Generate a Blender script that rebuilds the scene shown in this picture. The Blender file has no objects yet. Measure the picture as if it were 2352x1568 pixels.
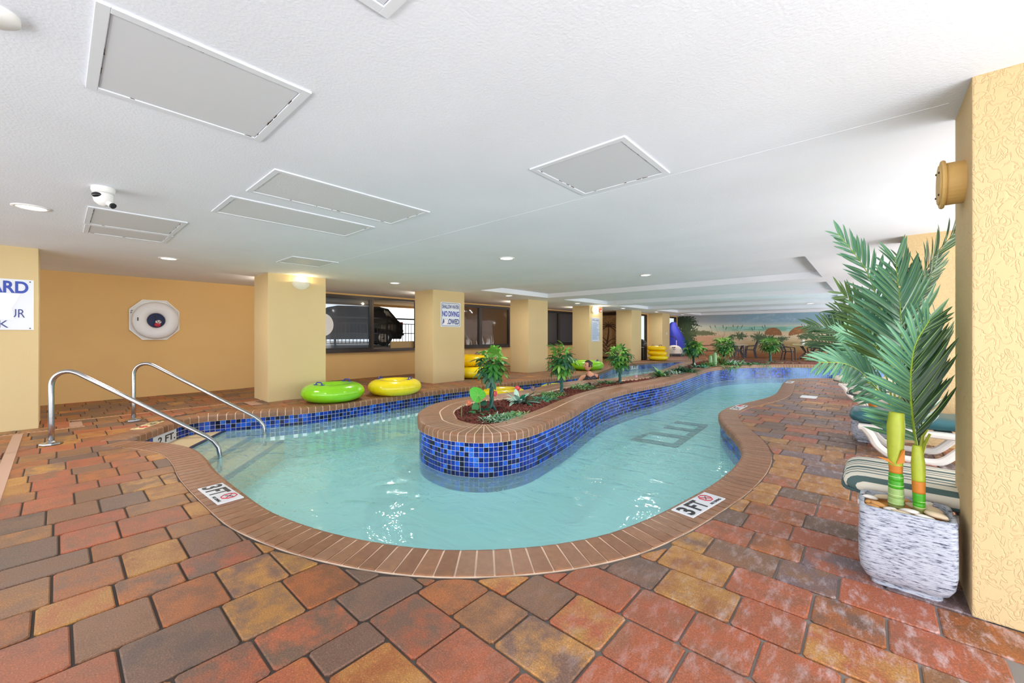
import bpy, bmesh, math, random
import numpy as np
from mathutils import Vector, Matrix, noise as mnoise
from mathutils.geometry import tessellate_polygon

random.seed(7); np.random.seed(7)
scene = bpy.context.scene
COL = bpy.context.scene.collection
PI = math.pi

# ------------------------------------------------------------------ camera
EYE = 1.30
FPX = 928.0
YAW = math.atan2(824.0, FPX)
cam_d = bpy.data.cameras.new('camera'); cam = bpy.data.objects.new('camera', cam_d); COL.objects.link(cam)
cam.location = (0, 0, EYE); cam.rotation_euler = (PI/2, 0, YAW)
cam_d.sensor_width = 36.0; cam_d.lens = FPX/2352*36.0; cam_d.shift_y = -16.0/2352
cam_d.clip_start = 0.05; cam_d.clip_end = 300
scene.camera = cam

# ------------------------------------------------------------------ world, lights, exposure
w = bpy.data.worlds.new('daylight'); scene.world = w; w.use_nodes = True
bg = w.node_tree.nodes['Background']; bg.inputs[0].default_value = (0.93, 0.965, 1.0, 1); bg.inputs[1].default_value = 2.2
scene.view_settings.view_transform = 'Standard'; scene.view_settings.look = 'None'
scene.view_settings.gamma = 1.0; scene.view_settings.use_curve_mapping = False
scene.view_settings.exposure = 0.10
scene.cycles.max_bounces = 8; scene.cycles.diffuse_bounces = 5; scene.cycles.glossy_bounces = 4
scene.cycles.transmission_bounces = 6; scene.cycles.transparent_max_bounces = 12
scene.cycles.use_denoising = True
scene.cycles.sample_clamp_indirect = 4.0
scene.cycles.caustics_reflective = False; scene.cycles.caustics_refractive = False

H = 2.49            # ceiling height
WATER = -0.28
LX = -8.65          # pool-side face of the left column row
BX = -11.35         # window wall behind it
MY = 26.96          # mural wall

def area(name, loc, rot, sx, sy, power, color=(1, 1, 1), portal=False, shape='RECTANGLE', spread=None):
    l = bpy.data.lights.new(name, 'AREA'); l.shape = shape; l.size = sx
    if shape in ('RECTANGLE', 'ELLIPSE'): l.size_y = sy
    l.energy = power; l.color = color
    if portal: l.cycles.is_portal = True
    if spread is not None: l.spread = spread
    o = bpy.data.objects.new(name, l); o.location = loc; o.rotation_euler = rot; COL.objects.link(o); return o
# portals at the open right side and behind the viewer (guide daylight sampling only)
area('portal_right', (3.0, 10.0, 1.1), (0, PI/2, 0), 2.9, 27.0, 1, portal=True)
area('portal_front', (-4.0, -4.0, 1.1), (PI/2, 0, 0), 15.0, 2.9, 1, portal=True)
sun = bpy.data.lights.new('sun', 'SUN'); sun.energy = 8.0; sun.angle = 0.02; sun.color = (1.0, 0.96, 0.9)
so = bpy.data.objects.new('sun', sun); COL.objects.link(so); so.rotation_euler = (math.radians(-28), math.radians(30), 0)
# daylight that comes off the sunlit paving through the open right side and the open side behind the viewer
area('open_side_daylight', (3.1, 13.0, 0.35), (0, PI/2+0.70, 0), 1.2, 30.0, 960, (0.94, 0.97, 1.0))
area('open_front_daylight', (-1.5, -4.0, 0.35), (PI/2+0.75, 0, 0), 9.0, 1.2, 200, (0.94, 0.97, 1.0))
LIGHTS = [(-5.87, -0.16), (-8.22, 1.16), (-8.22, 5.18), (-8.3, 9.2), (-8.35, 13.15), (-8.4, 17.05), (-8.45, 21.0), (-8.45, 24.9),
          (-4.0, 0.65), (-4.25, 4.66), (-3.75, 8.7), (-3.75, 12.3), (-3.84, 16.0), (-3.84, 19.9), (-1.75, 19.2), (-1.2, 15.0)]
LIGHTS_VISIBLE = [0, 1, 2, 3, 4, 5, 6, 7, 9, 10, 12, 14]
for i in LIGHTS_VISIBLE:
    x, y = LIGHTS[i]
    zc = H - 0.03
    area('downlight_lamp', (x, y, zc - 0.012), (0, 0, 0), 0.15, 0.15, 30, (1.0, 0.95, 0.88), shape='DISK')

# ------------------------------------------------------------------ helpers
def gp(u, v, z=0.0):
    """surveyed point: where the sight line of photo pixel (u,v) meets the level z"""
    d = (EYE - z)*FPX/(v - 768.0); l = (u - 1176.0)/FPX*d
    return (-math.sin(YAW)*d + math.cos(YAW)*l, math.cos(YAW)*d + math.sin(YAW)*l)
def gd(u, v, d):
    """surveyed point at forward distance d"""
    l = (u - 1176.0)/FPX*d
    return Vector((-math.sin(YAW)*d + math.cos(YAW)*l, math.cos(YAW)*d + math.sin(YAW)*l, EYE + (768.0 - v)/FPX*d))
def depth(x, y): return -math.sin(YAW)*x + math.cos(YAW)*y

def srgb(r, g, b, a=1.0):
    f = lambda c: (c/255/12.92) if c/255 <= 0.04045 else ((c/255+0.055)/1.055)**2.4
    return (f(r), f(g), f(b), a)

def link(o, parent=None):
    COL.objects.link(o)
    if parent is not None: o.parent = parent
    return o
def tag(o, label=None, cat=None, group=None, kind=None):
    if label: o['label'] = label
    if cat: o['category'] = cat
    if group: o['group'] = group
    if kind: o['kind'] = kind
    return o
def thing(name, label, cat, loc=(0, 0, 0), rotz=0.0, group=None):
    o = bpy.data.objects.new(name, None); o.empty_display_size = 0.1
    COL.objects.link(o); o.location = loc; o.rotation_euler = (0, 0, rotz)
    return tag(o, label, cat, group)
def finish_mesh(me, m, smooth=False):
    if m is not None:
        for mm in (m if isinstance(m, (list, tuple)) else [m]): me.materials.append(mm)
    if smooth: me.polygons.foreach_set('use_smooth', [True]*len(me.polygons))
    me.update(); return me
def obj(name, bm, m, parent=None, smooth=False, loc=None, rot=None, kind=None):
    me = bpy.data.meshes.new(name)
    bm.to_mesh(me); bm.free(); finish_mesh(me, m, smooth)
    o = bpy.data.objects.new(name, me); link(o, parent)
    if loc is not None: o.location = loc
    if rot is not None: o.rotation_euler = rot
    if kind: o['kind'] = kind
    return o
def pyobj(name, verts, faces, m, parent=None, smooth=False, kind=None, loc=None):
    me = bpy.data.meshes.new(name); me.from_pydata(verts, [], faces); finish_mesh(me, m, smooth)
    o = bpy.data.objects.new(name, me); link(o, parent)
    if loc is not None: o.location = loc
    if kind: o['kind'] = kind
    return o
def inst(name, me, parent=None, mat=None, color=None):
    o = bpy.data.objects.new(name, me); link(o, parent)
    if mat is not None: o.matrix_basis = mat
    if color is not None: o.color = color
    return o
def copy_tree(o, parent=None):
    c = o.copy(); COL.objects.link(c); c.parent = parent
    for ch in list(o.children):
        copy_tree(ch, c)
    return c
def box(bm, c, s, rot=None, bev=0.0, mi=0):
    r = bmesh.ops.create_cube(bm, size=1.0)
    vs = r['verts']
    M = Matrix.Translation(c)
    if rot is not None: M = M @ (rot if isinstance(rot, Matrix) else Matrix.Rotation(rot, 4, 'Z'))
    M = M @ Matrix.Diagonal((s[0], s[1], s[2], 1))
    bmesh.ops.transform(bm, matrix=M, verts=vs)
    fs = set(f for v in vs for f in v.link_faces)
    for f in fs: f.material_index = mi
    if bev > 0:
        es = list(set(e for v in vs for e in v.link_edges))
        r = bmesh.ops.bevel(bm, geom=es, offset=bev, segments=2, affect='EDGES', profile=0.6)
        for f in r['faces']: f.material_index = mi
    return vs
def ring(bm, pts): return [bm.verts.new(p) for p in pts]
def bridge(bm, a, b, closed=True, mi=0):
    n = len(a); out = []
    for i in range(n if closed else n-1):
        j = (i+1) % n
        try:
            f = bm.faces.new((a[i], a[j], b[j], b[i])); f.material_index = mi; out.append(f)
        except ValueError: pass
    return out
def lathe(bm, prof, n=20, M=None, mi=0, cap0=True, cap1=True):
    """prof: list of (radius, z)"""
    rs = []
    for r, z in prof:
        pts = [Vector((r*math.cos(2*PI*i/n), r*math.sin(2*PI*i/n), z)) for i in range(n)]
        if M is not None: pts = [M @ p for p in pts]
        rs.append(ring(bm, pts))
    for a, b in zip(rs, rs[1:]): bridge(bm, a, b, mi=mi)
    if cap0 and prof[0][0] > 1e-5: f = bm.faces.new(list(reversed(rs[0]))); f.material_index = mi
    if cap1 and prof[-1][0] > 1e-5: f = bm.faces.new(rs[-1]); f.material_index = mi
def tube(bm, pts, rad, n=8, mi=0, closed=False, flat=None):
    """sweep a circle (or ellipse when flat=(a,b)) along pts; rad scalar or list"""
    pts = [Vector(p) for p in pts]; m = len(pts)
    rads = rad if isinstance(rad, (list, tuple)) else [rad]*m
    tang = []
    for i in range(m):
        a = pts[(i-1) % m] if (closed or i > 0) else pts[i]; b = pts[(i+1) % m] if (closed or i < m-1) else pts[i]
        tang.append((b-a).normalized())
    t0 = tang[0]; up = Vector((0, 0, 1)) if abs(t0.z) < 0.9 else Vector((1, 0, 0))
    nx = t0.cross(up).normalized(); rs = []
    for i in range(m):
        t = tang[i]; nx = (nx - t*nx.dot(t)).normalized(); ny = t.cross(nx)
        fa, fb = flat if flat else (1, 1)
        rs.append(ring(bm, [pts[i] + nx*math.cos(2*PI*k/n)*rads[i]*fa + ny*math.sin(2*PI*k/n)*rads[i]*fb for k in range(n)]))
    for a, b in zip(rs, rs[1:]): bridge(bm, a, b, mi=mi)
    if closed: bridge(bm, rs[-1], rs[0], mi=mi)
    else:
        f = bm.faces.new(list(reversed(rs[0]))); f.material_index = mi
        f = bm.faces.new(rs[-1]); f.material_index = mi
def spline(pts, n=8, closed=False):
    """Catmull-Rom through pts"""
    P = [Vector(p) for p in pts]; out = []; m = len(P)
    for i in range(m if closed else m-1):
        p0 = P[(i-1) % m] if (closed or i > 0) else P[0]*2 - P[1]
        p1 = P[i]; p2 = P[(i+1) % m]
        p3 = P[(i+2) % m] if (closed or i < m-2) else P[m-1]*2 - P[m-2]
        for k in range(n):
            t = k/n
            out.append(0.5*((2*p1) + (p2-p0)*t + (2*p0-5*p1+4*p2-p3)*t*t + (3*p1-p0-3*p2+p3)*t**3))
    if not closed: out.append(P[-1])
    return out
def resample(pts, step, closed=False):
    P = list(pts) + ([pts[0]] if closed else [])
    L = [0.0]
    for a, b in zip(P, P[1:]): L.append(L[-1] + (b-a).length)
    n = max(2, round(L[-1]/step)); out = []; j = 0
    for i in range(n + (0 if closed else 1)):
        s = L[-1]*i/n
        while j < len(L)-2 and L[j+1] < s: j += 1
        t = (s-L[j])/max(1e-9, L[j+1]-L[j]); out.append(P[j].lerp(P[j+1], min(1, t)))
    return out
def normals2(pts, closed=False):
    """left-hand normals of a 2D polyline"""
    m = len(pts); out = []
    for i in range(m):
        a = pts[(i-1) % m] if (closed or i > 0) else pts[i]; b = pts[(i+1) % m] if (closed or i < m-1) else pts[i]
        t = (b-a); t.normalize(); out.append(Vector((-t.y, t.x)))
    return out
def inside(p, poly):
    x, y = p[0], p[1]; c = False; n = len(poly); j = n-1
    for i in range(n):
        xi, yi = poly[i][0], poly[i][1]; xj, yj = poly[j][0], poly[j][1]
        if (yi > y) != (yj > y) and x < (xj-xi)*(y-yi)/(yj-yi)+xi: c = not c
        j = i
    return c

# ------------------------------------------------------------------ materials
def NM(name):
    m = bpy.data.materials.new(name); m.use_nodes = True; nt = m.node_tree
    return m, nt, nt.nodes['Principled BSDF']
def N(nt, t, **kw):
    n = nt.nodes.new(t)
    for k, v in kw.items(): setattr(n, k, v)
    return n
def mat(name, color, rough=0.5, metal=0.0, bump=None, var=None, spec=None, coat=0.0, emit=None, alpha=None, trans=0.0):
    """bump=(scale,strength[,detail]); var=(scale,amount) multiplies the colour by noise"""
    m, nt, b = NM(name)
    b.inputs['Base Color'].default_value = color; b.inputs['Roughness'].default_value = rough; b.inputs['Metallic'].default_value = metal
    if spec is not None: b.inputs['Specular IOR Level'].default_value = spec
    if coat: b.inputs['Coat Weight'].default_value = coat
    if trans: b.inputs['Transmission Weight'].default_value = trans
    if alpha is not None: b.inputs['Alpha'].default_value = alpha
    if emit: b.inputs['Emission Color'].default_value = emit[0]; b.inputs['Emission Strength'].default_value = emit[1]
    if bump or var:
        tc = N(nt, 'ShaderNodeTexCoord')
    if bump:
        nz = N(nt, 'ShaderNodeTexNoise'); nz.inputs['Scale'].default_value = bump[0]; nz.inputs['Detail'].default_value = bump[2] if len(bump) > 2 else 3
        nt.links.new(tc.outputs['Object'], nz.inputs['Vector'])
        bp = N(nt, 'ShaderNodeBump'); bp.inputs['Strength'].default_value = bump[1]; bp.inputs['Distance'].default_value = 0.01
        nt.links.new(nz.outputs['Fac'], bp.inputs['Height']); nt.links.new(bp.outputs['Normal'], b.inputs['Normal'])
    if var:
        nz = N(nt, 'ShaderNodeTexNoise'); nz.inputs['Scale'].default_value = var[0]; nz.inputs['Detail'].default_value = 4
        nt.links.new(tc.outputs['Object'], nz.inputs['Vector'])
        mr = N(nt, 'ShaderNodeMapRange'); mr.inputs['From Min'].default_value = 0.3; mr.inputs['From Max'].default_value = 0.7
        mr.inputs['To Min'].default_value = 1-var[1]; mr.inputs['To Max'].default_value = 1+var[1]
        nt.links.new(nz.outputs['Fac'], mr.inputs['Value'])
        mx = N(nt, 'ShaderNodeMix', data_type='RGBA', blend_type='MULTIPLY'); mx.inputs['Factor'].default_value = 1
        mx.inputs['A'].default_value = color; nt.links.new(mr.outputs['Result'], mx.inputs['B'])
        nt.links.new(mx.outputs['Result'], b.inputs['Base Color'])
    return m
def ramp(nt, stops, fac=None, interp='LINEAR'):
    r = N(nt, 'ShaderNodeValToRGB'); r.color_ramp.interpolation = interp
    el = r.color_ramp.elements
    while len(el) > 1: el.remove(el[-1])
    el[0].position = stops[0][0]; el[0].color = stops[0][1]
    for p, c in stops[1:]:
        e = el.new(p); e.color = c
    if fac is not None: nt.links.new(fac, r.inputs['Fac'])
    return r
def stucco(name, color, worm=0.0, scale=60, strength=0.25):
    m, nt, b = NM(name)
    b.inputs['Roughness'].default_value = 0.85
    tc = N(nt, 'ShaderNodeTexCoord')
    nz = N(nt, 'ShaderNodeTexNoise'); nz.inputs['Scale'].default_value = scale; nz.inputs['Detail'].default_value = 4
    nt.links.new(tc.outputs['Object'], nz.inputs['Vector'])
    big = N(nt, 'ShaderNodeTexNoise'); big.inputs['Scale'].default_value = 1.3; big.inputs['Detail'].default_value = 3
    nt.links.new(tc.outputs['Object'], big.inputs['Vector'])
    mr = N(nt, 'ShaderNodeMapRange'); mr.inputs['To Min'].default_value = 0.93; mr.inputs['To Max'].default_value = 1.06
    nt.links.new(big.outputs['Fac'], mr.inputs['Value'])
    mx = N(nt, 'ShaderNodeMix', data_type='RGBA', blend_type='MULTIPLY'); mx.inputs['Factor'].default_value = 1
    mx.inputs['A'].default_value = color; nt.links.new(mr.outputs['Result'], mx.inputs['B'])
    nt.links.new(mx.outputs['Result'], b.inputs['Base Color'])
    bp = N(nt, 'ShaderNodeBump'); bp.inputs['Strength'].default_value = strength; bp.inputs['Distance'].default_value = 0.004
    nt.links.new(nz.outputs['Fac'], bp.inputs['Height'])
    last = bp
    if worm > 0:
        wn = N(nt, 'ShaderNodeTexNoise'); wn.inputs['Scale'].default_value = 24; wn.inputs['Detail'].default_value = 1.5; wn.inputs['Distortion'].default_value = 1.1
        mp = N(nt, 'ShaderNodeMapping'); mp.inputs['Scale'].default_value = (1.3, 1.3, 0.8)
        nt.links.new(tc.outputs['Object'], mp.inputs['Vector']); nt.links.new(mp.outputs['Vector'], wn.inputs['Vector'])
        rr = ramp(nt, [(0.0, (1, 1, 1, 1)), (0.45, (1, 1, 1, 1)), (0.5, (0, 0, 0, 1)), (0.55, (1, 1, 1, 1)), (1, (1, 1, 1, 1))], wn.outputs['Fac'])
        b2 = N(nt, 'ShaderNodeBump'); b2.inputs['Strength'].default_value = worm; b2.inputs['Distance'].default_value = 0.006
        nt.links.new(rr.outputs['Color'], b2.inputs['Height']); nt.links.new(bp.outputs['Normal'], b2.inputs['Normal']); last = b2
    nt.links.new(last.outputs['Normal'], b.inputs['Normal'])
    return m

M_ceiling = stucco('ceiling_plaster', srgb(236, 240, 250), scale=75, strength=0.5)
M_column = stucco('ochre_stucco', srgb(212, 190, 144))
M_column_worm = stucco('ochre_worm_stucco', srgb(212, 184, 138), worm=0.5)
M_wall = stucco('orange_ochre_stucco', srgb(218, 180, 120))
M_white = mat('white_paint', srgb(236, 236, 236), 0.5)
M_panel = mat('panel_grey_white', srgb(214, 217, 224), 0.6)
M_pframe = mat('panel_frame_paint', srgb(224, 228, 236), 0.7)
M_panel_rough = mat('panel_textured', srgb(222, 223, 228), 0.8, bump=(120, 0.5))
M_chip = mat('chipped_rust', srgb(70, 48, 36), 0.8)
M_grout = mat('white_grout', srgb(206, 208, 214), 0.8)
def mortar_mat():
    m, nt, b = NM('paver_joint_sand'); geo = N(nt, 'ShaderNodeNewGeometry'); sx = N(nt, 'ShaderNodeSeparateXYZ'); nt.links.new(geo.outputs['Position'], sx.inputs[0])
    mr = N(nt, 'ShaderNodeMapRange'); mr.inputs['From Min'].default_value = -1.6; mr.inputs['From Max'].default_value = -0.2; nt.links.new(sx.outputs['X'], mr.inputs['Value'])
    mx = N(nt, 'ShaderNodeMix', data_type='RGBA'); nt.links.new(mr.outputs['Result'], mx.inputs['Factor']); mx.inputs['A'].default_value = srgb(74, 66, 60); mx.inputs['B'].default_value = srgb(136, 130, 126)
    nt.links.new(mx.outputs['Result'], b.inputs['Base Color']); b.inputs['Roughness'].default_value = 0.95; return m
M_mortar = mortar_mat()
M_coping_mortar = mat('coping_mortar', srgb(236, 208, 184), 0.9)
M_frame = mat('dark_bronze_frame', srgb(58, 46, 40), 0.4, 0.3)
M_frame_black = mat('black_frame', srgb(32, 31, 34), 0.4, 0.2)
M_steel = mat('brushed_steel', srgb(190, 192, 196), 0.22, 1.0)
M_black = mat('black_plastic', srgb(30, 32, 36), 0.4)
M_dark_grey = mat('dark_grey', srgb(70, 74, 80), 0.5)
M_concrete = mat('garage_concrete', srgb(120, 116, 110), 0.9, var=(3, 0.15))
M_sign_white = mat('sign_white', srgb(224, 230, 240), 0.35)
M_sign_blue = mat('sign_blue', srgb(20, 62, 170), 0.4)
M_sign_navy = mat('sign_navy', srgb(38, 52, 128), 0.4)
M_sign_black = mat('sign_black', srgb(35, 35, 38), 0.5)
M_sign_red = mat('sign_red', srgb(190, 30, 50), 0.5)
M_lamp = mat('lamp_glow', srgb(255, 250, 240), 0.5, emit=((1, 0.96, 0.88, 1), 6.0))
M_lava = mat('lava_rock', srgb(110, 56, 46), 0.95, bump=(60, 1.0), var=(9, 0.35))

# pavers: per-paver base colour, mottled inside each stone, pale streaks toward the open side
def paver_mat():
    m, nt, b = NM('clay_pavers')
    at = N(nt, 'ShaderNodeAttribute'); at.attribute_name = 'Col'
    at2 = N(nt, 'ShaderNodeAttribute'); at2.attribute_name = 'Col2'
    geo = N(nt, 'ShaderNodeNewGeometry')
    n1 = N(nt, 'ShaderNodeTexNoise'); n1.inputs['Scale'].default_value = 6.5; n1.inputs['Detail'].default_value = 5; n1.inputs['Roughness'].default_value = 0.65
    nt.links.new(geo.outputs['Position'], n1.inputs['Vector'])
    r1 = ramp(nt, [(0.42, (0, 0, 0, 1)), (0.62, (1, 1, 1, 1))], n1.outputs['Fac'])
    m1 = N(nt, 'ShaderNodeMix', data_type='RGBA'); nt.links.new(r1.outputs['Color'], m1.inputs['Factor'])
    nt.links.new(at.outputs['Color'], m1.inputs['A']); nt.links.new(at2.outputs['Color'], m1.inputs['B'])
    n2 = N(nt, 'ShaderNodeTexNoise'); n2.inputs['Scale'].default_value = 170; n2.inputs['Detail'].default_value = 2
    nt.links.new(geo.outputs['Position'], n2.inputs['Vector'])
    r2 = ramp(nt, [(0.3, (0.72, 0.72, 0.72, 1)), (0.52, (1, 1, 1, 1)), (0.66, (1.3, 1.26, 1.18, 1)), (0.76, (2.0, 1.85, 1.6, 1))], n2.outputs['Fac'])
    m2 = N(nt, 'ShaderNodeMix', data_type='RGBA', blend_type='MULTIPLY'); m2.inputs['Factor'].default_value = 1
    nt.links.new(m1.outputs['Result'], m2.inputs['A']); nt.links.new(r2.outputs['Color'], m2.inputs['B'])
    # streaky white haze, strongest close to the open side
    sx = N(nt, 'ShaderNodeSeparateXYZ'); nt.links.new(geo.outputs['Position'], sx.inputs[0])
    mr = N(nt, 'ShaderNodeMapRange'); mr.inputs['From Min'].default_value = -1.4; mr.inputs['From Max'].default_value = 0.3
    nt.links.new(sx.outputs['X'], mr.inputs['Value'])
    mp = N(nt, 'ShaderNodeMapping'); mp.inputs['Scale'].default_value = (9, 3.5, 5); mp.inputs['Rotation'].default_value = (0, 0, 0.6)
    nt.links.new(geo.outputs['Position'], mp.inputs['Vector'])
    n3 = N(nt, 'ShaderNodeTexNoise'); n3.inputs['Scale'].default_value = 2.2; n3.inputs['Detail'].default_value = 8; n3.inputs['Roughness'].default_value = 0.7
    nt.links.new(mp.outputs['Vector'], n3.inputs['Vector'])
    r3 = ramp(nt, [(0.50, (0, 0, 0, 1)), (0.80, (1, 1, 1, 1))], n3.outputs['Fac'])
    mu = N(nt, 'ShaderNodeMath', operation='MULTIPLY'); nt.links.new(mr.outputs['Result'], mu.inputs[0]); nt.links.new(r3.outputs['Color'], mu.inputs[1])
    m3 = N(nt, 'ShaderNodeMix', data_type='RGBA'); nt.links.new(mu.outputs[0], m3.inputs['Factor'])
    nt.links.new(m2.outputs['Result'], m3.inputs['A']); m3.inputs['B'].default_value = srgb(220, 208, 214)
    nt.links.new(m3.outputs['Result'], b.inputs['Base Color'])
    b.inputs['Roughness'].default_value = 0.48; b.inputs['Specular IOR Level'].default_value = 0.4
    bp = N(nt, 'ShaderNodeBump'); bp.inputs['Strength'].default_value = 0.35; bp.inputs['Distance'].default_value = 0.003
    n4 = N(nt, 'ShaderNodeTexNoise'); n4.inputs['Scale'].default_value = 120; n4.inputs['Detail'].default_value = 5
    nt.links.new(geo.outputs['Position'], n4.inputs['Vector'])
    nt.links.new(n4.outputs['Fac'], bp.inputs['Height']); nt.links.new(bp.outputs['Normal'], b.inputs['Normal'])
    return m
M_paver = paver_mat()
def brick_mat():
    m, nt, b = NM('coping_brick')
    oi = N(nt, 'ShaderNodeObjectInfo')
    geo = N(nt, 'ShaderNodeNewGeometry')
    r = ramp(nt, [(0, srgb(134, 92, 64)), (0.5, srgb(152, 106, 76)), (1, srgb(146, 108, 82))], oi.outputs['Random'])
    n1 = N(nt, 'ShaderNodeTexNoise'); n1.inputs['Scale'].default_value = 22; n1.inputs['Detail'].default_value = 5
    nt.links.new(geo.outputs['Position'], n1.inputs['Vector'])
    r2 = ramp(nt, [(0.3, (0.82, 0.8, 0.78, 1)), (0.55, (1, 1, 1, 1)), (0.75, (1.18, 1.16, 1.16, 1))], n1.outputs['Fac'])
    mx = N(nt, 'ShaderNodeMix', data_type='RGBA', blend_type='MULTIPLY'); mx.inputs['Factor'].default_value = 1
    nt.links.new(r.outputs['Color'], mx.inputs['A']); nt.links.new(r2.outputs['Color'], mx.inputs['B'])
    nt.links.new(mx.outputs['Result'], b.inputs['Base Color']); b.inputs['Roughness'].default_value = 0.45
    n2 = N(nt, 'ShaderNodeTexNoise'); n2.inputs['Scale'].default_value = 90; nt.links.new(geo.outputs['Position'], n2.inputs['Vector'])
    bp = N(nt, 'ShaderNodeBump'); bp.inputs['Strength'].default_value = 0.25; bp.inputs['Distance'].default_value = 0.003
    nt.links.new(n2.outputs['Fac'], bp.inputs['Height']); nt.links.new(bp.outputs['Normal'], b.inputs['Normal'])
    return m
M_brick = brick_mat()
BLUES = [(0.0, srgb(8, 14, 40)), (0.16, srgb(10, 26, 78)), (0.34, srgb(10, 48, 140)), (0.5, srgb(8, 34, 110)), (0.62, srgb(16, 70, 196)), (0.78, srgb(10, 44, 150)), (0.9, srgb(22, 92, 220)), (1.0, srgb(60, 120, 220))]
def tile_mat(name, mass):
    m, nt, b = NM(name)
    if mass:
        s = N(nt, 'ShaderNodeAttribute'); s.attribute_name = 'rnd'; fac = s.outputs['Fac']
    else:
        s = N(nt, 'ShaderNodeObjectInfo'); fac = s.outputs['Random']
    r = ramp(nt, BLUES, fac)
    geo = N(nt, 'ShaderNodeNewGeometry')
    n1 = N(nt, 'ShaderNodeTexNoise'); n1.inputs['Scale'].default_value = 55; n1.inputs['Detail'].default_value = 3
    nt.links.new(geo.outputs['Position'], n1.inputs['Vector'])
    r2 = ramp(nt, [(0.35, (0.6, 0.6, 0.6, 1)), (0.7, (1.5, 1.5, 1.5, 1))], n1.outputs['Fac'])
    mx = N(nt, 'ShaderNodeMix', data_type='RGBA', blend_type='MULTIPLY'); mx.inputs['Factor'].default_value = 1
    nt.links.new(r.outputs['Color'], mx.inputs['A']); nt.links.new(r2.outputs['Color'], mx.inputs['B'])
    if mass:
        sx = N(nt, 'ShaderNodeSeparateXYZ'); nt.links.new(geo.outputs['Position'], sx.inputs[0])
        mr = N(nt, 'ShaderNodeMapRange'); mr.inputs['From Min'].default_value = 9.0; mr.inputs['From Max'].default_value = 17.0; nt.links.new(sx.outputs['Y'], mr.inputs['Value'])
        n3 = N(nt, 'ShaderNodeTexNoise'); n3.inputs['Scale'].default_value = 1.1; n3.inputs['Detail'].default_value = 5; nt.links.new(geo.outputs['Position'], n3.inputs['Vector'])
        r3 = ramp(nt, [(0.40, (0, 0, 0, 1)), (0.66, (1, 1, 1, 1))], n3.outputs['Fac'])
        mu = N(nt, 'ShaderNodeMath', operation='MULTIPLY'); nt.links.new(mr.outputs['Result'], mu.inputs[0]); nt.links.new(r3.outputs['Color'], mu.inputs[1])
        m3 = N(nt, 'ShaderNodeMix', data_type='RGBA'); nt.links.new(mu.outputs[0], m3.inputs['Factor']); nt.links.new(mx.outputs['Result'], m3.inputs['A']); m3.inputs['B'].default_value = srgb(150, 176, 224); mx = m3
    nt.links.new(mx.outputs['Result'], b.inputs['Base Color']); b.inputs['Roughness'].default_value = 0.12
    return m
M_tile = tile_mat('blue_glass_tile', False); M_tile_mass = tile_mat('blue_glass_tile_rows', True)
def plaster_mat():
    m, nt, b = NM('pool_plaster')
    b.inputs['Base Color'].default_value = srgb(196, 242, 242); b.inputs['Roughness'].default_value = 0.8
    return m
M_plaster = plaster_mat()
def water_mat():
    m, nt, b = NM('pool_water'); nt.nodes.remove(b)
    out = nt.nodes['Material Output']
    tr = N(nt, 'ShaderNodeBsdfTransparent'); tr.inputs['Color'].default_value = (0.97, 1.0, 0.99, 1)
    gl = N(nt, 'ShaderNodeBsdfGlossy'); gl.inputs['Roughness'].default_value = 0.03
    fr = N(nt, 'ShaderNodeFresnel'); fr.inputs['IOR'].default_value = 1.33
    geo = N(nt, 'ShaderNodeNewGeometry')
    mp = N(nt, 'ShaderNodeMapping'); mp.inputs['Scale'].default_value = (1.0, 1.6, 1.0); mp.inputs['Rotation'].default_value = (0, 0, 0.5)
    nt.links.new(geo.outputs['Position'], mp.inputs['Vector'])
    n1 = N(nt, 'ShaderNodeTexNoise'); n1.inputs['Scale'].default_value = 2.6; n1.inputs['Detail'].default_value = 3; n1.inputs['Distortion'].default_value = 1.2
    nt.links.new(mp.outputs['Vector'], n1.inputs['Vector'])
    bp = N(nt, 'ShaderNodeBump'); bp.inputs['Strength'].default_value = 0.45; bp.inputs['Distance'].default_value = 0.05
    nt.links.new(n1.outputs['Fac'], bp.inputs['Height'])
    nt.links.new(bp.outputs['Normal'], gl.inputs['Normal']); nt.links.new(bp.outputs['Normal'], fr.inputs['Normal'])
    # milky body of the chlorinated water
    df = N(nt, 'ShaderNodeBsdfDiffuse'); df.inputs['Color'].default_value = srgb(186, 242, 244)
    mb = N(nt, 'ShaderNodeMixShader'); mb.inputs['Fac'].default_value = 0.36
    nt.links.new(tr.outputs[0], mb.inputs[1]); nt.links.new(df.outputs[0], mb.inputs[2])
    inv = N(nt, 'ShaderNodeMath', operation='SUBTRACT'); inv.inputs[0].default_value = 1.0; nt.links.new(geo.outputs['Backfacing'], inv.inputs[1])
    ff = N(nt, 'ShaderNodeMath', operation='MULTIPLY'); nt.links.new(fr.outputs[0], ff.inputs[0]); nt.links.new(inv.outputs[0], ff.inputs[1])
    mx = N(nt, 'ShaderNodeMixShader'); nt.links.new(ff.outputs[0], mx.inputs['Fac'])
    nt.links.new(mb.outputs[0], mx.inputs[1]); nt.links.new(gl.outputs[0], mx.inputs[2])
    nt.links.new(mx.outputs[0], out.inputs['Surface'])
    va = N(nt, 'ShaderNodeVolumeAbsorption'); va.inputs['Color'].default_value = (0.50, 0.90, 0.88, 1); va.inputs['Density'].default_value = 0.20
    nt.links.new(va.outputs[0], out.inputs['Volume'])
    return m
M_water = water_mat()

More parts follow.
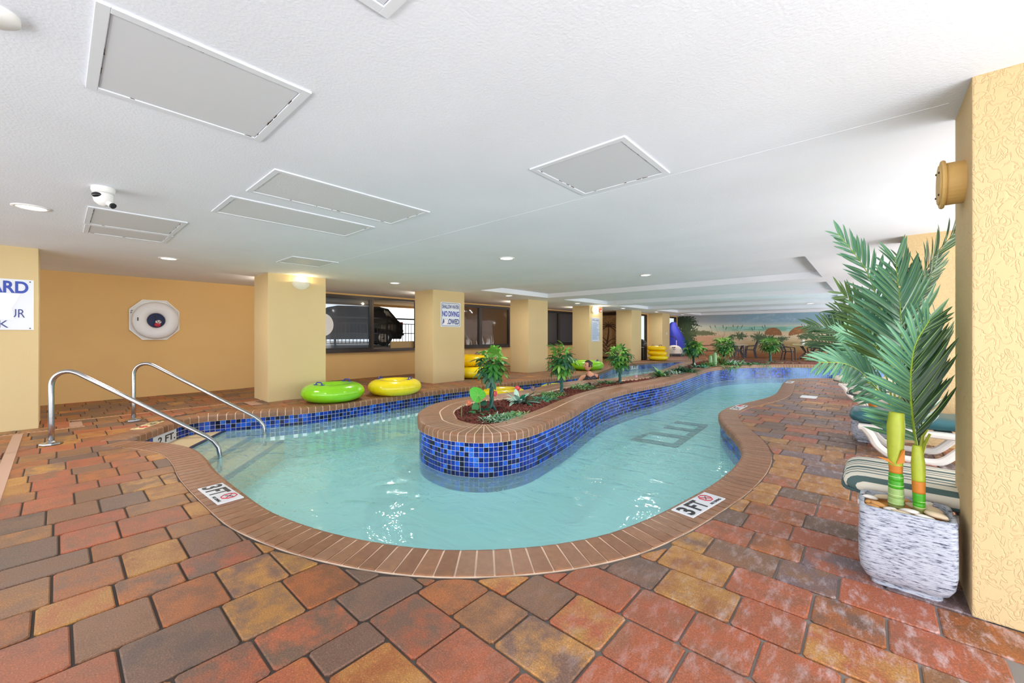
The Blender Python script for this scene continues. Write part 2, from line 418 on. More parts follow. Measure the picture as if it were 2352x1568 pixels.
# ------------------------------------------------------------------ pool outline (lip lines, metres)
NEAR = [(-7.5, 0.16), (-7.05, 0.42), (-6.6, 0.73), (-6.2, 0.93), (-5.75, 1.04), (-5.24, 1.05), (-4.78, 1.02), (-4.33, 1.015), (-3.9, 1.025), (-3.47, 1.04),
        (-3.187, 1.071), (-2.783, 1.163), (-2.5, 1.26), (-2.23, 1.381), (-1.982, 1.529), (-1.80, 1.68), (-1.597, 1.895), (-1.433, 2.124),
        (-1.285, 2.42), (-1.171, 2.848), (-1.105, 3.254), (-1.043, 3.728), (-1.02, 4.099), (-1.015, 4.462), (-1.046, 4.896), (-1.11, 5.196),
        (-1.202, 5.518), (-1.368, 5.924), (-1.546, 6.31), (-1.706, 6.692), (-1.829, 7.05), (-1.895, 7.33), (-1.916, 7.679), (-1.890, 8.148),
        (-1.782, 8.759), (-1.62, 9.65), (-1.577, 10.55), (-1.671, 11.85), (-1.78, 13.2), (-1.72, 14.2), (-1.2, 15.0), (-0.2, 15.3), (1.2, 15.2), (2.6, 15.2)]
FAR = [(-6.35, 0.30), (-6.75, 0.52), (-7.05, 0.70), (-7.40, 0.95), (-7.75, 1.20), (-7.93, 1.38), (-7.95, 1.6), (-7.80, 2.0), (-7.62, 2.43), (-7.45, 2.95), (-7.40, 3.7),
       (-7.46, 4.7), (-7.50, 5.8), (-7.45, 6.7), (-7.24, 8.2), (-7.05, 9.6), (-6.98, 11.1), (-6.92, 12.05), (-7.36, 13.6), (-7.85, 15.2),
       (-8.0, 16.6), (-7.87, 18.2), (-7.5, 19.5), (-7.3, 20.6), (-6.6, 21.9), (-5.2, 22.8), (-3.0, 23.2), (0.0, 23.2), (2.6, 23.0)]
near = resample([Vector(p).to_2d() for p in [(q.x, q.y) for q in spline([Vector((a, b, 0)) for a, b in NEAR], 6)]], 0.097)
far = resample([Vector((q.x, q.y)) for q in spline([Vector((a, b, 0)) for a, b in FAR], 6)], 0.12)
nn = normals2(near)       # walking right along the near bank the pool lies to the left
fn = normals2(far)        # walking away along the far bank the pool lies to the right
OVER = 0.03
near_wall = [p - n*OVER for p, n in zip(near, nn)]
far_wall = [p + n*OVER for p, n in zip(far, fn)]
near_out = [p - n*0.28 for p, n in zip(near, nn)]
far_out = [p + n*0.28 for p, n in zip(far, fn)]
# closed pool polygon (wall line): near bank forward, then far bank back; they cross near the left corner
def cross_trim(A, B):
    for i in range(len(A)//3):
        for j in range(len(B)//4):
            a, b, c, d = A[i], A[i+1], B[j], B[j+1]
            r = b-a; s = d-c; den = r.x*s.y-r.y*s.x
            if abs(den) < 1e-12: continue
            t = ((c-a).x*s.y-(c-a).y*s.x)/den; u = ((c-a).x*r.y-(c-a).y*r.x)/den
            if 0 <= t <= 1 and 0 <= u <= 1: return i+1, j+1, a+r*t
    return 0, 0, (A[0]+B[0])/2
ia, jb, corner = cross_trim(near_wall, far_wall)
POOL = [corner] + near_wall[ia:] + list(reversed(far_wall[jb:]))
io, jo, corner_o = cross_trim(near_out, far_out)
il, jl, corner_l = cross_trim(near, far)
POOL_OUT = [corner_o] + near_out[io:] + list(reversed(far_out[jo:]))     # outer coping line
mitre = (corner_l-corner_o).normalized(); mitre_n = Vector((mitre.y, -mitre.x))      # points to the near-bank side

ISL_FRONT = [(-4.42, 3.16), (-4.15, 3.0), (-3.8, 2.93), (-3.5, 2.95), (-3.2, 3.11), (-3.05, 3.36), (-3.0, 3.65), (-3.05, 4.08), (-3.2, 4.85), (-3.42, 5.65),
             (-3.6, 6.5), (-3.67, 7.3), (-3.65, 8.2), (-3.58, 9.0), (-3.57, 9.9), (-3.66, 11.1), (-3.78, 12.4), (-3.88, 13.8), (-3.78, 14.9), (-3.46, 15.9),
             (-2.85, 16.95), (-2.1, 17.6), (-0.8, 18.1), (1.0, 18.4), (2.6, 18.4)]
ISL_BACK = [(2.6, 21.2), (0.5, 21.3), (-2.5, 21.4), (-4.2, 21.2), (-5.2, 20.2), (-5.55, 18.2), (-5.5, 16.2), (-5.28, 14.7), (-4.98, 13.3), (-4.75, 11.8), (-4.70, 10.6), (-4.76, 9.6), (-5.02, 8.7),
            (-5.24, 7.8), (-5.20, 6.9), (-5.10, 6.1), (-5.12, 5.5), (-5.26, 4.9), (-5.27, 4.4), (-5.16, 4.0), (-5.02, 3.74), (-4.76, 3.41)]
isl = resample([Vector((q.x, q.y)) for q in spline([Vector((a, b, 0)) for a, b in ISL_FRONT + ISL_BACK], 6, closed=True)], 0.095, closed=True)
isn = normals2(isl, closed=True)      # runs with the water on the right, bed on the left
ISL_TOP = 0.21

# ------------------------------------------------------------------ floor base with the pool cut out
def flat_with_hole(name, outer, hole, z, m, parent=None, kind=None):
    polys = [[Vector((p[0], p[1], 0)) for p in outer], [Vector((p[0], p[1], 0)) for p in hole]]
    tris = tessellate_polygon(polys); vs = [(p.x, p.y, z) for pl in polys for p in pl]
    return pyobj(name, vs, [tuple(t) for t in tris], m, parent, kind=kind)
FX0, FX1, FY0, FY1 = -11.5, 3.4, -4.4, MY+0.1
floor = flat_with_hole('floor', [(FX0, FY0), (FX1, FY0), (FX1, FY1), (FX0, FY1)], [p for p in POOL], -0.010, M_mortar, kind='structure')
M_outdoor = mat('pale_outdoor_paving', srgb(214, 208, 196), 0.9, var=(2, 0.06))
gv = [(-60, -60, -0.03), (60, -60, -0.03), (60, 90, -0.03), (-60, 90, -0.03), (FX0, FY0, -0.03), (FX1, FY0, -0.03), (FX1, FY1, -0.03), (FX0, FY1, -0.03)]
ground = pyobj('ground', gv, [(0, 1, 5, 4), (1, 2, 6, 5), (2, 3, 7, 6), (3, 0, 4, 7)], M_outdoor, kind='structure')

# ------------------------------------------------------------------ pavers
U = 0.0888
PCOL = {'O': (srgb(176, 108, 64), srgb(138, 92, 66)), 'G': (srgb(190, 138, 76), srgb(160, 106, 66)), 'R': (srgb(176, 100, 70), srgb(152, 98, 74)),
        'D': (srgb(128, 98, 82), srgb(114, 92, 82)), 'T': (srgb(140, 102, 76), srgb(168, 116, 70)), 'P': (srgb(130, 108, 110), srgb(118, 98, 98))}
SAMP = '''1002,1380O 1117,1444T 1219,1393D 1130,1342O 1308,1329O 1334,1444R 1410,1367R 1461,1495R 1244,1508D 976,1508O 1091,1559R 1397,1546R 1474,1286D 1423,1286R 925,1342D 925,1457D
263,1372O 263,1321O 389,1209R 406,1263G 457,1297D 593,1253G 627,1304D 508,1345O 542,1406G 712,1331O 780,1365G 321,1416T 372,1467D 610,1467R 151,1457R 212,1198R 212,1229R 321,1151T 345,1165T
202,1525T 406,1538T 712,1501D 848,1433D 474,1165G 416,1130G 491,1185T 525,1215D 1345,1313O 1367,1402R 1434,1358R 1524,1483R 1506,1331D 1550,1250G 1425,1282R 1626,1232R 1658,1188D 1694,1165G
1694,1290R 1635,1335G 1591,1393G 1725,1268T 1747,1237O 1792,1183O 1859,1286T 1846,1344P 1814,1402R 1747,1492R 1890,1250R 1913,1215D 1926,1174R 1814,1156R 1823,1125D 1792,1058G 1783,1076G 1770,1094R
1756,1116G 1859,1103G 1993,1313P 1993,1371R 2015,1429O 2015,1483P 2105,1371P 2185,1429P 2275,1461O 2217,1470R 2230,1528R 1904,1528G 1971,1555R 65,1125G 49,1167R 49,1196D 65,1228T 65,1270D 65,1313D
97,1335O 65,1384T 97,1497R 146,1086T 259,1086O 259,1125T 324,1141D 200,1440T 560,1520R 450,1420G 1200,1460T 1300,1490D 860,1520O 900,1400D 30,1410O 330,1350O 1560,1420R 1650,1450R 1500,1400R 1620,1540R'''.split()
samp = []
for s in SAMP:
    a, b = s[:-1].split(','); samp.append((Vector(gp(float(a), float(b))), s[-1]))
def paver_colour(c):
    best = min(samp, key=lambda q: (q[0]-c).length_squared)
    if (best[0]-c).length < 0.17: return best[1]
    d = depth(c.x, c.y)
    if c.x > -1.9 and d > 2.2: return random.choice('RRRPPDDTOGPTP')
    if c.x < -8: return random.choice('DDTTROD')
    return random.choice('OOOTTTDDRRG')
PAVE_HOLES = [POOL_OUT]
def seg_clip(poly, p, n):
    """keep the part of a convex polygon on the side where (x-p).n >= 0"""
    out = []
    for i in range(len(poly)):
        a, b = poly[i], poly[(i+1) % len(poly)]; da = (a-p).dot(n); db = (b-p).dot(n)
        if da >= 0: out.append(a)
        if (da >= 0) != (db >= 0): out.append(a + (b-a)*(da/(da-db)))
    return out
bank_segs = [(near_out[i], near_out[i+1], -1) for i in range(io, len(near_out)-1)] + [(far_out[i], far_out[i+1], 1) for i in range(jo, len(far_out)-1)]
bank_mid = np.array([[(a.x+b.x)/2, (a.y+b.y)/2] for a, b, s in bank_segs])
def clip_to_banks(poly):
    c = sum(poly, Vector((0, 0)))/len(poly)
    d = np.hypot(bank_mid[:, 0]-c.x, bank_mid[:, 1]-c.y)
    if d.min() > 0.36:
        return None if inside(c, POOL_OUT) else poly
    if (c-corner_o).length < 0.55: return poly if any(not inside(q, POOL_OUT) for q in poly) else None
    idx = list(np.argsort(d)[:5])
    # clip by a few tangent lines; those the stone really crosses
    for k in idx[:5]:
        a, b, s = bank_segs[k]; t = (b-a).normalized(); n = Vector((-t.y, t.x))*s
        n = n if s == 1 else n
        poly2 = seg_clip(poly, a, n)
        if len(poly2) < 3: return None
        # only trust the tangent where it touches the stone
        poly = poly2
    return poly
def area2(p):
    return abs(sum(p[i].x*p[(i+1) % len(p)].y-p[(i+1) % len(p)].x*p[i].y for i in range(len(p))))/2
def shrink_round(poly, g, r):
    """inset a convex polygon by g and round its corners by r"""
    n = len(poly)
    ccw = sum(poly[i].x*poly[(i+1) % n].y-poly[(i+1) % n].x*poly[i].y for i in range(n)) > 0
    if not ccw: poly = list(reversed(poly))
    q = list(poly)
    for i in range(n):
        a, b = poly[i], poly[(i+1) % n]
        if (b-a).length < 1e-4: continue
        t = (b-a).normalized(); nrm = Vector((-t.y, t.x))
        q = seg_clip(q, a+nrm*g, nrm)
        if len(q) < 3: return None
    out = []; n = len(q)
    for i in range(n):
        p0, p1, p2 = q[i-1], q[i], q[(i+1) % n]
        l0 = (p0-p1).length; l1 = (p2-p1).length
        if min(l0, l1) < 0.004: out.append(p1); continue
        rr = min(r, l0*0.4, l1*0.4)
        out.append(p1+(p0-p1).normalized()*rr); out.append(p1+(p2-p1).normalized()*rr)
    return out
pavers = []   # (poly, colour letter)
RECTS = [(LX-0.84, c-0.02, LX+0.0, c+1.10) for c in (-1.27, 2.69, 6.60, 10.57, 14.53, 18.46, 22.3)]
def blocked(c):
    for x0, y0, x1, y1 in RECTS:
        if x0+0.12 < c.x < x1-0.12 and y0+0.12 < c.y < y1-0.12: return True
    if c.x > 0.5 and any(y0+0.1 < c.y < y0+0.5 for y0 in (2.81, 6.79, 10.77, 14.7)): return True
    return False
def seen(c):
    d = depth(c.x, c.y); l = math.cos(YAW)*c.x + math.sin(YAW)*c.y
    if d < 1.25: return False
    u = 1176 + FPX*l/d; v = 768+FPX*EYE/d
    return -260 < u < 2500 and v < 1760
def try_paver(x0, y0, w_, h_):
    c = Vector((x0+w_/2, y0+h_/2))
    if -2 < c.y and seen(c) and not blocked(c):
        poly = clip_to_banks([Vector((x0, y0)), Vector((x0+w_, y0)), Vector((x0+w_, y0+h_)), Vector((x0, y0+h_))])
        if poly is not None and len(poly) >= 3 and area2(poly) > 0.0012: pavers.append((poly, c))
widths = []; x = -3.32
for k in range(200):
    wu = [4, 3, 4, 4, 3, 4, 3][k % 7]
    if x+wu*U > -1.45: break
    widths.append((x, wu)); x += wu*U
SEAM = x; x = -3.32
for k in range(200):
    wu = [3, 4, 3, 4, 4, 3, 4][k % 7]; x -= wu*U; widths.append((x, wu))
    if x < -11.4: break
for ci, (x0, wu) in enumerate(widths):
    rngc = random.Random(100+ci); y = 0.082 + (x0+3.32)*0.088/0.9 - 0.267*20
    while y < MY-0.05:
        lu = (4 if rngc.random() < 0.14 else 3) if wu == 4 else (3 if rngc.random() < 0.55 else 4)
        try_paver(x0, y, wu*U, lu*U); y += lu*U
y = 1.75-0.267*16; ri = 0
while y < MY-0.05:
    rngc = random.Random(700+ri); x = SEAM; first = True
    while x < 2.6:
        wu = rngc.choice([3, 4, 4]); 
        if first: wu = [2, 4, 3, 4, 1.5, 3][ri % 6]; first = False
        try_paver(x, y, wu*U, 3*U); x += wu*U
    y += 3*U; ri += 1
def paver_geo(poly, rng):
    g = 0.0042 + rng.random()*0.0018
    o1 = shrink_round(poly, g, 0.013)
    if o1 is None or len(o1) < 3: return None
    o2 = shrink_round(poly, g+0.0055, 0.012)
    if o2 is None or len(o2) != len(o1):
        c = sum(o1, Vector((0, 0)))/len(o1); o2 = [c+(p-c)*0.93 for p in o1]
    dz = rng.uniform(-0.0015, 0.0018)
    tx = rng.uniform(-0.006, 0.006); ty = rng.uniform(-0.006, 0.006)
    c = sum(o1, Vector((0, 0)))/len(o1)
    zt = lambda p: dz + (p.x-c.x)*tx + (p.y-c.y)*ty
    n = len(o1)
    vs = [(p.x, p.y, -0.012) for p in o1] + [(p.x, p.y, zt(p)-0.0045) for p in o1] + [(p.x, p.y, zt(p)) for p in o2]
    fs = []
    for i in range(n):
        j = (i+1) % n
        fs.append((i, j, n+j, n+i)); fs.append((n+i, n+j, 2*n+j, 2*n+i))
    fs.append(tuple(range(2*n, 3*n)))
    return vs, fs
def add_cols(me, cols, per=None):
    for nm, k in (('Col', 0), ('Col2', 1)):
        a = me.color_attributes.new(nm, 'FLOAT_COLOR', 'CORNER')
        if per is None:
            a.data.foreach_set('color', list(cols[k])*len(a.data))
        else:
            arr = np.repeat(np.array([c[k] for c in cols], dtype=np.float32), per, axis=0)
            a.data.foreach_set('color', arr.ravel())
def jitter(col, rng, amt=0.10):
    k = 1+rng.uniform(-amt, amt)
    return tuple([min(1, 0.86*ch*k*(1+rng.uniform(-0.03, 0.03))) for ch in col[:3]]+[1.0])
def key_paver(pc):
    c = pc[1]; d = depth(c.x, c.y); l = math.cos(YAW)*c.x + math.sin(YAW)*c.y
    u = 1176 + FPX*l/d
    return d + (0 if -120 < u < 2440 else 50)
pavers.sort(key=key_paver)
rp = random.Random(5)
mass_v, mass_f, mass_c, mass_per = [], [], [], []
for i, (poly, c) in enumerate(pavers):
    g = paver_geo(poly, rp)
    if g is None: continue
    k = paver_colour(c); ca = jitter(PCOL[k][0], rp); cb = jitter(PCOL[k][1], rp)
    if rp.random() < 0.4: cb = jitter(PCOL[rp.choice('DTRG')][0], rp)
    if i < 300:
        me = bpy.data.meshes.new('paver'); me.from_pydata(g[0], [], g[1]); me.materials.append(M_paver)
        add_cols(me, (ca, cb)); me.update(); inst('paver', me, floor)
    else:
        o = len(mass_v); mass_v += g[0]; mass_f += [tuple(a+o for a in f) for f in g[1]]
        mass_c.append((ca, cb)); mass_per.append(sum(len(f) for f in g[1]))
if mass_v:
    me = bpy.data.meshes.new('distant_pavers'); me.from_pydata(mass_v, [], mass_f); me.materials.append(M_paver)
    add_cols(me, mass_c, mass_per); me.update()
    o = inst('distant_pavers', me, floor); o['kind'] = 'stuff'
print('pavers', len(pavers))

# ------------------------------------------------------------------ coping bricks
def brick_geo(p0, n0, p1, n1, prof, gap=0.0055):
    """one brick between two stations; prof = list of (offset away from water, z)"""
    t = (p1-p0); L = t.length; t.normalize()
    a = p0 + t*gap; b = p1 - t*gap
    # keep joints radial: shift along the local tangents too
    vs = [(a.x+n0.x*o, a.y+n0.y*o, z) for o, z in prof] + [(b.x+n1.x*o, b.y+n1.y*o, z) for o, z in prof]
    m = len(prof); fs = [(i, i+1, m+i+1, m+i) for i in range(m-1)] + [(m-1, 0, m, 2*m-1)]
    fs += [tuple(range(m-1, -1, -1)), tuple(range(m, 2*m))]
    return vs, fs
def coping(parent, pts, nrm, prof, mortar_prof, limit, name='brick', closed=False, keyd=None, skip=None):
    n = len(pts); seg = []
    for i in range(n if closed else n-1):
        j = (i+1) % n
        if skip and skip((pts[i]+pts[j])/2): continue
        seg.append((i, j))
    seg.sort(key=lambda s: depth(*pts[s[0]]))
    mv, mf = [], []
    for k, (i, j) in enumerate(seg):
        vs, fs = brick_geo(pts[i], nrm[i], pts[j], nrm[j], prof)
        if k < limit: pyobj(name, vs, fs, M_brick, parent)
        else:
            o = len(mv); mv += vs; mf += [tuple(a+o for a in f) for f in fs]
    if mv:
        o = pyobj('distant_brick_rows', mv, mf, M_brick, parent, kind='stuff')
    vs, fs = [], []; m = len(mortar_prof)
    for i, j in seg:
        o = len(vs)
        for k in (i, j): vs += [(pts[k].x+nrm[k].x*q, pts[k].y+nrm[k].y*q, z) for q, z in mortar_prof]
        fs += [(o+a, o+a+1, o+m+a+1, o+m+a) for a in range(m-1)]
    return pyobj('mortar_bed', vs, fs, M_coping_mortar, parent)
PROF = [(0.28, -0.03), (0.28, 0.003), (0.276, 0.006), (0.035, 0.006), (0.014, 0.001), (0.003, -0.012), (0.0, -0.03), (0.0, -0.095), (0.03, -0.097), (0.03, -0.03)]
MPROF = [(0.281, -0.02), (0.281, -0.001), (0.035, 0.0045), (0.016, -0.002), (0.006, -0.014), (0.003, -0.03), (0.003, -0.099), (0.04, -0.099)]
near_c = bpy.data.objects.new('trim_2', None); link(near_c); near_c['kind'] = 'structure'
far_c = bpy.data.objects.new('trim_3', None); link(far_c); far_c['kind'] = 'structure'
cut_near = near[0:]; 
coping(near_c, near, [-n for n in nn], PROF, MPROF, 230, skip=lambda c: (c-corner_l).length < 0.9 and (c-corner_l).dot(mitre_n) < 0)
coping(far_c, far, [n for n in fn], PROF, MPROF, 230, skip=lambda c: (c-corner_l).length < 0.9 and (c-corner_l).dot(mitre_n) > 0)

# ------------------------------------------------------------------ mosaic tile bands
def tile_box():
    bm = bmesh.new(); s = 0.5
    a = ring(bm, [(-s, 0, -s), (s, 0, -s), (s, 0, s), (-s, 0, s)]); k = 0.46
    b = ring(bm, [(-k, -1, -k), (k, -1, -k), (k, -1, k), (-k, -1, k)])
    bridge(bm, a, b); bm.faces.new(b)
    me = bpy.data.meshes.new('tile'); bm.to_mesh(me); bm.free(); me.materials.append(M_tile); return me
TILE_ME = tile_box()
def tile_band(parent, pts, nrm_water, z_top, z_bot, pitch, limit=0, closed=False, skip=None, dirt=None):
    P = resample(pts, pitch, closed=closed); Nn = normals2(P, closed=closed)
    sgn = nrm_water
    rows = int(math.ceil((z_top-z_bot)/pitch)); cells = []
    n = len(P)
    for i in range(n if closed else n-1):
        a, b = P[i], P[(i+1) % n]
        if skip and skip((a+b)/2): continue
        for r in range(rows): cells.append((depth(*((a+b)/2)), i, r))
    cells.sort()
    mv, mf, rr = [], [], []; rg = random.Random(3)
    for k, (d, i, r) in enumerate(cells):
        a, b = P[i], P[(i+1) % n]; t = (b-a); L = t.length; t = t/L
        nr = Vector((-t.y, t.x))*sgn; c = (a+b)/2; z = z_top - (r+0.5)*pitch
        s = 0.92*L; sz = 0.92*pitch
        X = Vector((t.x, t.y, 0)); Y = Vector((-nr.x, -nr.y, 0)); Z = Vector((0, 0, 1))
        ln = 0.0035
        Mx = Matrix(((X.x*s, Y.x*ln, 0, c.x), (X.y*s, Y.y*ln, 0, c.y), (0, 0, sz, z), (0, 0, 0, 1)))
        if k < limit:
            inst('tile', TILE_ME, parent, Mx)
        else:
            o = len(mv)
            for q in [(-.5, 0, -.5), (.5, 0, -.5), (.5, 0, .5), (-.5, 0, .5), (-.47, -1, -.47), (.47, -1, -.47), (.47, -1, .47), (-.47, -1, .47)]:
                mv.append((Mx @ Vector(q))[:])
            mf += [(o, o+1, o+5, o+4), (o+1, o+2, o+6, o+5), (o+2, o+3, o+7, o+6), (o+3, o, o+4, o+7), (o+4, o+5, o+6, o+7)]
            v = rg.random(); rr += [v]*5
    if mv:
        me = bpy.data.meshes.new('tile_rows'); me.from_pydata(mv, [], mf); me.materials.append(M_tile_mass)
        at = me.attributes.new('rnd', 'FLOAT', 'FACE'); at.data.foreach_set('value', rr); me.update()
        o = inst('tile_rows', me, parent); o['kind'] = 'stuff'
    # grout-coloured backing wall down to the basin floor
    vs, fs = [], []
    for i in range(n if closed else n-1):
        a, b = P[i], P[(i+1) % n]; o = len(vs)
        vs += [(a.x, a.y, z_top+0.012), (b.x, b.y, z_top+0.012), (b.x, b.y, z_bot), (a.x, a.y, z_bot)]; fs.append((o, o+1, o+2, o+3))
    pyobj('grout_bed', vs, fs, M_grout, parent)
    vs, fs = [], []
    for i in range(n if closed else n-1):
        a, b = P[i], P[(i+1) % n]; o = len(vs)
        vs += [(a.x, a.y, z_bot), (b.x, b.y, z_bot), (b.x, b.y, -1.22), (a.x, a.y, -1.22)]; fs.append((o, o+1, o+2, o+3))
    pyobj('plaster_wall', vs, fs, M_plaster, parent)
nw_end = max(i for i, p in enumerate(near_wall) if p.y < 15.4 and p.x < 2.7)
tile_band(near_c, [corner]+near_wall[ia:], 1, -0.097, -0.42, 0.0555, limit=0)
tile_band(far_c, [corner]+far_wall[jb:], -1, -0.097, -0.42, 0.0700, limit=120)

# pool basin, drain, steps, water
basin = pyobj('trim_4', [(-9, 0, -0.86), (3, 0, -0.86), (3, 24, -0.86), (-9, 24, -0.86)], [(0, 1, 2, 3)], M_plaster, kind='structure')
hole = [p + n*0.015 for p, n in zip(isl, isn)][::3]
polys = [[Vector((p.x, p.y, 0)) for p in POOL], [Vector((p.x, p.y, 0)) for p in hole]]
tri = tessellate_polygon(polys); flat = [p for pl in polys for p in pl]; nP = len(flat); n0 = len(POOL)
vs = [(p.x, p.y, WATER) for p in flat] + [(p.x, p.y, -1.3) for p in flat]
fs = [tuple(t) for t in tri] + [tuple(reversed([q+nP for q in t])) for t in tri]
for a0, cnt in ((0, n0), (n0, nP-n0)):
    fs += [(a0+i, a0+(i+1) % cnt, nP+a0+(i+1) % cnt, nP+a0+i) for i in range(cnt)]
bm = bmesh.new(); vv = [bm.verts.new(v) for v in vs]
for f in fs:
    try: bm.faces.new([vv[i] for i in f])
    except ValueError: pass
bmesh.ops.recalc_face_normals(bm, faces=bm.faces)
water = obj('water', bm, M_water); tag(water, 'turquoise pool water filling the winding channel around the planter island', 'water', kind='stuff')

# ------------------------------------------------------------------ planter island
island = thing('planter_island', 'raised winding planter island with blue mosaic wall and brick coping in the pool', 'planter')
IPROF = [(0.30, ISL_TOP-0.04), (0.30, ISL_TOP-0.003), (0.297, ISL_TOP), (0.045, ISL_TOP), (0.02, ISL_TOP-0.005), (0.005, ISL_TOP-0.02), (0.0, ISL_TOP-0.04), (0.0, ISL_TOP-0.098), (0.04, ISL_TOP-0.1), (0.04, ISL_TOP-0.05)]
IMP = [(0.045, ISL_TOP-0.0015), (0.022, ISL_TOP-0.008), (0.008, ISL_TOP-0.022), (0.003, ISL_TOP-0.04), (0.003, ISL_TOP-0.102), (0.05, ISL_TOP-0.102)]
IPROF2 = [(0.50, ISL_TOP-0.08), (0.50, ISL_TOP-0.02), (0.49, ISL_TOP-0.004), (0.475, ISL_TOP), (0.314, ISL_TOP), (0.314, ISL_TOP-0.05)]
ivis = lambda c: (c.y > 18.9)
lipp = [p - n*0.03 for p, n in zip(isl, isn)]
coping(island, lipp, isn, IPROF, IMP+[(0.06, ISL_TOP-0.102)], 170, closed=True, skip=ivis)
coping(island, lipp, isn, IPROF2, [(0.503, ISL_TOP-0.09), (0.50, ISL_TOP-0.012), (0.48, ISL_TOP-0.0015), (0.30, ISL_TOP-0.0015), (0.045, ISL_TOP-0.0015)], 125, closed=True, skip=ivis)
tile_band(island, isl, -1, ISL_TOP-0.10, -0.42, 0.0555, limit=300, closed=True)
bed_line = [p + n*0.46 for p, n in zip(isl, isn)]
tri = tessellate_polygon([[Vector((p.x, p.y, 0)) for p in bed_line]])
pyobj('soil_bed', [(p.x, p.y, ISL_TOP-0.05) for p in bed_line], [tuple(t) for t in tri], M_lava, island)

# ------------------------------------------------------------------ walls, ceiling, columns
def struct(name, bm, m, parent=None, smooth=False):
    return obj(name, bm, m, parent, smooth=smooth, kind='structure')
COFF = [(7.55, 10.6), (11.5, 14.55), (15.45, 18.5), (19.4, 22.45), (23.35, 26.4)]
CX0, CX1 = -7.85, -0.75
bm = bmesh.new()
def quad(bm, pts, mi=0):
    f = bm.faces.new([bm.verts.new(p) for p in pts]); f.material_index = mi; return f
xs = [BX-0.1, CX0, CX1, 3.2]; ys = [-4.2]
for a, b in COFF: ys += [a, b]
ys.append(MY+0.1)
for i in range(len(xs)-1):
    for j in range(len(ys)-1):
        x0, x1, y0, y1 = xs[i], xs[i+1], ys[j], ys[j+1]
        cof = (i == 1 and any(abs(y0-a) < 1e-6 for a, b in COFF))
        z = H + (0.135 if cof else 0)
        quad(bm, [(x0, y0, z), (x0, y1, z), (x1, y1, z), (x1, y0, z)])
        if cof:
            quad(bm, [(x0, y0, H), (x1, y0, H), (x1, y0, z), (x0, y0, z)]); quad(bm, [(x0, y1, H), (x0, y1, z), (x1, y1, z), (x1, y1, H)])
            quad(bm, [(x0, y0, H), (x0, y0, z), (x0, y1, z), (x0, y1, H)]); quad(bm, [(x1, y0, H), (x1, y1, H), (x1, y1, z), (x1, y0, z)])
ceiling = struct('ceiling', bm, M_ceiling)
bm = bmesh.new(); box(bm, (-4, 11.4, H+0.35), (15.6, 31.6, 0.3)); slab = struct('ceiling_slab', bm, M_white, ceiling)
# hairline joints in the ceiling plaster
bm = bmesh.new(); box(bm, (-4.0, 3.05, H-0.0005), (8.6, 0.008, 0.002)); struct('joint_line', bm, M_ceiling, ceiling)
# left/back wall with openings for the window bays
def wall_x(name, x, y0, y1, z0, z1, holes, m, th=0.14):
    """wall in the plane x facing +X; holes (ya,yb,za,zb)"""
    bm = bmesh.new(); cur = y0
    for ya, yb, za, zb in sorted(holes):
        if ya > cur: box(bm, (x-th/2, (cur+ya)/2, (z0+z1)/2), (th, ya-cur, z1-z0))
        if za > z0: box(bm, (x-th/2, (ya+yb)/2, (z0+za)/2), (th, yb-ya, za-z0))
        if zb < z1: box(bm, (x-th/2, (ya+yb)/2, (zb+z1)/2), (th, yb-ya, z1-zb))
        cur = yb
    if cur < y1: box(bm, (x-th/2, (cur+y1)/2, (z0+z1)/2), (th, y1-cur, z1-z0))
    return struct(name, bm, m)
SILL = 0.80; WTOP = 2.44
BAYS = [(4.35, 8.0), (8.9, 12.6), (14.3, 18.1)]
wall_left = wall_x('wall_left', BX, -4.2, 19.9, -0.02, H+0.02, [(a, b, SILL, WTOP) for a, b in BAYS], M_wall)
# the return wall that carries the sliding doors beyond the fifth column
RX = -9.45
DOORS = [(19.75, 22.1), (23.6, 26.7)]
wall_door = wall_x('wall_left', RX, 19.6, MY, -0.02, H+0.02, [(a, b, 0.0, 2.42) for a, b in DOORS], M_wall)
bm = bmesh.new(); box(bm, ((BX+RX)/2, 19.66, H/2), (RX-BX, 0.12, H)); struct('wall_return', bm, M_wall)
bm = bmesh.new(); box(bm, ((RX+3.2)/2, MY+0.06, H/2), (3.2-RX, 0.1, H+0.2)); struct('wall_back', bm, M_wall)

COLS = [(-1.27, 'ochre stucco column at the left picture edge carrying the cropped lifeguard sign', M_column),
        (2.69, 'broad ochre stucco column with the glowing half bowl wall lamp', M_column),
        (6.60, 'ochre stucco column carrying the shallow water no diving sign', M_column),
        (10.57, 'plain ochre stucco column behind the second braided tree, without any sign', M_column),
        (14.53, 'ochre stucco column with the pool rules notice and bright rectangular lamp', M_column),
        (18.46, 'ochre stucco column between the carved palm panel and the black litter bin', M_column),
        (22.30, 'farthest ochre stucco column behind the stacked yellow tubes', M_column)]
def add_column(x0, x1, y0, y1, label, m):
    bm = bmesh.new(); box(bm, ((x0+x1)/2, (y0+y1)/2, H/2), (x1-x0, y1-y0, H+0.01), bev=0.008)
    o = obj('column', bm, m); tag(o, label, 'column'); return o
for y0, lb, m in COLS: add_column(LX-0.82, LX, y0, y0+1.1, lb, m)
RCOLS = [(2.81, 0.35, 'near right column of yellow worm-textured stucco filling the right picture edge'),
         (6.79, 0.29, 'yellow textured column behind the potted palm and green lounger'),
         (10.77, 0.28, 'third yellow column of the right row, mostly hidden by palm fronds'),
         (14.72, 0.28, 'fourth yellow column of the right row, deep behind the palm fronds')]
for y0, x0, lb in RCOLS: add_column(x0, x0+1.25, y0, y0+0.5, lb, M_column_worm)

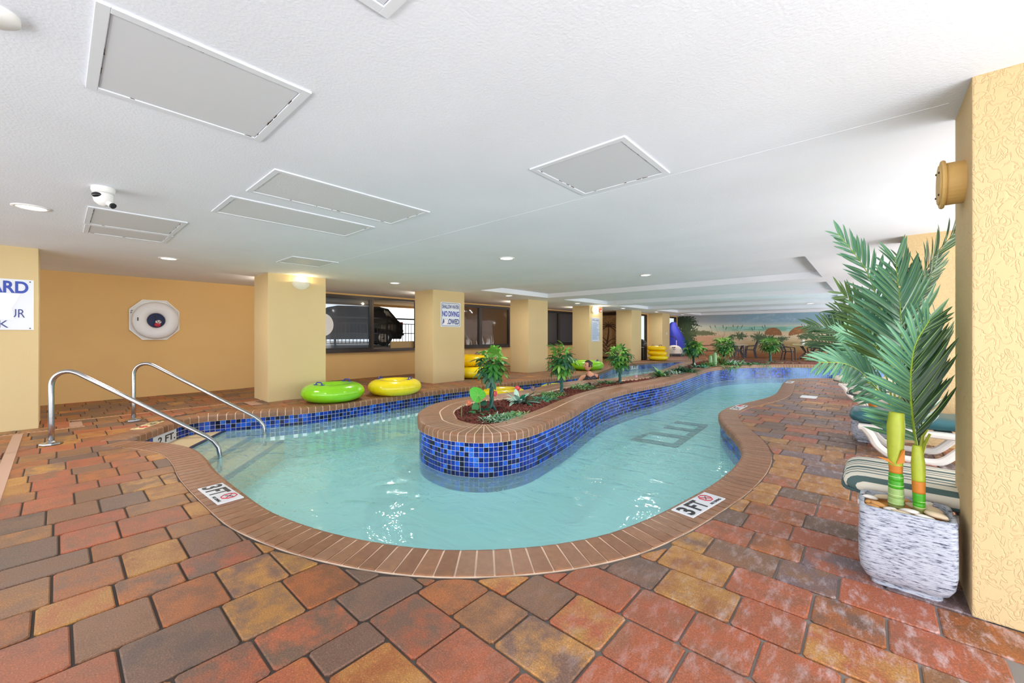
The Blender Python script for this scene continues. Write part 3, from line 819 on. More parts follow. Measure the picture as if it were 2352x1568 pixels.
# ------------------------------------------------------------------ text helper
def lettering(parent, s, M, height, m, width=None, bold=0.0, name='lettering', align='CENTER', extr=0.0012):
    cu = bpy.data.curves.new(name, 'FONT'); cu.body = s; cu.size = 1.0; cu.offset = bold; cu.extrude = 0.0; cu.align_x = align
    o = bpy.data.objects.new(name, cu); COL.objects.link(o); bpy.context.view_layer.update()
    bb = [Vector(c) for c in o.bound_box]; w0 = max(b.x for b in bb)-min(b.x for b in bb); h0 = max(b.y for b in bb)-min(b.y for b in bb)
    sy = height/max(1e-6, h0); sx = sy if width is None else width/max(1e-6, w0)
    cu.extrude = extr/max(sy, 1e-6)
    dep = bpy.context.evaluated_depsgraph_get(); me = bpy.data.meshes.new_from_object(o.evaluated_get(dep))
    bpy.data.objects.remove(o)
    y0 = min(b.y for b in bb)
    cx = (min(b.x for b in bb) + max(b.x for b in bb))/2 if align == 'CENTER' else (min(b.x for b in bb) if align == 'LEFT' else max(b.x for b in bb))
    T = Matrix.Diagonal((sx, sy, sy, 1)) @ Matrix.Translation((-cx, -(y0+h0/2), 0))
    me.transform(T); me.materials.clear(); me.materials.append(m)
    c = bpy.data.objects.new(name, me); link(c, parent); c.matrix_basis = M
    return c
def frame_M(origin, xdir, ydir):
    x = Vector(xdir).normalized(); y = Vector(ydir).normalized(); z = x.cross(y)
    return Matrix(((x.x, y.x, z.x, origin[0]), (x.y, y.y, z.y, origin[1]), (x.z, y.z, z.z, origin[2]), (0, 0, 0, 1)))

# ------------------------------------------------------------------ ceiling fittings
def panel(x0, x1, y0, y1, label, chips, rough=False, group=None):
    t = thing('ceiling_access_panel', label, 'panel', ((x0+x1)/2, (y0+y1)/2, H), 0, group)
    cx, cy = (x0+x1)/2, (y0+y1)/2; w_, h_ = x1-x0, y1-y0; f = min(0.04, 0.08*min(w_, h_)+0.012)
    bm = bmesh.new()
    for a, b, c, d in ((0, h_/2-f/2, w_, f), (0, -h_/2+f/2, w_, f), (-w_/2+f/2, 0, f, h_-2*f), (w_/2-f/2, 0, f, h_-2*f)):
        box(bm, (a, b, -0.005), (c, d, 0.012), bev=0.002)
    obj('frame', bm, M_pframe, t)
    bm = bmesh.new(); box(bm, (0, 0, -0.001), (w_-2*f-0.008, h_-2*f-0.008, 0.009)); obj('door', bm, M_panel_rough if rough else M_panel, t)
    rg = random.Random(int(w_*1000))
    bm = bmesh.new()
    for k in range(chips):
        s = rg.choice([0, 1, 2, 3]); q = rg.uniform(-0.47, 0.47); L = rg.uniform(0.008, 0.05); W = rg.uniform(0.002, 0.007)
        if s < 2: box(bm, (q*w_, (h_/2-f)*(1 if s else -1), -0.0075), (L, W, 0.003), rot=rg.uniform(-.2, .2))
        else: box(bm, ((w_/2-f)*(1 if s == 2 else -1), q*h_, -0.0075), (W, L, 0.003), rot=rg.uniform(-.2, .2))
    if chips: obj('paint_chips', bm, M_chip, t, kind='stuff')
    return t
panel(-2.81, -2.05, 0.09, 0.83, 'large square painted steel ceiling hatch with rust chips nearest the upper left corner', 26)
panel(-1.83, -1.10, 2.25, 2.985, 'square ceiling hatch with rusty chipped corner near the picture centre top', 22)
panel(-3.86, -3.19, 1.035, 2.40, 'wider of the two long textured ceiling hatches lying side by side', 16, True)
panel(-4.75, -4.09, 0.985, 2.33, 'narrower-looking far one of the two long textured ceiling hatches', 6, True)
panel(-6.83, -6.28, 0.20, 0.93, 'ceiling hatch leaf behind the camera dome, farther from the viewer', 6)
panel(-6.27, -5.41, 0.19, 0.92, 'ceiling hatch leaf behind the camera dome, with black edge line', 20)
panel(-7.25, -6.55, 2.37, 3.08, 'plain flush square ceiling hatch above the lamp column', 0)
panel(-1.353, -0.61, 0.08, 0.822, 'ceiling hatch corner cut by the top picture edge', 10)
for k, i in enumerate(LIGHTS_VISIBLE):
    x, y = LIGHTS[i]
    lab = {0: 'largest round recessed downlight at the left picture edge', 1: 'recessed downlight above the lifebuoy wall near the lamp column', 2: 'recessed downlight in front of the first window bay',
           3: 'recessed downlight in front of the second window bay', 4: 'recessed downlight in front of the third window bay', 5: 'recessed downlight before the carved palm panel', 6: 'recessed downlight above the litter bin',
           7: 'farthest recessed downlight of the left row by the mural', 9: 'recessed downlight alone above the planter island front', 10: 'recessed downlight inside the first ceiling coffer',
           12: 'recessed downlight inside the third ceiling coffer', 14: 'recessed downlight in the right part of the coffers'}[i]
    inc = any(a < y < b for a, b in COFF) and CX0 < x < CX1
    zc = H + (0.135 if inc else 0)
    t = thing('ceiling_downlight', lab, 'light', (x, y, zc), 0, 'round recessed ceiling downlights')
    bm = bmesh.new(); lathe(bm, [(0.125, 0.0), (0.124, -0.008), (0.10, -0.010), (0.094, -0.004)], 28, cap0=False, cap1=False); obj('trim_ring', bm, M_white, t, smooth=True)
    bm = bmesh.new(); lathe(bm, [(0.0955, -0.003), (0.05, -0.006), (0.0001, -0.007)], 24, cap0=False, cap1=False); obj('lens', bm, M_lamp, t)
# camera dome
t = thing('security_camera', 'white dome security camera hanging from the ceiling', 'camera', (-4.66, 0.25, H))
bm = bmesh.new(); lathe(bm, [(0.072, 0), (0.074, -0.025), (0.066, -0.045), (0.05, -0.05)], 28, cap0=False); obj('mount', bm, M_white, t, smooth=True)
bm = bmesh.new(); lathe(bm, [(0.062, -0.05), (0.064, -0.08), (0.055, -0.115), (0.03, -0.14), (0.0001, -0.148)], 28, cap0=False, cap1=False); obj('housing', bm, M_white, t, smooth=True)
M_lens = mat('dark_dome_glass', srgb(40, 40, 46), 0.08, 0.2)
bm = bmesh.new(); bmesh.ops.create_uvsphere(bm, u_segments=20, v_segments=12, radius=0.042, matrix=Matrix.Translation((0.022, -0.028, -0.072)) @ Matrix.Diagonal((1, 1, 0.62, 1))); obj('dome_lens', bm, M_lens, t, smooth=True)
bm = bmesh.new(); tube(bm, [(0.02, 0.02, -0.11), (0.058, 0.05, -0.145)], 0.022, 12); obj('nozzle', bm, M_white, t, smooth=True)
bm = bmesh.new(); tube(bm, [(0.056, 0.048, -0.143), (0.064, 0.055, -0.15)], 0.023, 12); obj('nozzle_ring', bm, M_black, t)
# smoke detector cut by the left edge
t = thing('smoke_detector', 'white round smoke detector at the upper left picture corner', 'detector', (-2.42, -0.16, H))
bm = bmesh.new(); lathe(bm, [(0.07, 0), (0.07, -0.02), (0.05, -0.035), (0.0001, -0.038)], 24, cap0=False, cap1=False); obj('body', bm, M_white, t, smooth=True)
# round vent cap on the near right column
t = thing('round_vent_cap', 'round ochre-painted vent cap on the side of the near right column', 'vent', (0.35, 3.03, 2.07))
Mx = Matrix.Rotation(-PI/2, 4, 'Y')
M_vent = mat('painted_vent', srgb(206, 168, 100), 0.6)
bm = bmesh.new(); lathe(bm, [(0.105, -0.005), (0.105, 0.06), (0.10, 0.075)], 32, M=Mx); obj('collar', bm, M_vent, t, smooth=False)
bm = bmesh.new(); lathe(bm, [(0.118, 0.068), (0.122, 0.075), (0.118, 0.083), (0.10, 0.085), (0.098, 0.09), (0.0001, 0.092)], 32, M=Mx, cap0=True, cap1=False); obj('cover', bm, M_vent, t)
for a in (0.6, 2.2, 3.9, 5.3):
    bm = bmesh.new(); lathe(bm, [(0.006, 0.088), (0.005, 0.095), (0.0001, 0.096)], 8, M=Mx @ Matrix.Translation((0.085*math.cos(a), 0.085*math.sin(a), 0)), cap1=False); obj('screw', bm, M_chip, t)
# bowl sconce
t = thing('wall_sconce', 'white half bowl uplight glowing on the broad column', 'light', (LX, 3.29, 2.36))
M_bowl = mat('frosted_bowl', srgb(232, 226, 208), 0.4)
bm = bmesh.new(); rs = []
for k in range(7):
    a = k/6*PI/2; r = 0.18*math.cos(a); z = -0.16*math.sin(a)
    rs.append(ring(bm, [(max(0.0, r)*0.62*math.sin(PI*j/16), -r*math.cos(PI*j/16), z) for j in range(17)]))
for a, b in zip(rs, rs[1:]): bridge(bm, a, b, closed=False)
obj('bowl', bm, M_bowl, t, smooth=True)
bm = bmesh.new(); box(bm, (0.006, 0, -0.02), (0.012, 0.16, 0.1)); obj('backplate', bm, M_white, t)
bm = bmesh.new(); lathe(bm, [(0.0001, -0.05), (0.018, -0.035), (0.02, -0.01), (0.0001, 0.005)], 12, M=Matrix.Translation((0.05, 0, 0)), cap0=False, cap1=False); obj('bulb', bm, mat('warm_bulb', srgb(255, 220, 150), 0.5, emit=((1, 0.8, 0.45, 1), 25)), t)
pl = bpy.data.lights.new('sconce_bulb', 'POINT'); pl.energy = 7; pl.color = (1.0, 0.74, 0.38); pl.shadow_soft_size = 0.03
po = bpy.data.objects.new('sconce_bulb', pl); COL.objects.link(po); po.location = (LX+0.07, 3.29, 2.385)

for y0, lb in ((6.60, 'uplight bowl on the rear of the no diving column'), (10.57, 'uplight bowl on the rear of the plain third column'), (14.53, 'uplight bowl on the rear of the pool rules column'), (2.69, 'uplight bowl on the rear of the lamp column')):
    t2_ = copy_tree(t); t2_.location = (LX-0.82, y0+0.45, 2.34); t2_.rotation_euler = (0, 0, PI); t2_['label'] = lb
    pl = bpy.data.lights.new('sconce_bulb', 'POINT'); pl.energy = 22; pl.color = (1.0, 0.88, 0.70); pl.shadow_soft_size = 0.04
    po = bpy.data.objects.new('sconce_bulb', pl); COL.objects.link(po); po.location = (LX-0.92, y0+0.45, 2.36)

# ------------------------------------------------------------------ signs
WX = lambda y, z, dx=0.0: frame_M((LX+dx, y, z), (0, 1, 0), (0, 0, 1))
def sign_board(t, y0, y1, z0, z1, m=M_sign_white, rad=0.03, border=None):
    bm = bmesh.new(); box(bm, (0.005, 0, 0), (0.008, y1-y0, z1-z0), bev=0.002); obj('board', bm, m, t)
    if border:
        bm = bmesh.new(); yy, zz = (y1-y0)/2-0.028, (z1-z0)/2-0.028
        pts = [(0.0105, sy*(yy-rad)+rad*math.cos(a)*1.0*(1), sz*(zz-rad)+rad*math.sin(a)) for sy, sz, a0 in ((1, 1, 0), (-1, 1, 90), (-1, -1, 180), (1, -1, 270)) for a in [math.radians(a0+k*22.5) for k in range(5)]]
        tube(bm, pts, 0.0055, 4, closed=True); obj('border', bm, border, t)
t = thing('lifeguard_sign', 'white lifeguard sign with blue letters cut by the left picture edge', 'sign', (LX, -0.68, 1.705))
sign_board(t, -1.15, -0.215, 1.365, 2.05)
L = lambda y, z, dx=0.0105: frame_M((dx, y, z), (0, 1, 0), (0, 0, 1))
lettering(t, 'LIFEGUARD', L(-0.01, 0.235), 0.165, M_sign_blue, width=0.86, bold=0.03)
lettering(t, 'SWIM AT YOUR', L(-0.01, -0.118), 0.115, M_sign_navy, width=0.80)
lettering(t, 'OWN RISK', L(-0.10, -0.265), 0.10, M_sign_navy, width=0.70)
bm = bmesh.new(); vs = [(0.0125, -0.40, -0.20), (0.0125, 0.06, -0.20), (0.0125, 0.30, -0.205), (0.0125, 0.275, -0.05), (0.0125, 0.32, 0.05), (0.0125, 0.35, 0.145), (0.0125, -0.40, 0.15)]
f = bm.faces.new([bm.verts.new(v) for v in vs]); obj('glare_wear_patch', bm, mat('white_patch', srgb(244, 244, 247), 0.5), t)  # white glare across the lettering, painted in as a flat patch
for z in (0.315, -0.32):
    bm = bmesh.new(); box(bm, (0.011, 0.435, z), (0.004, 0.014, 0.014)); obj('screw', bm, M_black, t)
t = thing('no_diving_sign', 'white and blue shallow water no diving sign on the second column', 'sign', (LX, 7.195, 1.845))
sign_board(t, 6.85, 7.54, 1.51, 2.18, border=M_sign_navy)
lettering(t, 'SHALLOW WATER', L(0, 0.215), 0.105, M_sign_navy, width=0.585, bold=0.02)
lettering(t, 'NO DIVING', L(0, 0.02), 0.15, M_sign_blue, width=0.59, bold=0.03)
lettering(t, 'ALLOWED', L(0, -0.19), 0.15, M_sign_navy, width=0.59, bold=0.03)
bm = bmesh.new(); f = bm.faces.new([bm.verts.new(v) for v in [(0.0125, -0.215, -0.13), (0.0125, -0.12, -0.13), (0.0125, -0.12, -0.26), (0.0125, -0.24, -0.27)]]); obj('glare_wear_patch', bm, mat('pale_pink_patch', srgb(240, 232, 238), 0.5), t)  # pale patch where the letters are worn away
t = thing('pool_rules_sign', 'tall narrow pool rules notice with dense blue text on column', 'sign', (LX, 15.03, 1.50))
sign_board(t, 14.70, 15.36, 1.0, 2.0, border=M_sign_navy)
lettering(t, 'POOL RULES', L(0, 0.40), 0.085, M_sign_navy, width=0.5, bold=0.02)
M_text = mat('sign_text_blue', srgb(120, 150, 205), 0.5)
bm = bmesh.new(); rg = random.Random(2); z = 0.31
while z > -0.42:
    Lr = rg.choice([0.5, 0.5, 0.46, 0.38, 0.5, 0.3]); y = -0.25
    while y < -0.25+Lr:
        wl = rg.uniform(0.02, 0.06); box(bm, (0.0105, y+wl/2, z), (0.002, wl, 0.016)); y += wl+0.012
    z -= 0.031
obj('small_print', bm, M_text, t, kind='stuff')
t = thing('wall_lantern', 'bright rectangular glowing wall lamp above the pool rules notice', 'light', (LX, 15.0, 2.33))
bm = bmesh.new(); box(bm, (0.05, 0, 0), (0.09, 0.17, 0.32), bev=0.012); obj('diffuser', bm, mat('lantern_glow', srgb(255, 250, 235), 0.5, emit=((1, 0.93, 0.78, 1), 9.0)), t)
bm = bmesh.new(); box(bm, (0.006, 0, 0), (0.012, 0.2, 0.35)); obj('backplate', bm, M_white, t)
pl = bpy.data.lights.new('lantern_light', 'POINT'); pl.energy = 9; pl.color = (1.0, 0.86, 0.6); pl.shadow_soft_size = 0.08
po = bpy.data.objects.new('lantern_light', pl); COL.objects.link(po); po.location = (LX+0.16, 15.0, 2.33)
t = thing('wall_speaker', 'round cream wall speaker left of the rectangular lamp', 'speaker', (LX, 14.80, 2.33))
bm = bmesh.new(); lathe(bm, [(0.14, 0.0), (0.14, 0.03), (0.12, 0.045), (0.06, 0.05), (0.0001, 0.045)], 24, M=Matrix.Rotation(PI/2, 4, 'Y'), cap1=False); obj('body', bm, mat('cream_plastic', srgb(240, 224, 184), 0.5), t, smooth=True)
bm = bmesh.new(); lathe(bm, [(0.05, 0.047), (0.045, 0.056), (0.0001, 0.06)], 16, M=Matrix.Rotation(PI/2, 4, 'Y'), cap1=False); obj('cone', bm, mat('tan_plastic', srgb(206, 186, 140), 0.5), t)
t = thing('fire_alarm', 'small red fire alarm strobe right of the rectangular lamp', 'alarm', (LX, 15.37, 2.33))
bm = bmesh.new(); box(bm, (0.03, 0, 0), (0.06, 0.12, 0.15), bev=0.008); obj('housing', bm, mat('alarm_red', srgb(196, 52, 28), 0.4), t)
bm = bmesh.new(); box(bm, (0.07, 0.0, -0.03), (0.03, 0.08, 0.05), bev=0.008); obj('strobe_lens', bm, M_white, t)
t = thing('wall_switch', 'small pale switch plate on the farthest column', 'switch', (LX, 22.95, 1.35))
bm = bmesh.new(); box(bm, (0.006, 0, 0), (0.012, 0.1, 0.13), bev=0.003); obj('plate', bm, M_white, t)
bm = bmesh.new(); box(bm, (0.014, 0, 0), (0.01, 0.03, 0.05)); obj('toggle', bm, M_sign_white, t)

# ------------------------------------------------------------------ window bays
def glass(name, tint, rough, op, milk):
    m, nt, b = NM(name); nt.nodes.remove(b); out = nt.nodes['Material Output']
    tr = N(nt, 'ShaderNodeBsdfTransparent'); gl = N(nt, 'ShaderNodeBsdfGlossy'); gl.inputs['Roughness'].default_value = rough; gl.inputs['Color'].default_value = (0.9, 0.9, 0.9, 1)
    df = N(nt, 'ShaderNodeBsdfDiffuse'); df.inputs['Color'].default_value = milk
    tr.inputs['Color'].default_value = tint
    a = N(nt, 'ShaderNodeMixShader'); a.inputs['Fac'].default_value = op; nt.links.new(tr.outputs[0], a.inputs[1]); nt.links.new(df.outputs[0], a.inputs[2])
    fr = N(nt, 'ShaderNodeFresnel'); fr.inputs['IOR'].default_value = 1.35
    geo = N(nt, 'ShaderNodeTexCoord'); nz = N(nt, 'ShaderNodeTexNoise'); nz.inputs['Scale'].default_value = 0.8; nz.inputs['Distortion'].default_value = 1.0; nt.links.new(geo.outputs['Object'], nz.inputs['Vector'])
    bp = N(nt, 'ShaderNodeBump'); bp.inputs['Strength'].default_value = 0.5 if op > 0.4 else 0.06; bp.inputs['Distance'].default_value = 0.08
    nt.links.new(nz.outputs['Fac'], bp.inputs['Height']); nt.links.new(bp.outputs['Normal'], gl.inputs['Normal'])
    gg = N(nt, 'ShaderNodeNewGeometry'); inv = N(nt, 'ShaderNodeMath', operation='SUBTRACT'); inv.inputs[0].default_value = 1.0; nt.links.new(gg.outputs['Backfacing'], inv.inputs[1])
    ff = N(nt, 'ShaderNodeMath', operation='MULTIPLY'); nt.links.new(fr.outputs[0], ff.inputs[0]); nt.links.new(inv.outputs[0], ff.inputs[1])
    mx = N(nt, 'ShaderNodeMixShader'); nt.links.new(ff.outputs[0], mx.inputs['Fac']); nt.links.new(a.outputs[0], mx.inputs[1]); nt.links.new(gl.outputs[0], mx.inputs[2])
    nt.links.new(mx.outputs[0], out.inputs['Surface']); return m
G_haze = glass('hazy_glass', (0.82, 0.86, 0.9, 1), 0.05, 0.28, srgb(120, 130, 145))
G_brown = glass('bronze_film_glass', (0.35, 0.28, 0.22, 1), 0.06, 0.62, srgb(120, 92, 70))
G_dark = glass('smoked_glass', (0.3, 0.3, 0.32, 1), 0.1, 0.6, srgb(100, 98, 104))
def frame_box(bm, y0, y1, z0, z1, wd, x=0.0, dp=0.07):
    box(bm, (x, (y0+y1)/2, z1-wd/2), (dp, y1-y0, wd)); box(bm, (x, (y0+y1)/2, z0+wd/2), (dp, y1-y0, wd))
    box(bm, (x, y0+wd/2, (z0+z1)/2), (dp, wd, z1-z0-2*wd)); box(bm, (x, y1-wd/2, (z0+z1)/2), (dp, wd, z1-z0-2*wd))
def window(n, y0, y1, ym, glasses, sash):
    t = bpy.data.objects.new('window_%d' % n, None); link(t); t['kind'] = 'structure'; t.location = (BX-0.03, 0, 0)
    bm = bmesh.new(); frame_box(bm, y0, y1, SILL, WTOP, 0.06, dp=0.12); box(bm, (0.0, ym, (SILL+WTOP)/2), (0.1, 0.09, WTOP-SILL-0.1)); obj('window_frame', bm, M_frame, t)
    bm = bmesh.new(); box(bm, (0.07, (y0+y1)/2, SILL-0.012), (0.14, y1-y0, 0.03)); obj('window_sill', bm, M_frame, t)
    for (a, b), g, s in zip(((y0+0.06, ym-0.045), (ym+0.045, y1-0.06)), glasses, sash):
        if s: bm = bmesh.new(); frame_box(bm, a, b, SILL+0.06, WTOP-0.06, 0.05, x=0.02, dp=0.04); obj('sash', bm, M_frame_black, t)
        if g: bm = bmesh.new(); box(bm, (0.0, (a+b)/2, (SILL+WTOP)/2), (0.006, b-a, WTOP-SILL-0.12)); obj('pane', bm, g, t)
    return t
window(1, 4.35, 8.0, 6.37, (G_haze, None), (True, False))
window(2, 8.9, 12.62, 10.92, (G_brown, G_brown), (True, True))
window(3, 14.3, 18.1, 16.19, (G_dark, G_dark), (True, True))
# dim room behind the second and third bays
bm = bmesh.new(); box(bm, (BX-0.65, 14.15, 1.3), (0.1, 10.8, 2.8)); box(bm, (BX-0.4, 8.8, 1.3), (0.4, 0.1, 2.8)); box(bm, (BX-0.4, 19.5, 1.3), (0.4, 0.1, 2.8)); box(bm, (BX-0.4, 14.15, 2.65), (0.6, 10.8, 0.1)); box(bm, (BX-0.4, 14.15, 0.02), (0.4, 10.6, 0.05))
struct('wall_far_room', bm, mat('dim_room_brown', srgb(150, 116, 84), 0.8))
# arched plastic sheet leaning inside the window corner behind the lamp column and in bay two
M_sheet = mat('white_disc', srgb(236, 238, 242), 0.4)
def disc_on_glass(y, z, ry, rz, label):
    bm = bmesh.new(); v = []
    for k in range(28):
        a = 2*PI*k/28; v.append((0, ry*math.cos(a), rz*math.sin(a)))
    f0 = ring(bm, v); f1 = ring(bm, [(0.008, q[1], q[2]) for q in v]); bridge(bm, f0, f1); bm.faces.new(f1); bm.faces.new(list(reversed(f0)))
    o = obj('round_decal', bm, M_sheet, loc=(BX+0.03, y, z)); tag(o, label, 'decal'); return o
disc_on_glass(4.87, 1.57, 0.30, 0.32, 'white round decal on window glass beside the lamp column')

# ------------------------------------------------------------------ garage outside the open window
bm = bmesh.new(); box(bm, (BX-8, 6.0, 0.45), (15.6, 14.0, 0.86)); struct('garage_floor', bm, M_concrete)
bm = bmesh.new(); box(bm, (BX-2.5, 6.0, 2.72), (4.6, 14.0, 0.25)); box(bm, (BX-4.7, 6.0, 2.62), (0.3, 14.0, 0.2)); struct('garage_ceiling', bm, M_wall)
for yy, lb in ((4.75, 'garage post seen through the hazy pane'), ):
    bm = bmesh.new(); box(bm, (BX-2.6, yy-0.3, 1.73), (0.5, 0.7, 1.7)); tag(obj('garage_post', bm, M_wall), lb, 'post')
t = thing('picket_fence', 'dark metal picket fence outside the open window', 'fence', (BX-1.35, 0, 0.88))
bm = bmesh.new(); 
for z, d in ((0.98, 0.05), (0.80, 0.03), (0.46, 0.03), (0.14, 0.03)):
    bm = bmesh.new(); box(bm, (0, 6.5, z), (0.04, 9.5, d)); obj('rail', bm, M_black, t)
bm = bmesh.new(); box(bm, (0, 0, 0.46), (0.016, 0.016, 0.70)); me = bpy.data.meshes.new('picket'); bm.to_mesh(me); bm.free(); me.materials.append(M_black)
for k in range(60): inst('picket', me, t, Matrix.Translation((0, 2.2+k*0.125, 0)))
bm = bmesh.new(); box(bm, (0, 0, 0.5), (0.045, 0.045, 1.0)); me = bpy.data.meshes.new('post'); bm.to_mesh(me); bm.free(); me.materials.append(M_black)
for k in range(5): inst('post', me, t, Matrix.Translation((0, 2.2+k*1.83, 0)))
bm = bmesh.new(); box(bm, (BX-0.16, 7.75, 0.97), (0.05, 1.3, 0.22)); tag(obj('ledge_board', bm, mat('tan_board', srgb(176, 148, 104), 0.7)), 'low tan board lying in the open window corner', 'board')
def car(loc, rotz, m, label, tail):
    t = thing('car', label, 'car', loc, rotz)
    prof = [(-2.0, 0.25), (-2.08, 0.55), (-2.0, 0.85), (-1.85, 1.0), (-1.55, 1.38), (-1.2, 1.46), (0.2, 1.46), (0.55, 1.38), (1.05, 0.98), (1.8, 0.86), (2.1, 0.7), (2.15, 0.4), (2.05, 0.25)]
    bm = bmesh.new(); L_ = []
    for y, k in ((-0.86, 0.93), (-0.84, 1.0), (0.84, 1.0), (0.86, 0.93)):
        L_.append(ring(bm, [(x*(1 if abs(y) < 0.85 else 0.985), y*(1 if z < 0.95 else 0.84), 0.25+(z-0.25)*(1 if abs(y) < 0.85 else k)) for x, z in prof]))
    for a, b in zip(L_, L_[1:]): bridge(bm, a, b)
    bm.faces.new(list(reversed(L_[0]))); bm.faces.new(L_[-1]); bmesh.ops.recalc_face_normals(bm, faces=bm.faces)
    obj('body', bm, m, t)
    gm = mat('car_glass', srgb(30, 36, 40), 0.08)
    for s in (-1, 1):
        bm = bmesh.new(); f = bm.faces.new([bm.verts.new(v) for v in [(-1.5, s*0.748, 1.0), (-1.35, s*0.73, 1.36), (0.25, s*0.73, 1.38), (0.85, s*0.76, 1.0)]]); obj('side_window', bm, gm, t)
        bm = bmesh.new(); tube(bm, [(-1.52, s*0.75, 1.0), (-1.40, s*0.735, 1.36), (-1.2, s*0.735, 1.41), (0.25, s*0.735, 1.41), (0.9, s*0.765, 1.0)], 0.015, 5); obj('window_trim', bm, M_steel, t)
        for wx in (-1.35, 1.35):
            Mw = Matrix.Translation((wx, s*0.82, 0.31)) @ Matrix.Rotation(PI/2*(-s), 4, 'X')
            bm = bmesh.new(); lathe(bm, [(0.20, 0.0), (0.30, 0.0), (0.31, 0.03), (0.31, 0.06), (0.29, 0.08), (0.21, 0.075)], 24, M=Mw, cap0=False, cap1=False); w_ = obj('wheel', bm, M_black, t)
            bm = bmesh.new(); lathe(bm, [(0.205, 0.06), (0.18, 0.05), (0.06, 0.045), (0.0001, 0.06)], 24, M=Mw, cap0=False, cap1=False)
            obj('rim', bm, M_steel, w_)
    bm = bmesh.new(); f = bm.faces.new([bm.verts.new(v) for v in [(-1.86, -0.62, 1.04), (-1.86, 0.62, 1.04), (-1.58, 0.58, 1.37), (-1.58, -0.58, 1.37)]]); obj('rear_window', bm, gm, t)
    for s in (-1, 1):
        bm = bmesh.new(); box(bm, (-2.02, s*0.68, 0.80), (0.10, 0.30, 0.18), bev=0.02); obj('tail_light', bm, tail, t)
    bm = bmesh.new(); box(bm, (-2.07, 0, 0.42), (0.1, 1.5, 0.08)); obj('bumper', bm, M_dark_grey, t)
    return t
M_tail = mat('tail_light_red', srgb(200, 20, 30), 0.2)
car((-14.8, 7.1, 0.88), -PI*0.62, mat('dark_car_paint', srgb(42, 44, 48), 0.2), 'dark grey parked car with red tail light behind the picket fence', M_tail)
car((-18.2, 4.2, 0.88), PI*0.5, mat('silver_car_paint', srgb(176, 182, 190), 0.2, 0.4), 'silver parked car behind the hazy pane, partly hidden by fence', M_tail)

# ------------------------------------------------------------------ painted panels (flat artwork with vertex colours)
def painted(name, W, Hh, nx, nz, fn, M, parent=None, rough=0.7, kind=None):
    us = np.linspace(0, 1, nx+1); vs_ = np.linspace(0, 1, nz+1); UU, VV = np.meshgrid(us, vs_)
    verts = np.stack([UU.ravel()*W, VV.ravel()*Hh, np.zeros(UU.size)], 1)
    idx = np.arange((nx+1)*(nz+1)).reshape(nz+1, nx+1)
    F = np.stack([idx[:-1, :-1].ravel(), idx[:-1, 1:].ravel(), idx[1:, 1:].ravel(), idx[1:, :-1].ravel()], 1)
    me = bpy.data.meshes.new(name); me.from_pydata(verts.tolist(), [], F.tolist())
    colr = fn(UU.ravel()*W, VV.ravel()*Hh)
    colr = np.clip(colr*(1.12 if 'trim' in name else 1.0), 0, 255)/255.0; lin = np.where(colr <= 0.04045, colr/12.92, ((colr+0.055)/1.055)**2.4)
    a = me.color_attributes.new('Paint', 'FLOAT_COLOR', 'POINT'); a.data.foreach_set('color', np.concatenate([lin, np.ones((len(lin), 1))], 1).astype(np.float32).ravel())
    m, nt, b = NM(name+'_paint'); at = N(nt, 'ShaderNodeAttribute'); at.attribute_name = 'Paint'; nt.links.new(at.outputs['Color'], b.inputs['Base Color']); b.inputs['Roughness'].default_value = rough
    me.materials.append(m); me.update(); o = inst(name, me, parent, M)
    if kind: o['kind'] = kind
    return o
def vnoise(x, y, s, seed=0):
    """cheap smooth value noise"""
    rg = np.random.RandomState(seed); G = rg.rand(256, 256); X = x*s; Y = y*s
    xi = np.floor(X).astype(int); yi = np.floor(Y).astype(int); fx = X-xi; fy = Y-yi; fx = fx*fx*(3-2*fx); fy = fy*fy*(3-2*fy)
    g = lambda a, b: G[a % 256, b % 256]
    return (g(xi, yi)*(1-fx)+g(xi+1, yi)*fx)*(1-fy)+(g(xi, yi+1)*(1-fx)+g(xi+1, yi+1)*fx)*fy
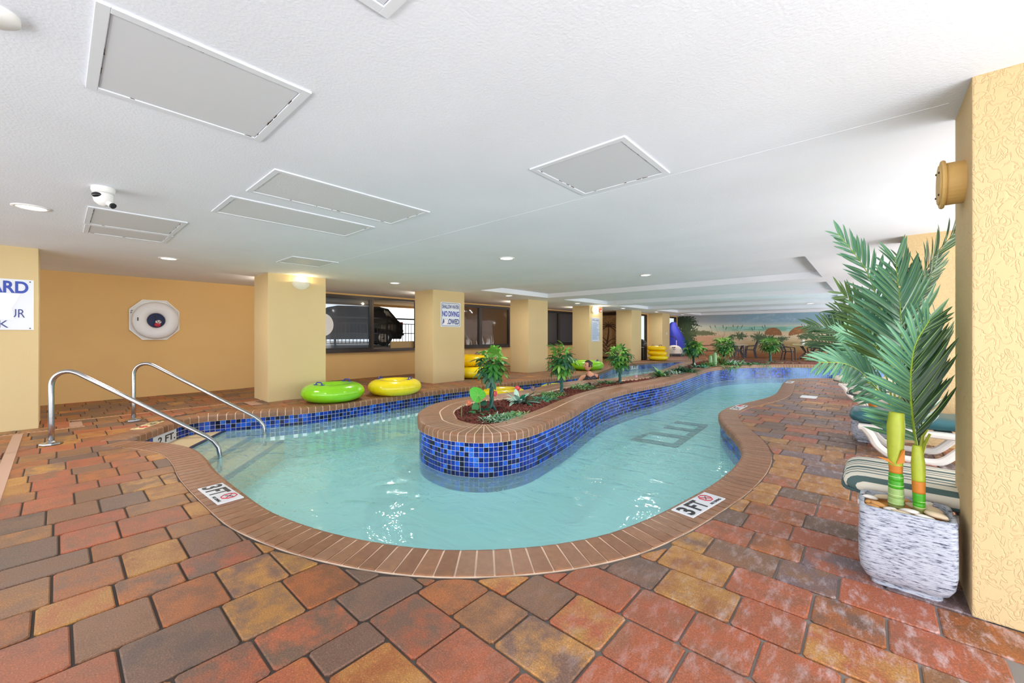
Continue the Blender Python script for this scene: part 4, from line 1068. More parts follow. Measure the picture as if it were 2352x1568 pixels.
def mural_fn(X, Z):
    x = RX + X; z = Z
    d = -math.sin(YAW)*x + math.cos(YAW)*MY; l = math.cos(YAW)*x + math.sin(YAW)*MY
    u = 1176+FPX*l/d; v = 768-FPX*(z-EYE)/d           # layout coordinates of the painting
    C = np.zeros((len(x), 3))
    def blend(c, m): C[:] = C*(1-m[:, None]) + np.array(c, float)*m[:, None]
    sm = lambda e0, e1, q: np.clip((q-e0)/(e1-e0), 0, 1)
    n1 = 0.5*vnoise(u, v*2.5, 0.028, 1)+0.3*vnoise(u, v*2.5, 0.07, 11)+0.2*vnoise(u, v*2.2, 0.16, 12); n2 = 0.45*vnoise(u, v*1.8, 0.09, 2)+0.35*vnoise(u+3, v*1.7, 0.21, 21)+0.2*vnoise(u+7, v*1.5, 0.47, 22); n3 = vnoise(u, v, 0.6, 3)
    C[:] = (128, 158, 178)
    blend((150, 152, 156), 1-sm(1600, 1720, u)); blend((108, 148, 182), sm(0.5, 0.9, n1)*sm(1650, 1750, u)*0.7)
    blend((188, 196, 200), sm(0.45, 0.85, n2*0.6+n1*0.4)*sm(1640, 1720, u)*(1-sm(725, 748, v)*0.5)*0.75)
    blend((204, 206, 182), sm(738, 750, v)*0.8)
    sea = sm(749, 750.2, v)*sm(1625, 1700, u); blend((118, 168, 150), sea); blend((150, 196, 192), sea*sm(0.45, 0.7, vnoise(u, v*6, 0.08, 5))*0.8); blend((138, 184, 190), sea*sm(1820, 1900, u)*0.7)
    sand = sm(758, 763, v+ (n1-0.5)*3)*sm(1500, 1501, u) ; sand = np.maximum(sand, (1-sm(1610, 1690, u))*sm(752, 764, v))
    blend((206, 188, 160), sand); blend((196, 152, 122), sand*(1-sm(1630, 1680, u))*sm(766, 774, v+(n2-0.5)*4))
    blend((178, 152, 104), sand*sm(776, 792, v+(n1-0.5)*10)*sm(1690, 1720, u)); blend((188, 164, 132), sand*sm(0.5, 0.8, n2)*0.5)
    blend((150, 94, 62), sm(800, 814, v+(n1-0.5)*6)*0.85)
    blend((92, 66, 44), (np.abs(v-793) < 1.0)*(u > 1583)*(u < 1645)*0.9); blend((92, 66, 44), (np.abs(v-805.5) < 1.2)*(u > 1583)*(u < 1645)*0.9)
    def blob(cx, cy, rx, ry, c, edge=0.35, st=1.0, seed=9, fr=0.35):
        a = np.arctan2(v-cy, u-cx); rr = np.hypot((u-cx)/rx, (v-cy)/ry); q = rr + (vnoise(a*5+40, rr*0.2+cx, 2.6, seed)-0.5)*edge*2 + (vnoise(u, v*0.25, 0.9, seed+1)-0.5)*edge + (n3-0.5)*0.25
        blend(c, np.clip((1-q)*6, 0, 1)*st)
    blob(1570, 740, 36, 17, (42, 58, 40)); blob(1578, 770, 24, 30, (58, 76, 48)); blob(1610, 765, 34, 6, (86, 96, 62), st=0.85); blob(1565, 800, 16, 14, (52, 66, 42))
    for cx, cy, rx, ry in ((1700, 771, 15, 8), (1741, 775, 14, 10), (1762, 777, 18, 9), (1795, 778, 12, 7), (1858, 768, 17, 10), (1845, 773, 14, 6), (1680, 775, 8, 6)):
        blob(cx, cy, rx, ry, (74, 96, 68), edge=0.6)
    for cx, cy, rx, tilt in ((1776, 767.5, 20, 0.03), (1834, 765, 23, -0.20)):
        uu = u-cx; vv = v-cy-uu*tilt; q = (uu/rx)**2+(vv/15.5)**2
        blend((140, 98, 66), ((q < 1)*(vv < 2.0+np.sin(uu*1.3)*0.8))*1.0); blend((172, 122, 78), ((q < 0.75)*(vv < -1)*(n2 > 0.5))*0.6)
        blend((120, 90, 60), (np.abs(uu) < 0.6)*(vv > 0)*(vv < 14)*0.8)
    blob(1925, 730, 32, 15, (44, 74, 52), edge=0.5); blob(1912, 742, 16, 10, (50, 84, 56), edge=0.7); blob(1955, 740, 24, 14, (52, 70, 48), edge=0.5)
    blend((98, 76, 58), (np.abs(u-1950-(v-780)*0.02) < 6.5)*(v > 742)*0.95)
    rg = np.random.RandomState(4)
    for cx, cy, dx in ((1632, 751, 3), (1643, 750, 3), (1661, 750, 1), (1668, 754, -2), (1684, 749, 1.5), (1694, 751, -3), (1704, 750, -3), (1728, 756, 3), (1733, 753, 0), (1752, 752, 3), (1757, 749, 2), (1842, 747, 2), (1848, 749, 3), (1856, 748, 2)):
        tt = v-(cy-3.5); q = np.abs(u-(cx+dx*(tt/7-0.5))); blend((52, 56, 50), (q < 0.7)*(tt > 0)*(tt < 6)*0.85); blend((120, 124, 100), (q < 0.35)*(tt > 6)*(tt < 24)*0.5)
    return C
mural = painted('trim_5', 12.6, H, 900, 180, mural_fn, frame_M((RX, MY-0.004, 0), (1, 0, 0), (0, 0, 1)), kind='structure')
def palm_art(X, Z):
    C = np.tile(np.array([176.0, 146, 108]), (len(X), 1)); n = vnoise(X, Z, 9, 3); C += (n[:, None]-0.5)*24
    def line(px, pz, wd):
        m = np.zeros(len(X), bool)
        for a in range(len(px)-1):
            ax_, az, bx_, bz = px[a], pz[a], px[a+1], pz[a+1]; L2 = (bx_-ax_)**2+(bz-az)**2+1e-9
            t_ = np.clip(((X-ax_)*(bx_-ax_)+(Z-az)*(bz-az))/L2, 0, 1); m |= np.hypot(X-ax_-t_*(bx_-ax_), Z-az-t_*(bz-az)) < wd*(1-0.5*(a/len(px)))
        C[m] = (74, 54, 42)
    for ox in (0.75, 1.75):
        ts = np.linspace(0, 1, 10); line(ox+0.1*np.sin(ts*2), 0.7+ts*0.95, 0.05)
        for k in range(9):
            a = math.radians(-10+k*25); ts = np.linspace(0, 1, 9); line(ox+0.08+np.cos(a)*ts*0.55, 1.62+np.sin(a)*ts*0.5-0.35*ts**2*0.8, 0.03)
        for k in range(7):
            ts = np.linspace(0, 1, 8); s = 1 if k % 2 else -1; line(ox+s*ts*0.55, 0.15+k*0.11+0.25*np.sin(ts*2.2), 0.024)
    line(np.linspace(0, 2.4, 20), 0.55+0.08*np.sin(np.linspace(0, 9, 20)), 0.02)
    return C
t = thing('carved_palm_panel', 'tan panel with dark brown carved palm trees between two columns', 'panel', (BX+0.05, 19.56, 0))
painted('palm_carving', 1.85, 2.2, 220, 240, palm_art, frame_M((0, -0.032, 0.12), (1, 0, 0), (0, 0, 1)), t)
bm = bmesh.new(); box(bm, (0.925, 0.0, 1.22), (1.85, 0.05, 2.2)); obj('backing', bm, mat('tan_panel', srgb(176, 146, 108), 0.7), t)
bm = bmesh.new(); box(bm, (0.925, -0.01, 2.40), (1.85, 0.08, 0.16)); box(bm, (0.925, -0.01, 0.06), (1.85, 0.08, 0.12)); obj('dark_rail', bm, mat('dark_brown_rail', srgb(62, 42, 32), 0.6), t)

# ------------------------------------------------------------------ glazed doors
G_door = glass('door_glass', (0.75, 0.8, 0.8, 1), 0.03, 0.15, srgb(150, 150, 140))
for n, (y0, y1) in enumerate(DOORS):
    t = bpy.data.objects.new('door_%d' % (n+1), None); link(t); t['kind'] = 'structure'; t.location = (RX-0.05, 0, 0)
    bm = bmesh.new(); frame_box(bm, y0, y1, 0, 2.42, 0.09, dp=0.14); box(bm, (0, (y0+y1)/2, 1.2), (0.08, 0.09, 2.3)); obj('door_frame', bm, M_frame_black, t)
    for a, b in ((y0+0.09, (y0+y1)/2-0.045), ((y0+y1)/2+0.045, y1-0.09)):
        bm = bmesh.new(); box(bm, (0, (a+b)/2, 1.2), (0.008, b-a, 2.22)); obj('pane', bm, G_door, t)
    bm = bmesh.new(); tube(bm, [(0.08, (y0+y1)/2-0.1, 0.85), (0.12, (y0+y1)/2-0.1, 0.9), (0.12, (y0+y1)/2-0.1, 1.2), (0.08, (y0+y1)/2-0.1, 1.25)], 0.014, 8); obj('door_handle', bm, M_steel, t)
bm = bmesh.new(); box(bm, (RX-2.2, 23.3, 0.02), (4.2, 7.2, 0.04)); struct('outside_walk', bm, M_outdoor)

# ------------------------------------------------------------------ lifebuoy in its octagonal case
t = thing('lifebuoy_case', 'white octagonal wall case behind the ring lifebuoy on the orange wall', 'case', (BX+0.006, 1.375, 1.60))
bm = bmesh.new(); oc = [(-0.40, 0.22), (-0.20, 0.425), (0.19, 0.425), (0.40, 0.20), (0.40, -0.20), (0.19, -0.41), (-0.20, -0.41), (-0.40, -0.20)]
a = ring(bm, [(0.0, y, z) for y, z in oc]); b = ring(bm, [(0.05, y, z) for y, z in oc]); c = ring(bm, [(0.05, y*0.955, z*0.955) for y, z in oc]); d = ring(bm, [(0.03, y*0.94, z*0.94) for y, z in oc])
bridge(bm, a, b); bridge(bm, b, c); bridge(bm, c, d); bm.faces.new(d); obj('shell', bm, M_white, t)
for y, z in ((-0.36, 0.19), (-0.37, 0.15)):
    bm = bmesh.new(); box(bm, (0.055, y, z), (0.01, 0.03, 0.012), rot=Matrix.Rotation(0.7, 4, 'X')); obj('latch', bm, M_black, t)
t = thing('lifebuoy', 'white ring lifebuoy with navy centre seen through its hole on the orange wall', 'lifebuoy', (BX+0.055, 1.385, 1.595))
bm = bmesh.new(); R_, r_ = 0.26, 0.115; rs = []
for k in range(40):
    a = 2*PI*k/40; rs.append(ring(bm, [(0.06+0.06*math.sin(2*PI*j/12), (R_+r_*math.cos(2*PI*j/12))*math.cos(a), (R_+r_*math.cos(2*PI*j/12))*math.sin(a)*1.03) for j in range(12)]))
for a, b in zip(rs, rs[1:]+rs[:1]): bridge(bm, a, b)
obj('ring', bm, mat('buoy_white', srgb(226, 228, 234), 0.4), t, smooth=True)
bm = bmesh.new(); lathe(bm, [(0.16, 0.0), (0.155, 0.02), (0.0001, 0.02)], 28, M=Matrix.Rotation(PI/2, 4, 'Y')); obj('backing', bm, mat('navy_cloth', srgb(48, 58, 96), 0.8), t)
bm = bmesh.new(); bmesh.ops.create_uvsphere(bm, u_segments=14, v_segments=8, radius=0.055, matrix=Matrix.Translation((0.06, 0.02, -0.09)) @ Matrix.Diagonal((0.6, 1, 0.8, 1))); obj('float_red', bm, mat('float_red', srgb(190, 40, 60), 0.4), t, smooth=True)
bm = bmesh.new(); bmesh.ops.create_uvsphere(bm, u_segments=14, v_segments=8, radius=0.05, matrix=Matrix.Translation((0.06, 0.035, -0.03)) @ Matrix.Diagonal((0.6, 1, 0.8, 1))); obj('float_white', bm, M_white, t, smooth=True)
bm = bmesh.new(); tube(bm, [(0.1, -0.02, 0.10), (0.09, 0.0, 0.02), (0.095, 0.03, -0.05), (0.09, 0.07, -0.01), (0.1, 0.12, 0.0)], 0.006, 6); obj('cord', bm, M_black, t)
bm = bmesh.new(); box(bm, (0.13, -0.29, 0.02), (0.02, 0.02, 0.07)); obj('strap', bm, M_dark_grey, t)

# ------------------------------------------------------------------ hand rails
def rail(a, b, label):
    d = Vector((b[0]-a[0], b[1]-a[1])); Ls = d.length; d.normalize()
    t = thing('pool_handrail', label, 'handrail', (a[0], a[1], 0), 0, 'stainless pool handrails at the steps')
    prof = [(0, -0.03), (0, 0.25), (0, 0.55), (0.0, 0.70)]
    prof += [(0.16-0.16*math.cos(q), 0.70+0.16*math.sin(q)) for q in [math.radians(v) for v in (15, 30, 45, 60, 75, 90)]]
    prof += [(0.20, 0.857), (0.26, 0.835)]
    e = (Ls-0.14, 0.0)
    n_ = 10
    for k in range(1, n_+1): prof.append((0.26+(e[0]-0.26)*k/n_, 0.835+(e[1]-0.835)*k/n_))
    prof += [(Ls-0.07, -0.06), (Ls-0.02, -0.14), (Ls, -0.24), (Ls, -0.46)]
    bm = bmesh.new(); tube(bm, [(d.x*s, d.y*s, z) for s, z in prof], 0.0262, 14); obj('rail_tube', bm, M_steel, t, smooth=True)
    bm = bmesh.new(); lathe(bm, [(0.10, 0.006), (0.095, 0.02), (0.05, 0.028), (0.028, 0.045)], 8, cap1=False); obj('escutcheon', bm, M_steel, t)
rail(gp(118, 1020), gp(505, 1052, WATER), 'near stainless steel handrail arching from the deck into the water')
rail(gp(307, 966), gp(608, 997, WATER), 'far stainless steel handrail arching from the deck by the steps')

# ------------------------------------------------------------------ steps in the pool corner, with navy nosing tiles
M_step = mat('step_plaster', srgb(206, 184, 146), 0.8); M_nose = mat('step_nosing', srgb(24, 34, 70), 0.3)
def step(p, q, z, n):
    p, q = Vector(p), Vector(q); d = (q-p).normalized(); a = p-d*3.0; b = q+d*0.5; nr = Vector((-d.y, d.x))
    if nr.x > 0: nr = -nr
    c = Vector((-7.6, 0.3)); 
    if (c-p).dot(nr) < 0: nr = -nr
    t = bpy.data.objects.new('trim_%d' % (6+n), None); link(t); t['kind'] = 'structure'
    poly = [p-d*0.9, q+d*0.15, q+d*0.15+nr*1.2, p-d*0.9+nr*1.2]
    inner = [v for v in POOL]
    bm = bmesh.new()
    vs = [bm.verts.new((v.x, v.y, z)) for v in poly]; bm.faces.new(vs); lo = [bm.verts.new((v.x, v.y, -0.92)) for v in poly]; bridge(bm, vs, lo)
    bmesh.ops.recalc_face_normals(bm, faces=bm.faces); obj('tread', bm, M_step, t)
    bm = bmesh.new(); mid = (p-d*0.9+q+d*0.15)/2; ang = math.atan2(d.y, d.x)
    box(bm, (mid.x+nr.x*0.025, mid.y+nr.y*0.025, z-0.02), ((q-p).length+1.05, 0.055, 0.046), rot=ang); obj('nosing', bm, M_nose, t)
step((-7.10, 1.28), (-8.02, 1.93), -0.272, 0)
step((-6.87, 1.55), (-7.85, 2.27), -0.40, 1)
step((-6.08, 1.40), (-7.45, 2.50), -0.52, 2)
# main drain frame on the pool floor
t = thing('pool_drain_cover', 'dark lattice drain cover under the water right of the island', 'drain', (-3.28, 9.0, -0.845), 0.05)
bm = bmesh.new()
for x_ in (-0.40, 0.40): box(bm, (x_, 0, 0), (0.14, 2.3, 0.02))
for y_ in (-1.1, -0.35, 0.4, 1.1): box(bm, (0, y_, 0), (0.9, 0.22, 0.021))
obj('frame', bm, mat('drain_dark', srgb(40, 74, 82), 0.7), t)

# ------------------------------------------------------------------ depth markers
M_dm = mat('marker_white', srgb(226, 230, 236), 0.35)
def marker(o, xd, yd, w_, h_, label, txt='3 FT', z=0.0095, full=True, m=M_dm, group=None, simple=False, vert=False):
    M = Matrix.Translation((0, 0, 0)); t = thing('depth_marker', label, 'depth marker', (o[0], o[1], z), 0, group)
    x = Vector((xd[0], xd[1], 0)).normalized(); y = Vector((0, 0, 1)) if vert else Vector((yd[0], yd[1], 0)).normalized()
    def F(cx, cy, cz=0.0): return frame_M((x*cx+y*cy+x.cross(y)*cz), x, y)
    nt_ = 3 if full else 1
    for k in range(nt_):
        bm = bmesh.new(); wk = w_/nt_; vs = box(bm, (0, 0, 0), (wk-0.0015, h_, 0.007), bev=0.001); bmesh.ops.transform(bm, matrix=F(-w_/2+wk*(k+0.5), 0), verts=bm.verts); obj('tile', bm, m, t)
    if simple: return t
    if full:
        lettering(t, txt[0], F(-w_*0.385, 0, 0.004), h_*0.80, M_sign_black, width=w_*0.15, bold=0.03)
        lettering(t, 'F', F(-w_*0.165, 0, 0.004), h_*0.80, M_sign_black, width=w_*0.13, bold=0.03)
        lettering(t, 'T', F(-w_*0.015, 0, 0.004), h_*0.80, M_sign_black, width=w_*0.14, bold=0.03)
        bm = bmesh.new(); rr = h_*0.31; cx = w_*0.27
        pts = [F(cx, h_*0.12, 0.0045) @ Vector((rr*math.cos(PI/8+k*PI/4)*1.0, rr*math.sin(PI/8+k*PI/4), 0)) for k in range(8)]
        tube(bm, pts, 0.0045, 4, closed=True); tube(bm, [F(cx, h_*0.12, 0.0045) @ Vector((-rr*0.7, rr*0.7, 0)), F(cx, h_*0.12, 0.0045) @ Vector((rr*0.7, -rr*0.7, 0))], 0.004, 4); obj('no_diving_octagon', bm, M_sign_red, t)
        bm = bmesh.new(); tube(bm, [F(cx, h_*0.12, 0.004) @ Vector((-rr*0.5, -rr*0.35, 0)), F(cx, h_*0.12, 0.004) @ Vector((rr*0.1, rr*0.05, 0)), F(cx, h_*0.12, 0.004) @ Vector((rr*0.6, rr*0.35, 0))], [0.003, 0.005, 0.003], 5); obj('diver', bm, M_sign_black, t)
        lettering(t, 'NO DIVING', F(cx, -h_*0.36, 0.004), h_*0.13, M_sign_black, width=w_*0.30, bold=0.02)
    else:
        lettering(t, txt, F(0, 0, 0.005), h_*0.62, M_sign_black, width=w_*0.66, bold=0.02)
    return t
marker((-3.96, 0.882), (1, 0.06), (-0.06, 1), 0.50, 0.175, 'three foot depth marker on the near coping left of the curve')
marker((-0.976, 3.247), (0.16, 1), (-1, 0.16), 0.52, 0.165, 'three foot depth marker on the near coping right of the curve')
marker((-1.75, 8.03), (0.02, 1), (-1, 0.02), 0.56, 0.16, 'three foot depth marker on the right bank bulge beyond the bend')
marker((-1.64, 13.2), (0, 1), (-1, 0), 0.55, 0.15, 'distant depth marker on the right bank near the palm tips', full=False)
bm = bmesh.new(); box(bm, (-0.96, 10.33, 0.008), (0.27, 0.40, 0.008), bev=0.002); tag(obj('deck_plate', bm, M_dm), 'plain white plate set in the pavers of the right deck', 'plate')
d_ = Vector((-0.42, 0.28)).normalized(); marker((-7.70, 0.86), (0.83, -0.55), (0.55, 0.83), 0.5, 0.15, 'cream depth marker on the coping above the steps', txt='2 FT', m=mat('cream_marker', srgb(236, 214, 160), 0.4))
def on_far(px, py): return min(range(len(far_wall)), key=lambda i: (far_wall[i]-Vector((px, py))).length)
i = on_far(-7.52, 1.12); p, q = far_wall[i-1], far_wall[i+1]; tt = (q-p).normalized(); nr = Vector((tt.y, -tt.x)); c = far_wall[i]+nr*0.006
marker((c.x, c.y), (tt.x, tt.y), (0, 0), 0.62, 0.16, 'white vertical two foot marker on the pool wall above the top step', txt='2 FT.', z=-0.19, full=False, vert=True)
i = on_far(-7.85, 17.3); p, q = far_wall[i-1], far_wall[i+1]; tt = (q-p).normalized(); nr = Vector((tt.y, -tt.x)); c = far_wall[i]+nr*0.006
marker((c.x, c.y), (tt.x, tt.y), (0, 0), 0.9, 0.2, 'pale one foot marker on the dark wall of the back channel', txt='1 FT', z=-0.17, full=False, vert=True)
marker((-7.35, 12.9), (0.2, 1), (1, 0), 0.4, 0.14, 'pale marker plate on the coping behind the swimmer', full=False, simple=True, m=mat('olive_cream', srgb(206, 204, 150), 0.5))

# ------------------------------------------------------------------ deck drains
M_drain = mat('drain_tan', srgb(196, 150, 112), 0.6)
def drain(x, y0, y1, label):
    t = thing('deck_drain', label, 'drain', (x, y0, 0.004)); bm = bmesh.new(); box(bm, (0, (y1-y0)/2, 0), (0.045, y1-y0, 0.008)); obj('channel', bm, M_drain, t)
    n = int((y1-y0)/0.05); vs, fs = [], []
    for k in range(n):
        y = 0.025+k*0.05; o = len(vs); vs += [(-0.014, y-0.012, 0.0048), (0.014, y-0.012, 0.0048), (0.014, y+0.012, 0.0048), (-0.014, y+0.012, 0.0048)]; fs.append((o, o+1, o+2, o+3))
    pyobj('slots', vs, fs, M_black, t, kind='stuff')
drain(-8.32, -1.2, 0.26, 'slotted drain strip running under the near handrail column'); drain(-9.0, 0.12, 4.2, 'long slotted drain strip behind the far handrail')
for x, y, sx, sy, lb in ((-8.58, 0.18, 0.46, 0.13, 'pinkish square drain lid between the two drain strips'), (-8.7, 2.45, 0.5, 0.18, 'pinkish drain lid beside the lamp column')):
    bm = bmesh.new(); box(bm, (x, y, 0.005), (sx, sy, 0.008), bev=0.002); tag(obj('drain_lid', bm, mat('pink_tan', srgb(178, 140, 118), 0.7)), lb, 'drain lid')
bm = bmesh.new(); box(bm, (-6.1, -0.335, 0.005), (4.3, 0.085, 0.01)); tag(obj('expansion_strip', bm, mat('pink_tan_strip', srgb(184, 150, 128), 0.7)), 'pinkish concrete strip crossing the pavers at the left edge', 'strip')

# ------------------------------------------------------------------ inflatable tubes
M_green = mat('lime_vinyl', srgb(140, 214, 30), 0.22, coat=0.3); M_yellow = mat('yellow_vinyl', srgb(246, 222, 24), 0.22, coat=0.3)
M_hblue = mat('blue_handle', srgb(40, 60, 160), 0.4); M_yolk = mat('yolk_vinyl', srgb(250, 206, 10), 0.25)
SQ = 0.72
def tube_mesh(R_, r_, sq=0.72):
    bm = bmesh.new(); rs = []; n = 120; m = 20
    for k in range(n):
        a = 2*PI*k/n; rip = 0.02*r_*(1 if k % 5 == 0 else 0)
        pts = []
        for j in range(m):
            b = 2*PI*j/m; cs, sn = math.cos(b), math.sin(b)
            w_ = max(0, cs)**1.0; dr = rip*(-1.6)*max(0.0, 1-abs(sn)*1.1)
            rr = R_+(r_+dr)*cs; pts.append((rr*math.cos(a), rr*math.sin(a), (r_+dr)*sn*sq))
        rs.append(ring(bm, pts))
    for a, b in zip(rs, rs[1:]+rs[:1]): bridge(bm, a, b)
    return bm
def handle(parent, a, R_, r_, m, rot=0):
    M = Matrix.Rotation(a, 4, 'Z') @ Matrix.Translation((R_, 0, r_*SQ)) @ Matrix.Rotation(rot, 4, 'Z')
    bm = bmesh.new(); tube(bm, [M @ Vector(p) for p in ((0, -0.075, -0.01), (0, -0.072, 0.03), (0, -0.05, 0.045), (0, 0.05, 0.045), (0, 0.072, 0.03), (0, 0.075, -0.01))], 0.011, 6)
    box(bm, M @ Vector((0, -0.085, 0.002)), (0.05, 0.06, 0.012)); box(bm, M @ Vector((0, 0.085, 0.002)), (0.05, 0.06, 0.012)); obj('handle', bm, m, parent)
def swim_tube(loc, m, label, R_=0.345, r_=0.235, group=None, tilt=(0, 0), hm=None, rz=0.0, nh=2, patch=None):
    t = thing('swim_tube', label, 'swim tube', (loc[0], loc[1], loc[2]+r_*SQ), rz, group); t.rotation_euler = (tilt[0], tilt[1], rz)
    obj('ring', tube_mesh(R_, r_), m, t, smooth=True)
    for k in range(nh): handle(t, k*2*PI/nh, R_, r_, hm or M_hblue)
    if patch is not None:
        bm = bmesh.new(); v = []
        for k in range(7):
            a = patch+k*0.07; v.append([(R_+q)*math.cos(a) for q in (0.03, 0.10)]+[(R_+q)*math.sin(a) for q in (0.03, 0.10)])
        top = ring(bm, [(q[0], q[2], r_*SQ*0.985+0.003) for q in v]); bot = ring(bm, [(q[1], q[3], r_*SQ*0.84+0.003) for q in v]); bridge(bm, top, bot, closed=False); obj('print_patch', bm, mat('print_green', srgb(110, 180, 40), 0.4), t)
    return t
def ctr(u, d): v = 768+FPX*EYE/d; return gp(u, v)
c = ctr(766, 7.98); swim_tube((c[0], c[1], 0.004), M_green, 'lime green swim tube lying before the broad lamp column', rz=1.9, patch=3.0)
c = ctr(902, 8.85); swim_tube((c[0]+0.04, c[1]+0.03, 0.004), M_yellow, 'yellow swim tube with blue handles touching the lime one', R_=0.34, r_=0.225, rz=0.6)
c = (-9.05, 8.36); g = 'yellow tubes stacked behind the second column'
swim_tube((c[0], c[1], 0.004), M_yellow, 'lower yellow swim tube behind the no diving column', rz=0.5, group=g)
swim_tube((c[0]-0.20, c[1]+0.05, 0.34), M_yolk, 'upper yellow swim tube of the pile behind the no diving column', rz=1.5, group=g)
c = ctr(1347, 15.0); swim_tube((c[0], c[1], 0.004), M_green, 'lime green swim tube behind the swimmer before the notice column', R_=0.40, r_=0.23, rz=0.3)
c = ctr(1510, 20.4); g = 'yellow tubes stacked beside the litter bin'
for k, (dx, dy, lb) in enumerate(((0.03, 0.03, 'bottom yellow swim tube stacked beside the litter bin'), (0.0, 0.0, 'middle yellow swim tube stacked beside the litter bin'), (-0.03, -0.02, 'top yellow swim tube stacked beside the litter bin'))):
    swim_tube((c[0]+dx, c[1]+dy, 0.004+k*0.235), M_yellow if k < 1 else M_yolk, lb, R_=0.30, r_=0.172, group=g, rz=k*1.3, hm=M_black, tilt=(0.02*k, 0.02*k))
c = gp(1157, 889, 0.0); swim_tube((c[0], c[1], WATER-0.08), M_yellow, 'yellow swim tube floating in the back channel behind red flowers', rz=0.4)
c = gp(1287, 879, 0.0); swim_tube((c[0], c[1], WATER-0.10), mat('pale_lime_vinyl', srgb(206, 220, 60), 0.25), 'pale lime swim tube floating within reach of the swimmer', rz=1.2)

# ------------------------------------------------------------------ litter bin, pool cleaner cart, covered pool lift
c = gp(1474, 826); t = thing('litter_bin', 'black domed litter bin standing between the two far columns', 'bin', (c[0], c[1], 0))
bm = bmesh.new(); prof = [(0.21, 0.0), (0.225, 0.03), (0.225, 0.62), (0.235, 0.64)]
def sqring(bm, h, z, ex=4.0, n=24, M=None):
    pts = []
    for k in range(n):
        a = 2*PI*k/n; cs, sn = math.cos(a), math.sin(a); pts.append(Vector((h*math.copysign(abs(cs)**(2/ex), cs), h*math.copysign(abs(sn)**(2/ex), sn), z)))
    return ring(bm, pts)
rs = [sqring(bm, r, z, 6) for r, z in prof]; [bridge(bm, a, b) for a, b in zip(rs, rs[1:])]; bm.faces.new(rs[-1]); bm.faces.new(list(reversed(rs[0]))); obj('body', bm, M_black, t)
bm = bmesh.new(); rs = []
for k in range(9):
    a = k/8*PI/2; rs.append(sqring(bm, 0.232*max(0.02, math.cos(a)), 0.66+0.40*math.sin(a)**0.8*1.0, 5 if k < 5 else 3))
for a, b in zip(rs, rs[1:]): bridge(bm, a, b)
bm.faces.new(list(reversed(rs[0]))); obj('lid', bm, M_black, t, smooth=True)
bm = bmesh.new(); box(bm, (0.17, -0.05, 0.80), (0.10, 0.26, 0.14), rot=Matrix.Rotation(0.5, 4, 'Y'), bev=0.01); obj('flap', bm, M_dark_grey, t)
c = gp(1548, 817.5); t = thing('pool_cleaner_cart', 'white domed pool cleaner cart with black base by blue cover', 'cart', (c[0], c[1], 0), YAW)
M_cream = mat('cream_shell', srgb(232, 222, 214), 0.4)
bm = bmesh.new(); rs = []
for k in range(8):
    a = k/7*PI/2; rs.append([bm.verts.new((0.52*math.cos(a)**0.8*math.cos(2*PI*j/24)+0.0, 0.34*math.cos(a)**0.6*math.sin(2*PI*j/24), 0.16+0.50*math.sin(a))) for j in range(24)])
for a, b in zip(rs, rs[1:]): bridge(bm, a, b)
bmesh.ops.remove_doubles(bm, verts=bm.verts, dist=0.001); obj('shell', bm, M_cream, t, smooth=True)
bm = bmesh.new(); box(bm, (0, 0, 0.09), (0.96, 0.6, 0.14), bev=0.02); obj('base', bm, M_black, t)
for s in (-0.3, 0.3):
    for y in (-0.3, 0.3):
        bm = bmesh.new(); lathe(bm, [(0.08, -0.03), (0.08, 0.03)], 14, M=Matrix.Translation((s, y, 0.08)) @ Matrix.Rotation(PI/2, 4, 'X')); obj('wheel', bm, M_dark_grey, t)
for s in (-0.42, 0.20):
    bm = bmesh.new(); tube(bm, [(s, 0.12, 0.5), (s, 0.12, 0.95)], 0.022, 8); obj('upright', bm, M_white, t)
bm = bmesh.new(); tube(bm, [(-0.42, 0.12, 0.95), (-0.38, 0.12, 1.14), (-0.1, 0.12, 1.2), (0.12, 0.12, 1.12), (0.20, 0.12, 0.95)], 0.02, 8); obj('push_handle', bm, M_black, t)
lettering(t, 'KW', frame_M((-0.12, -0.30, 0.52), (1, 0, 0), (0, 0.35, 0.9)), 0.10, M_sign_black, width=0.2, bold=0.04)
lettering(t, 'aqua', frame_M((-0.12, -0.325, 0.40), (1, 0, 0), (0, 0.2, 0.95)), 0.05, M_sign_black, width=0.16, bold=0.02)
c = gp(1572, 813.5); c = (c[0], min(c[1], 25.9)); t = thing('pool_lift_cover', 'tall bright blue fabric cover draped over the pool lift', 'cover', (c[0]+0.05, 25.7, 0), YAW)
bm = bmesh.new(); rs = []; nn_ = 40
sec = [(0.12, -0.62, 0.95, 0.42), (0.35, -0.60, 0.86, 0.40), (0.8, -0.56, 0.60, 0.34), (1.3, -0.50, 0.36, 0.28), (1.62, -0.56, 0.18, 0.24), (1.82, -0.50, 0.06, 0.2), (2.02, -0.36, -0.02, 0.16), (2.08, -0.28, -0.06, 0.12)]
for z, x0, x1, hy in sec:
    cx, hx = (x0+x1)/2, (x1-x0)/2; row = []
    for k in range(nn_):
        a = 2*PI*k/nn_; fold = 1+0.05*math.sin(a*7+z*2)*(1.0 if z < 1.7 else 0.3)
        row.append((cx+hx*math.cos(a)*fold, hy*math.sin(a)*fold, z+(0.05*math.sin(a*5) if z < 0.2 else 0)))
    rs.append(ring(bm, row))
for a, b in zip(rs, rs[1:]): bridge(bm, a, b)
bm.faces.new(rs[-1]); obj('cover_fabric', bm, mat('royal_blue_cover', srgb(46, 54, 168), 0.6), t, smooth=True)
bm = bmesh.new(); box(bm, (0.05, 0, 0.09), (0.8, 0.5, 0.17), bev=0.02); obj('base', bm, M_dark_grey, t)

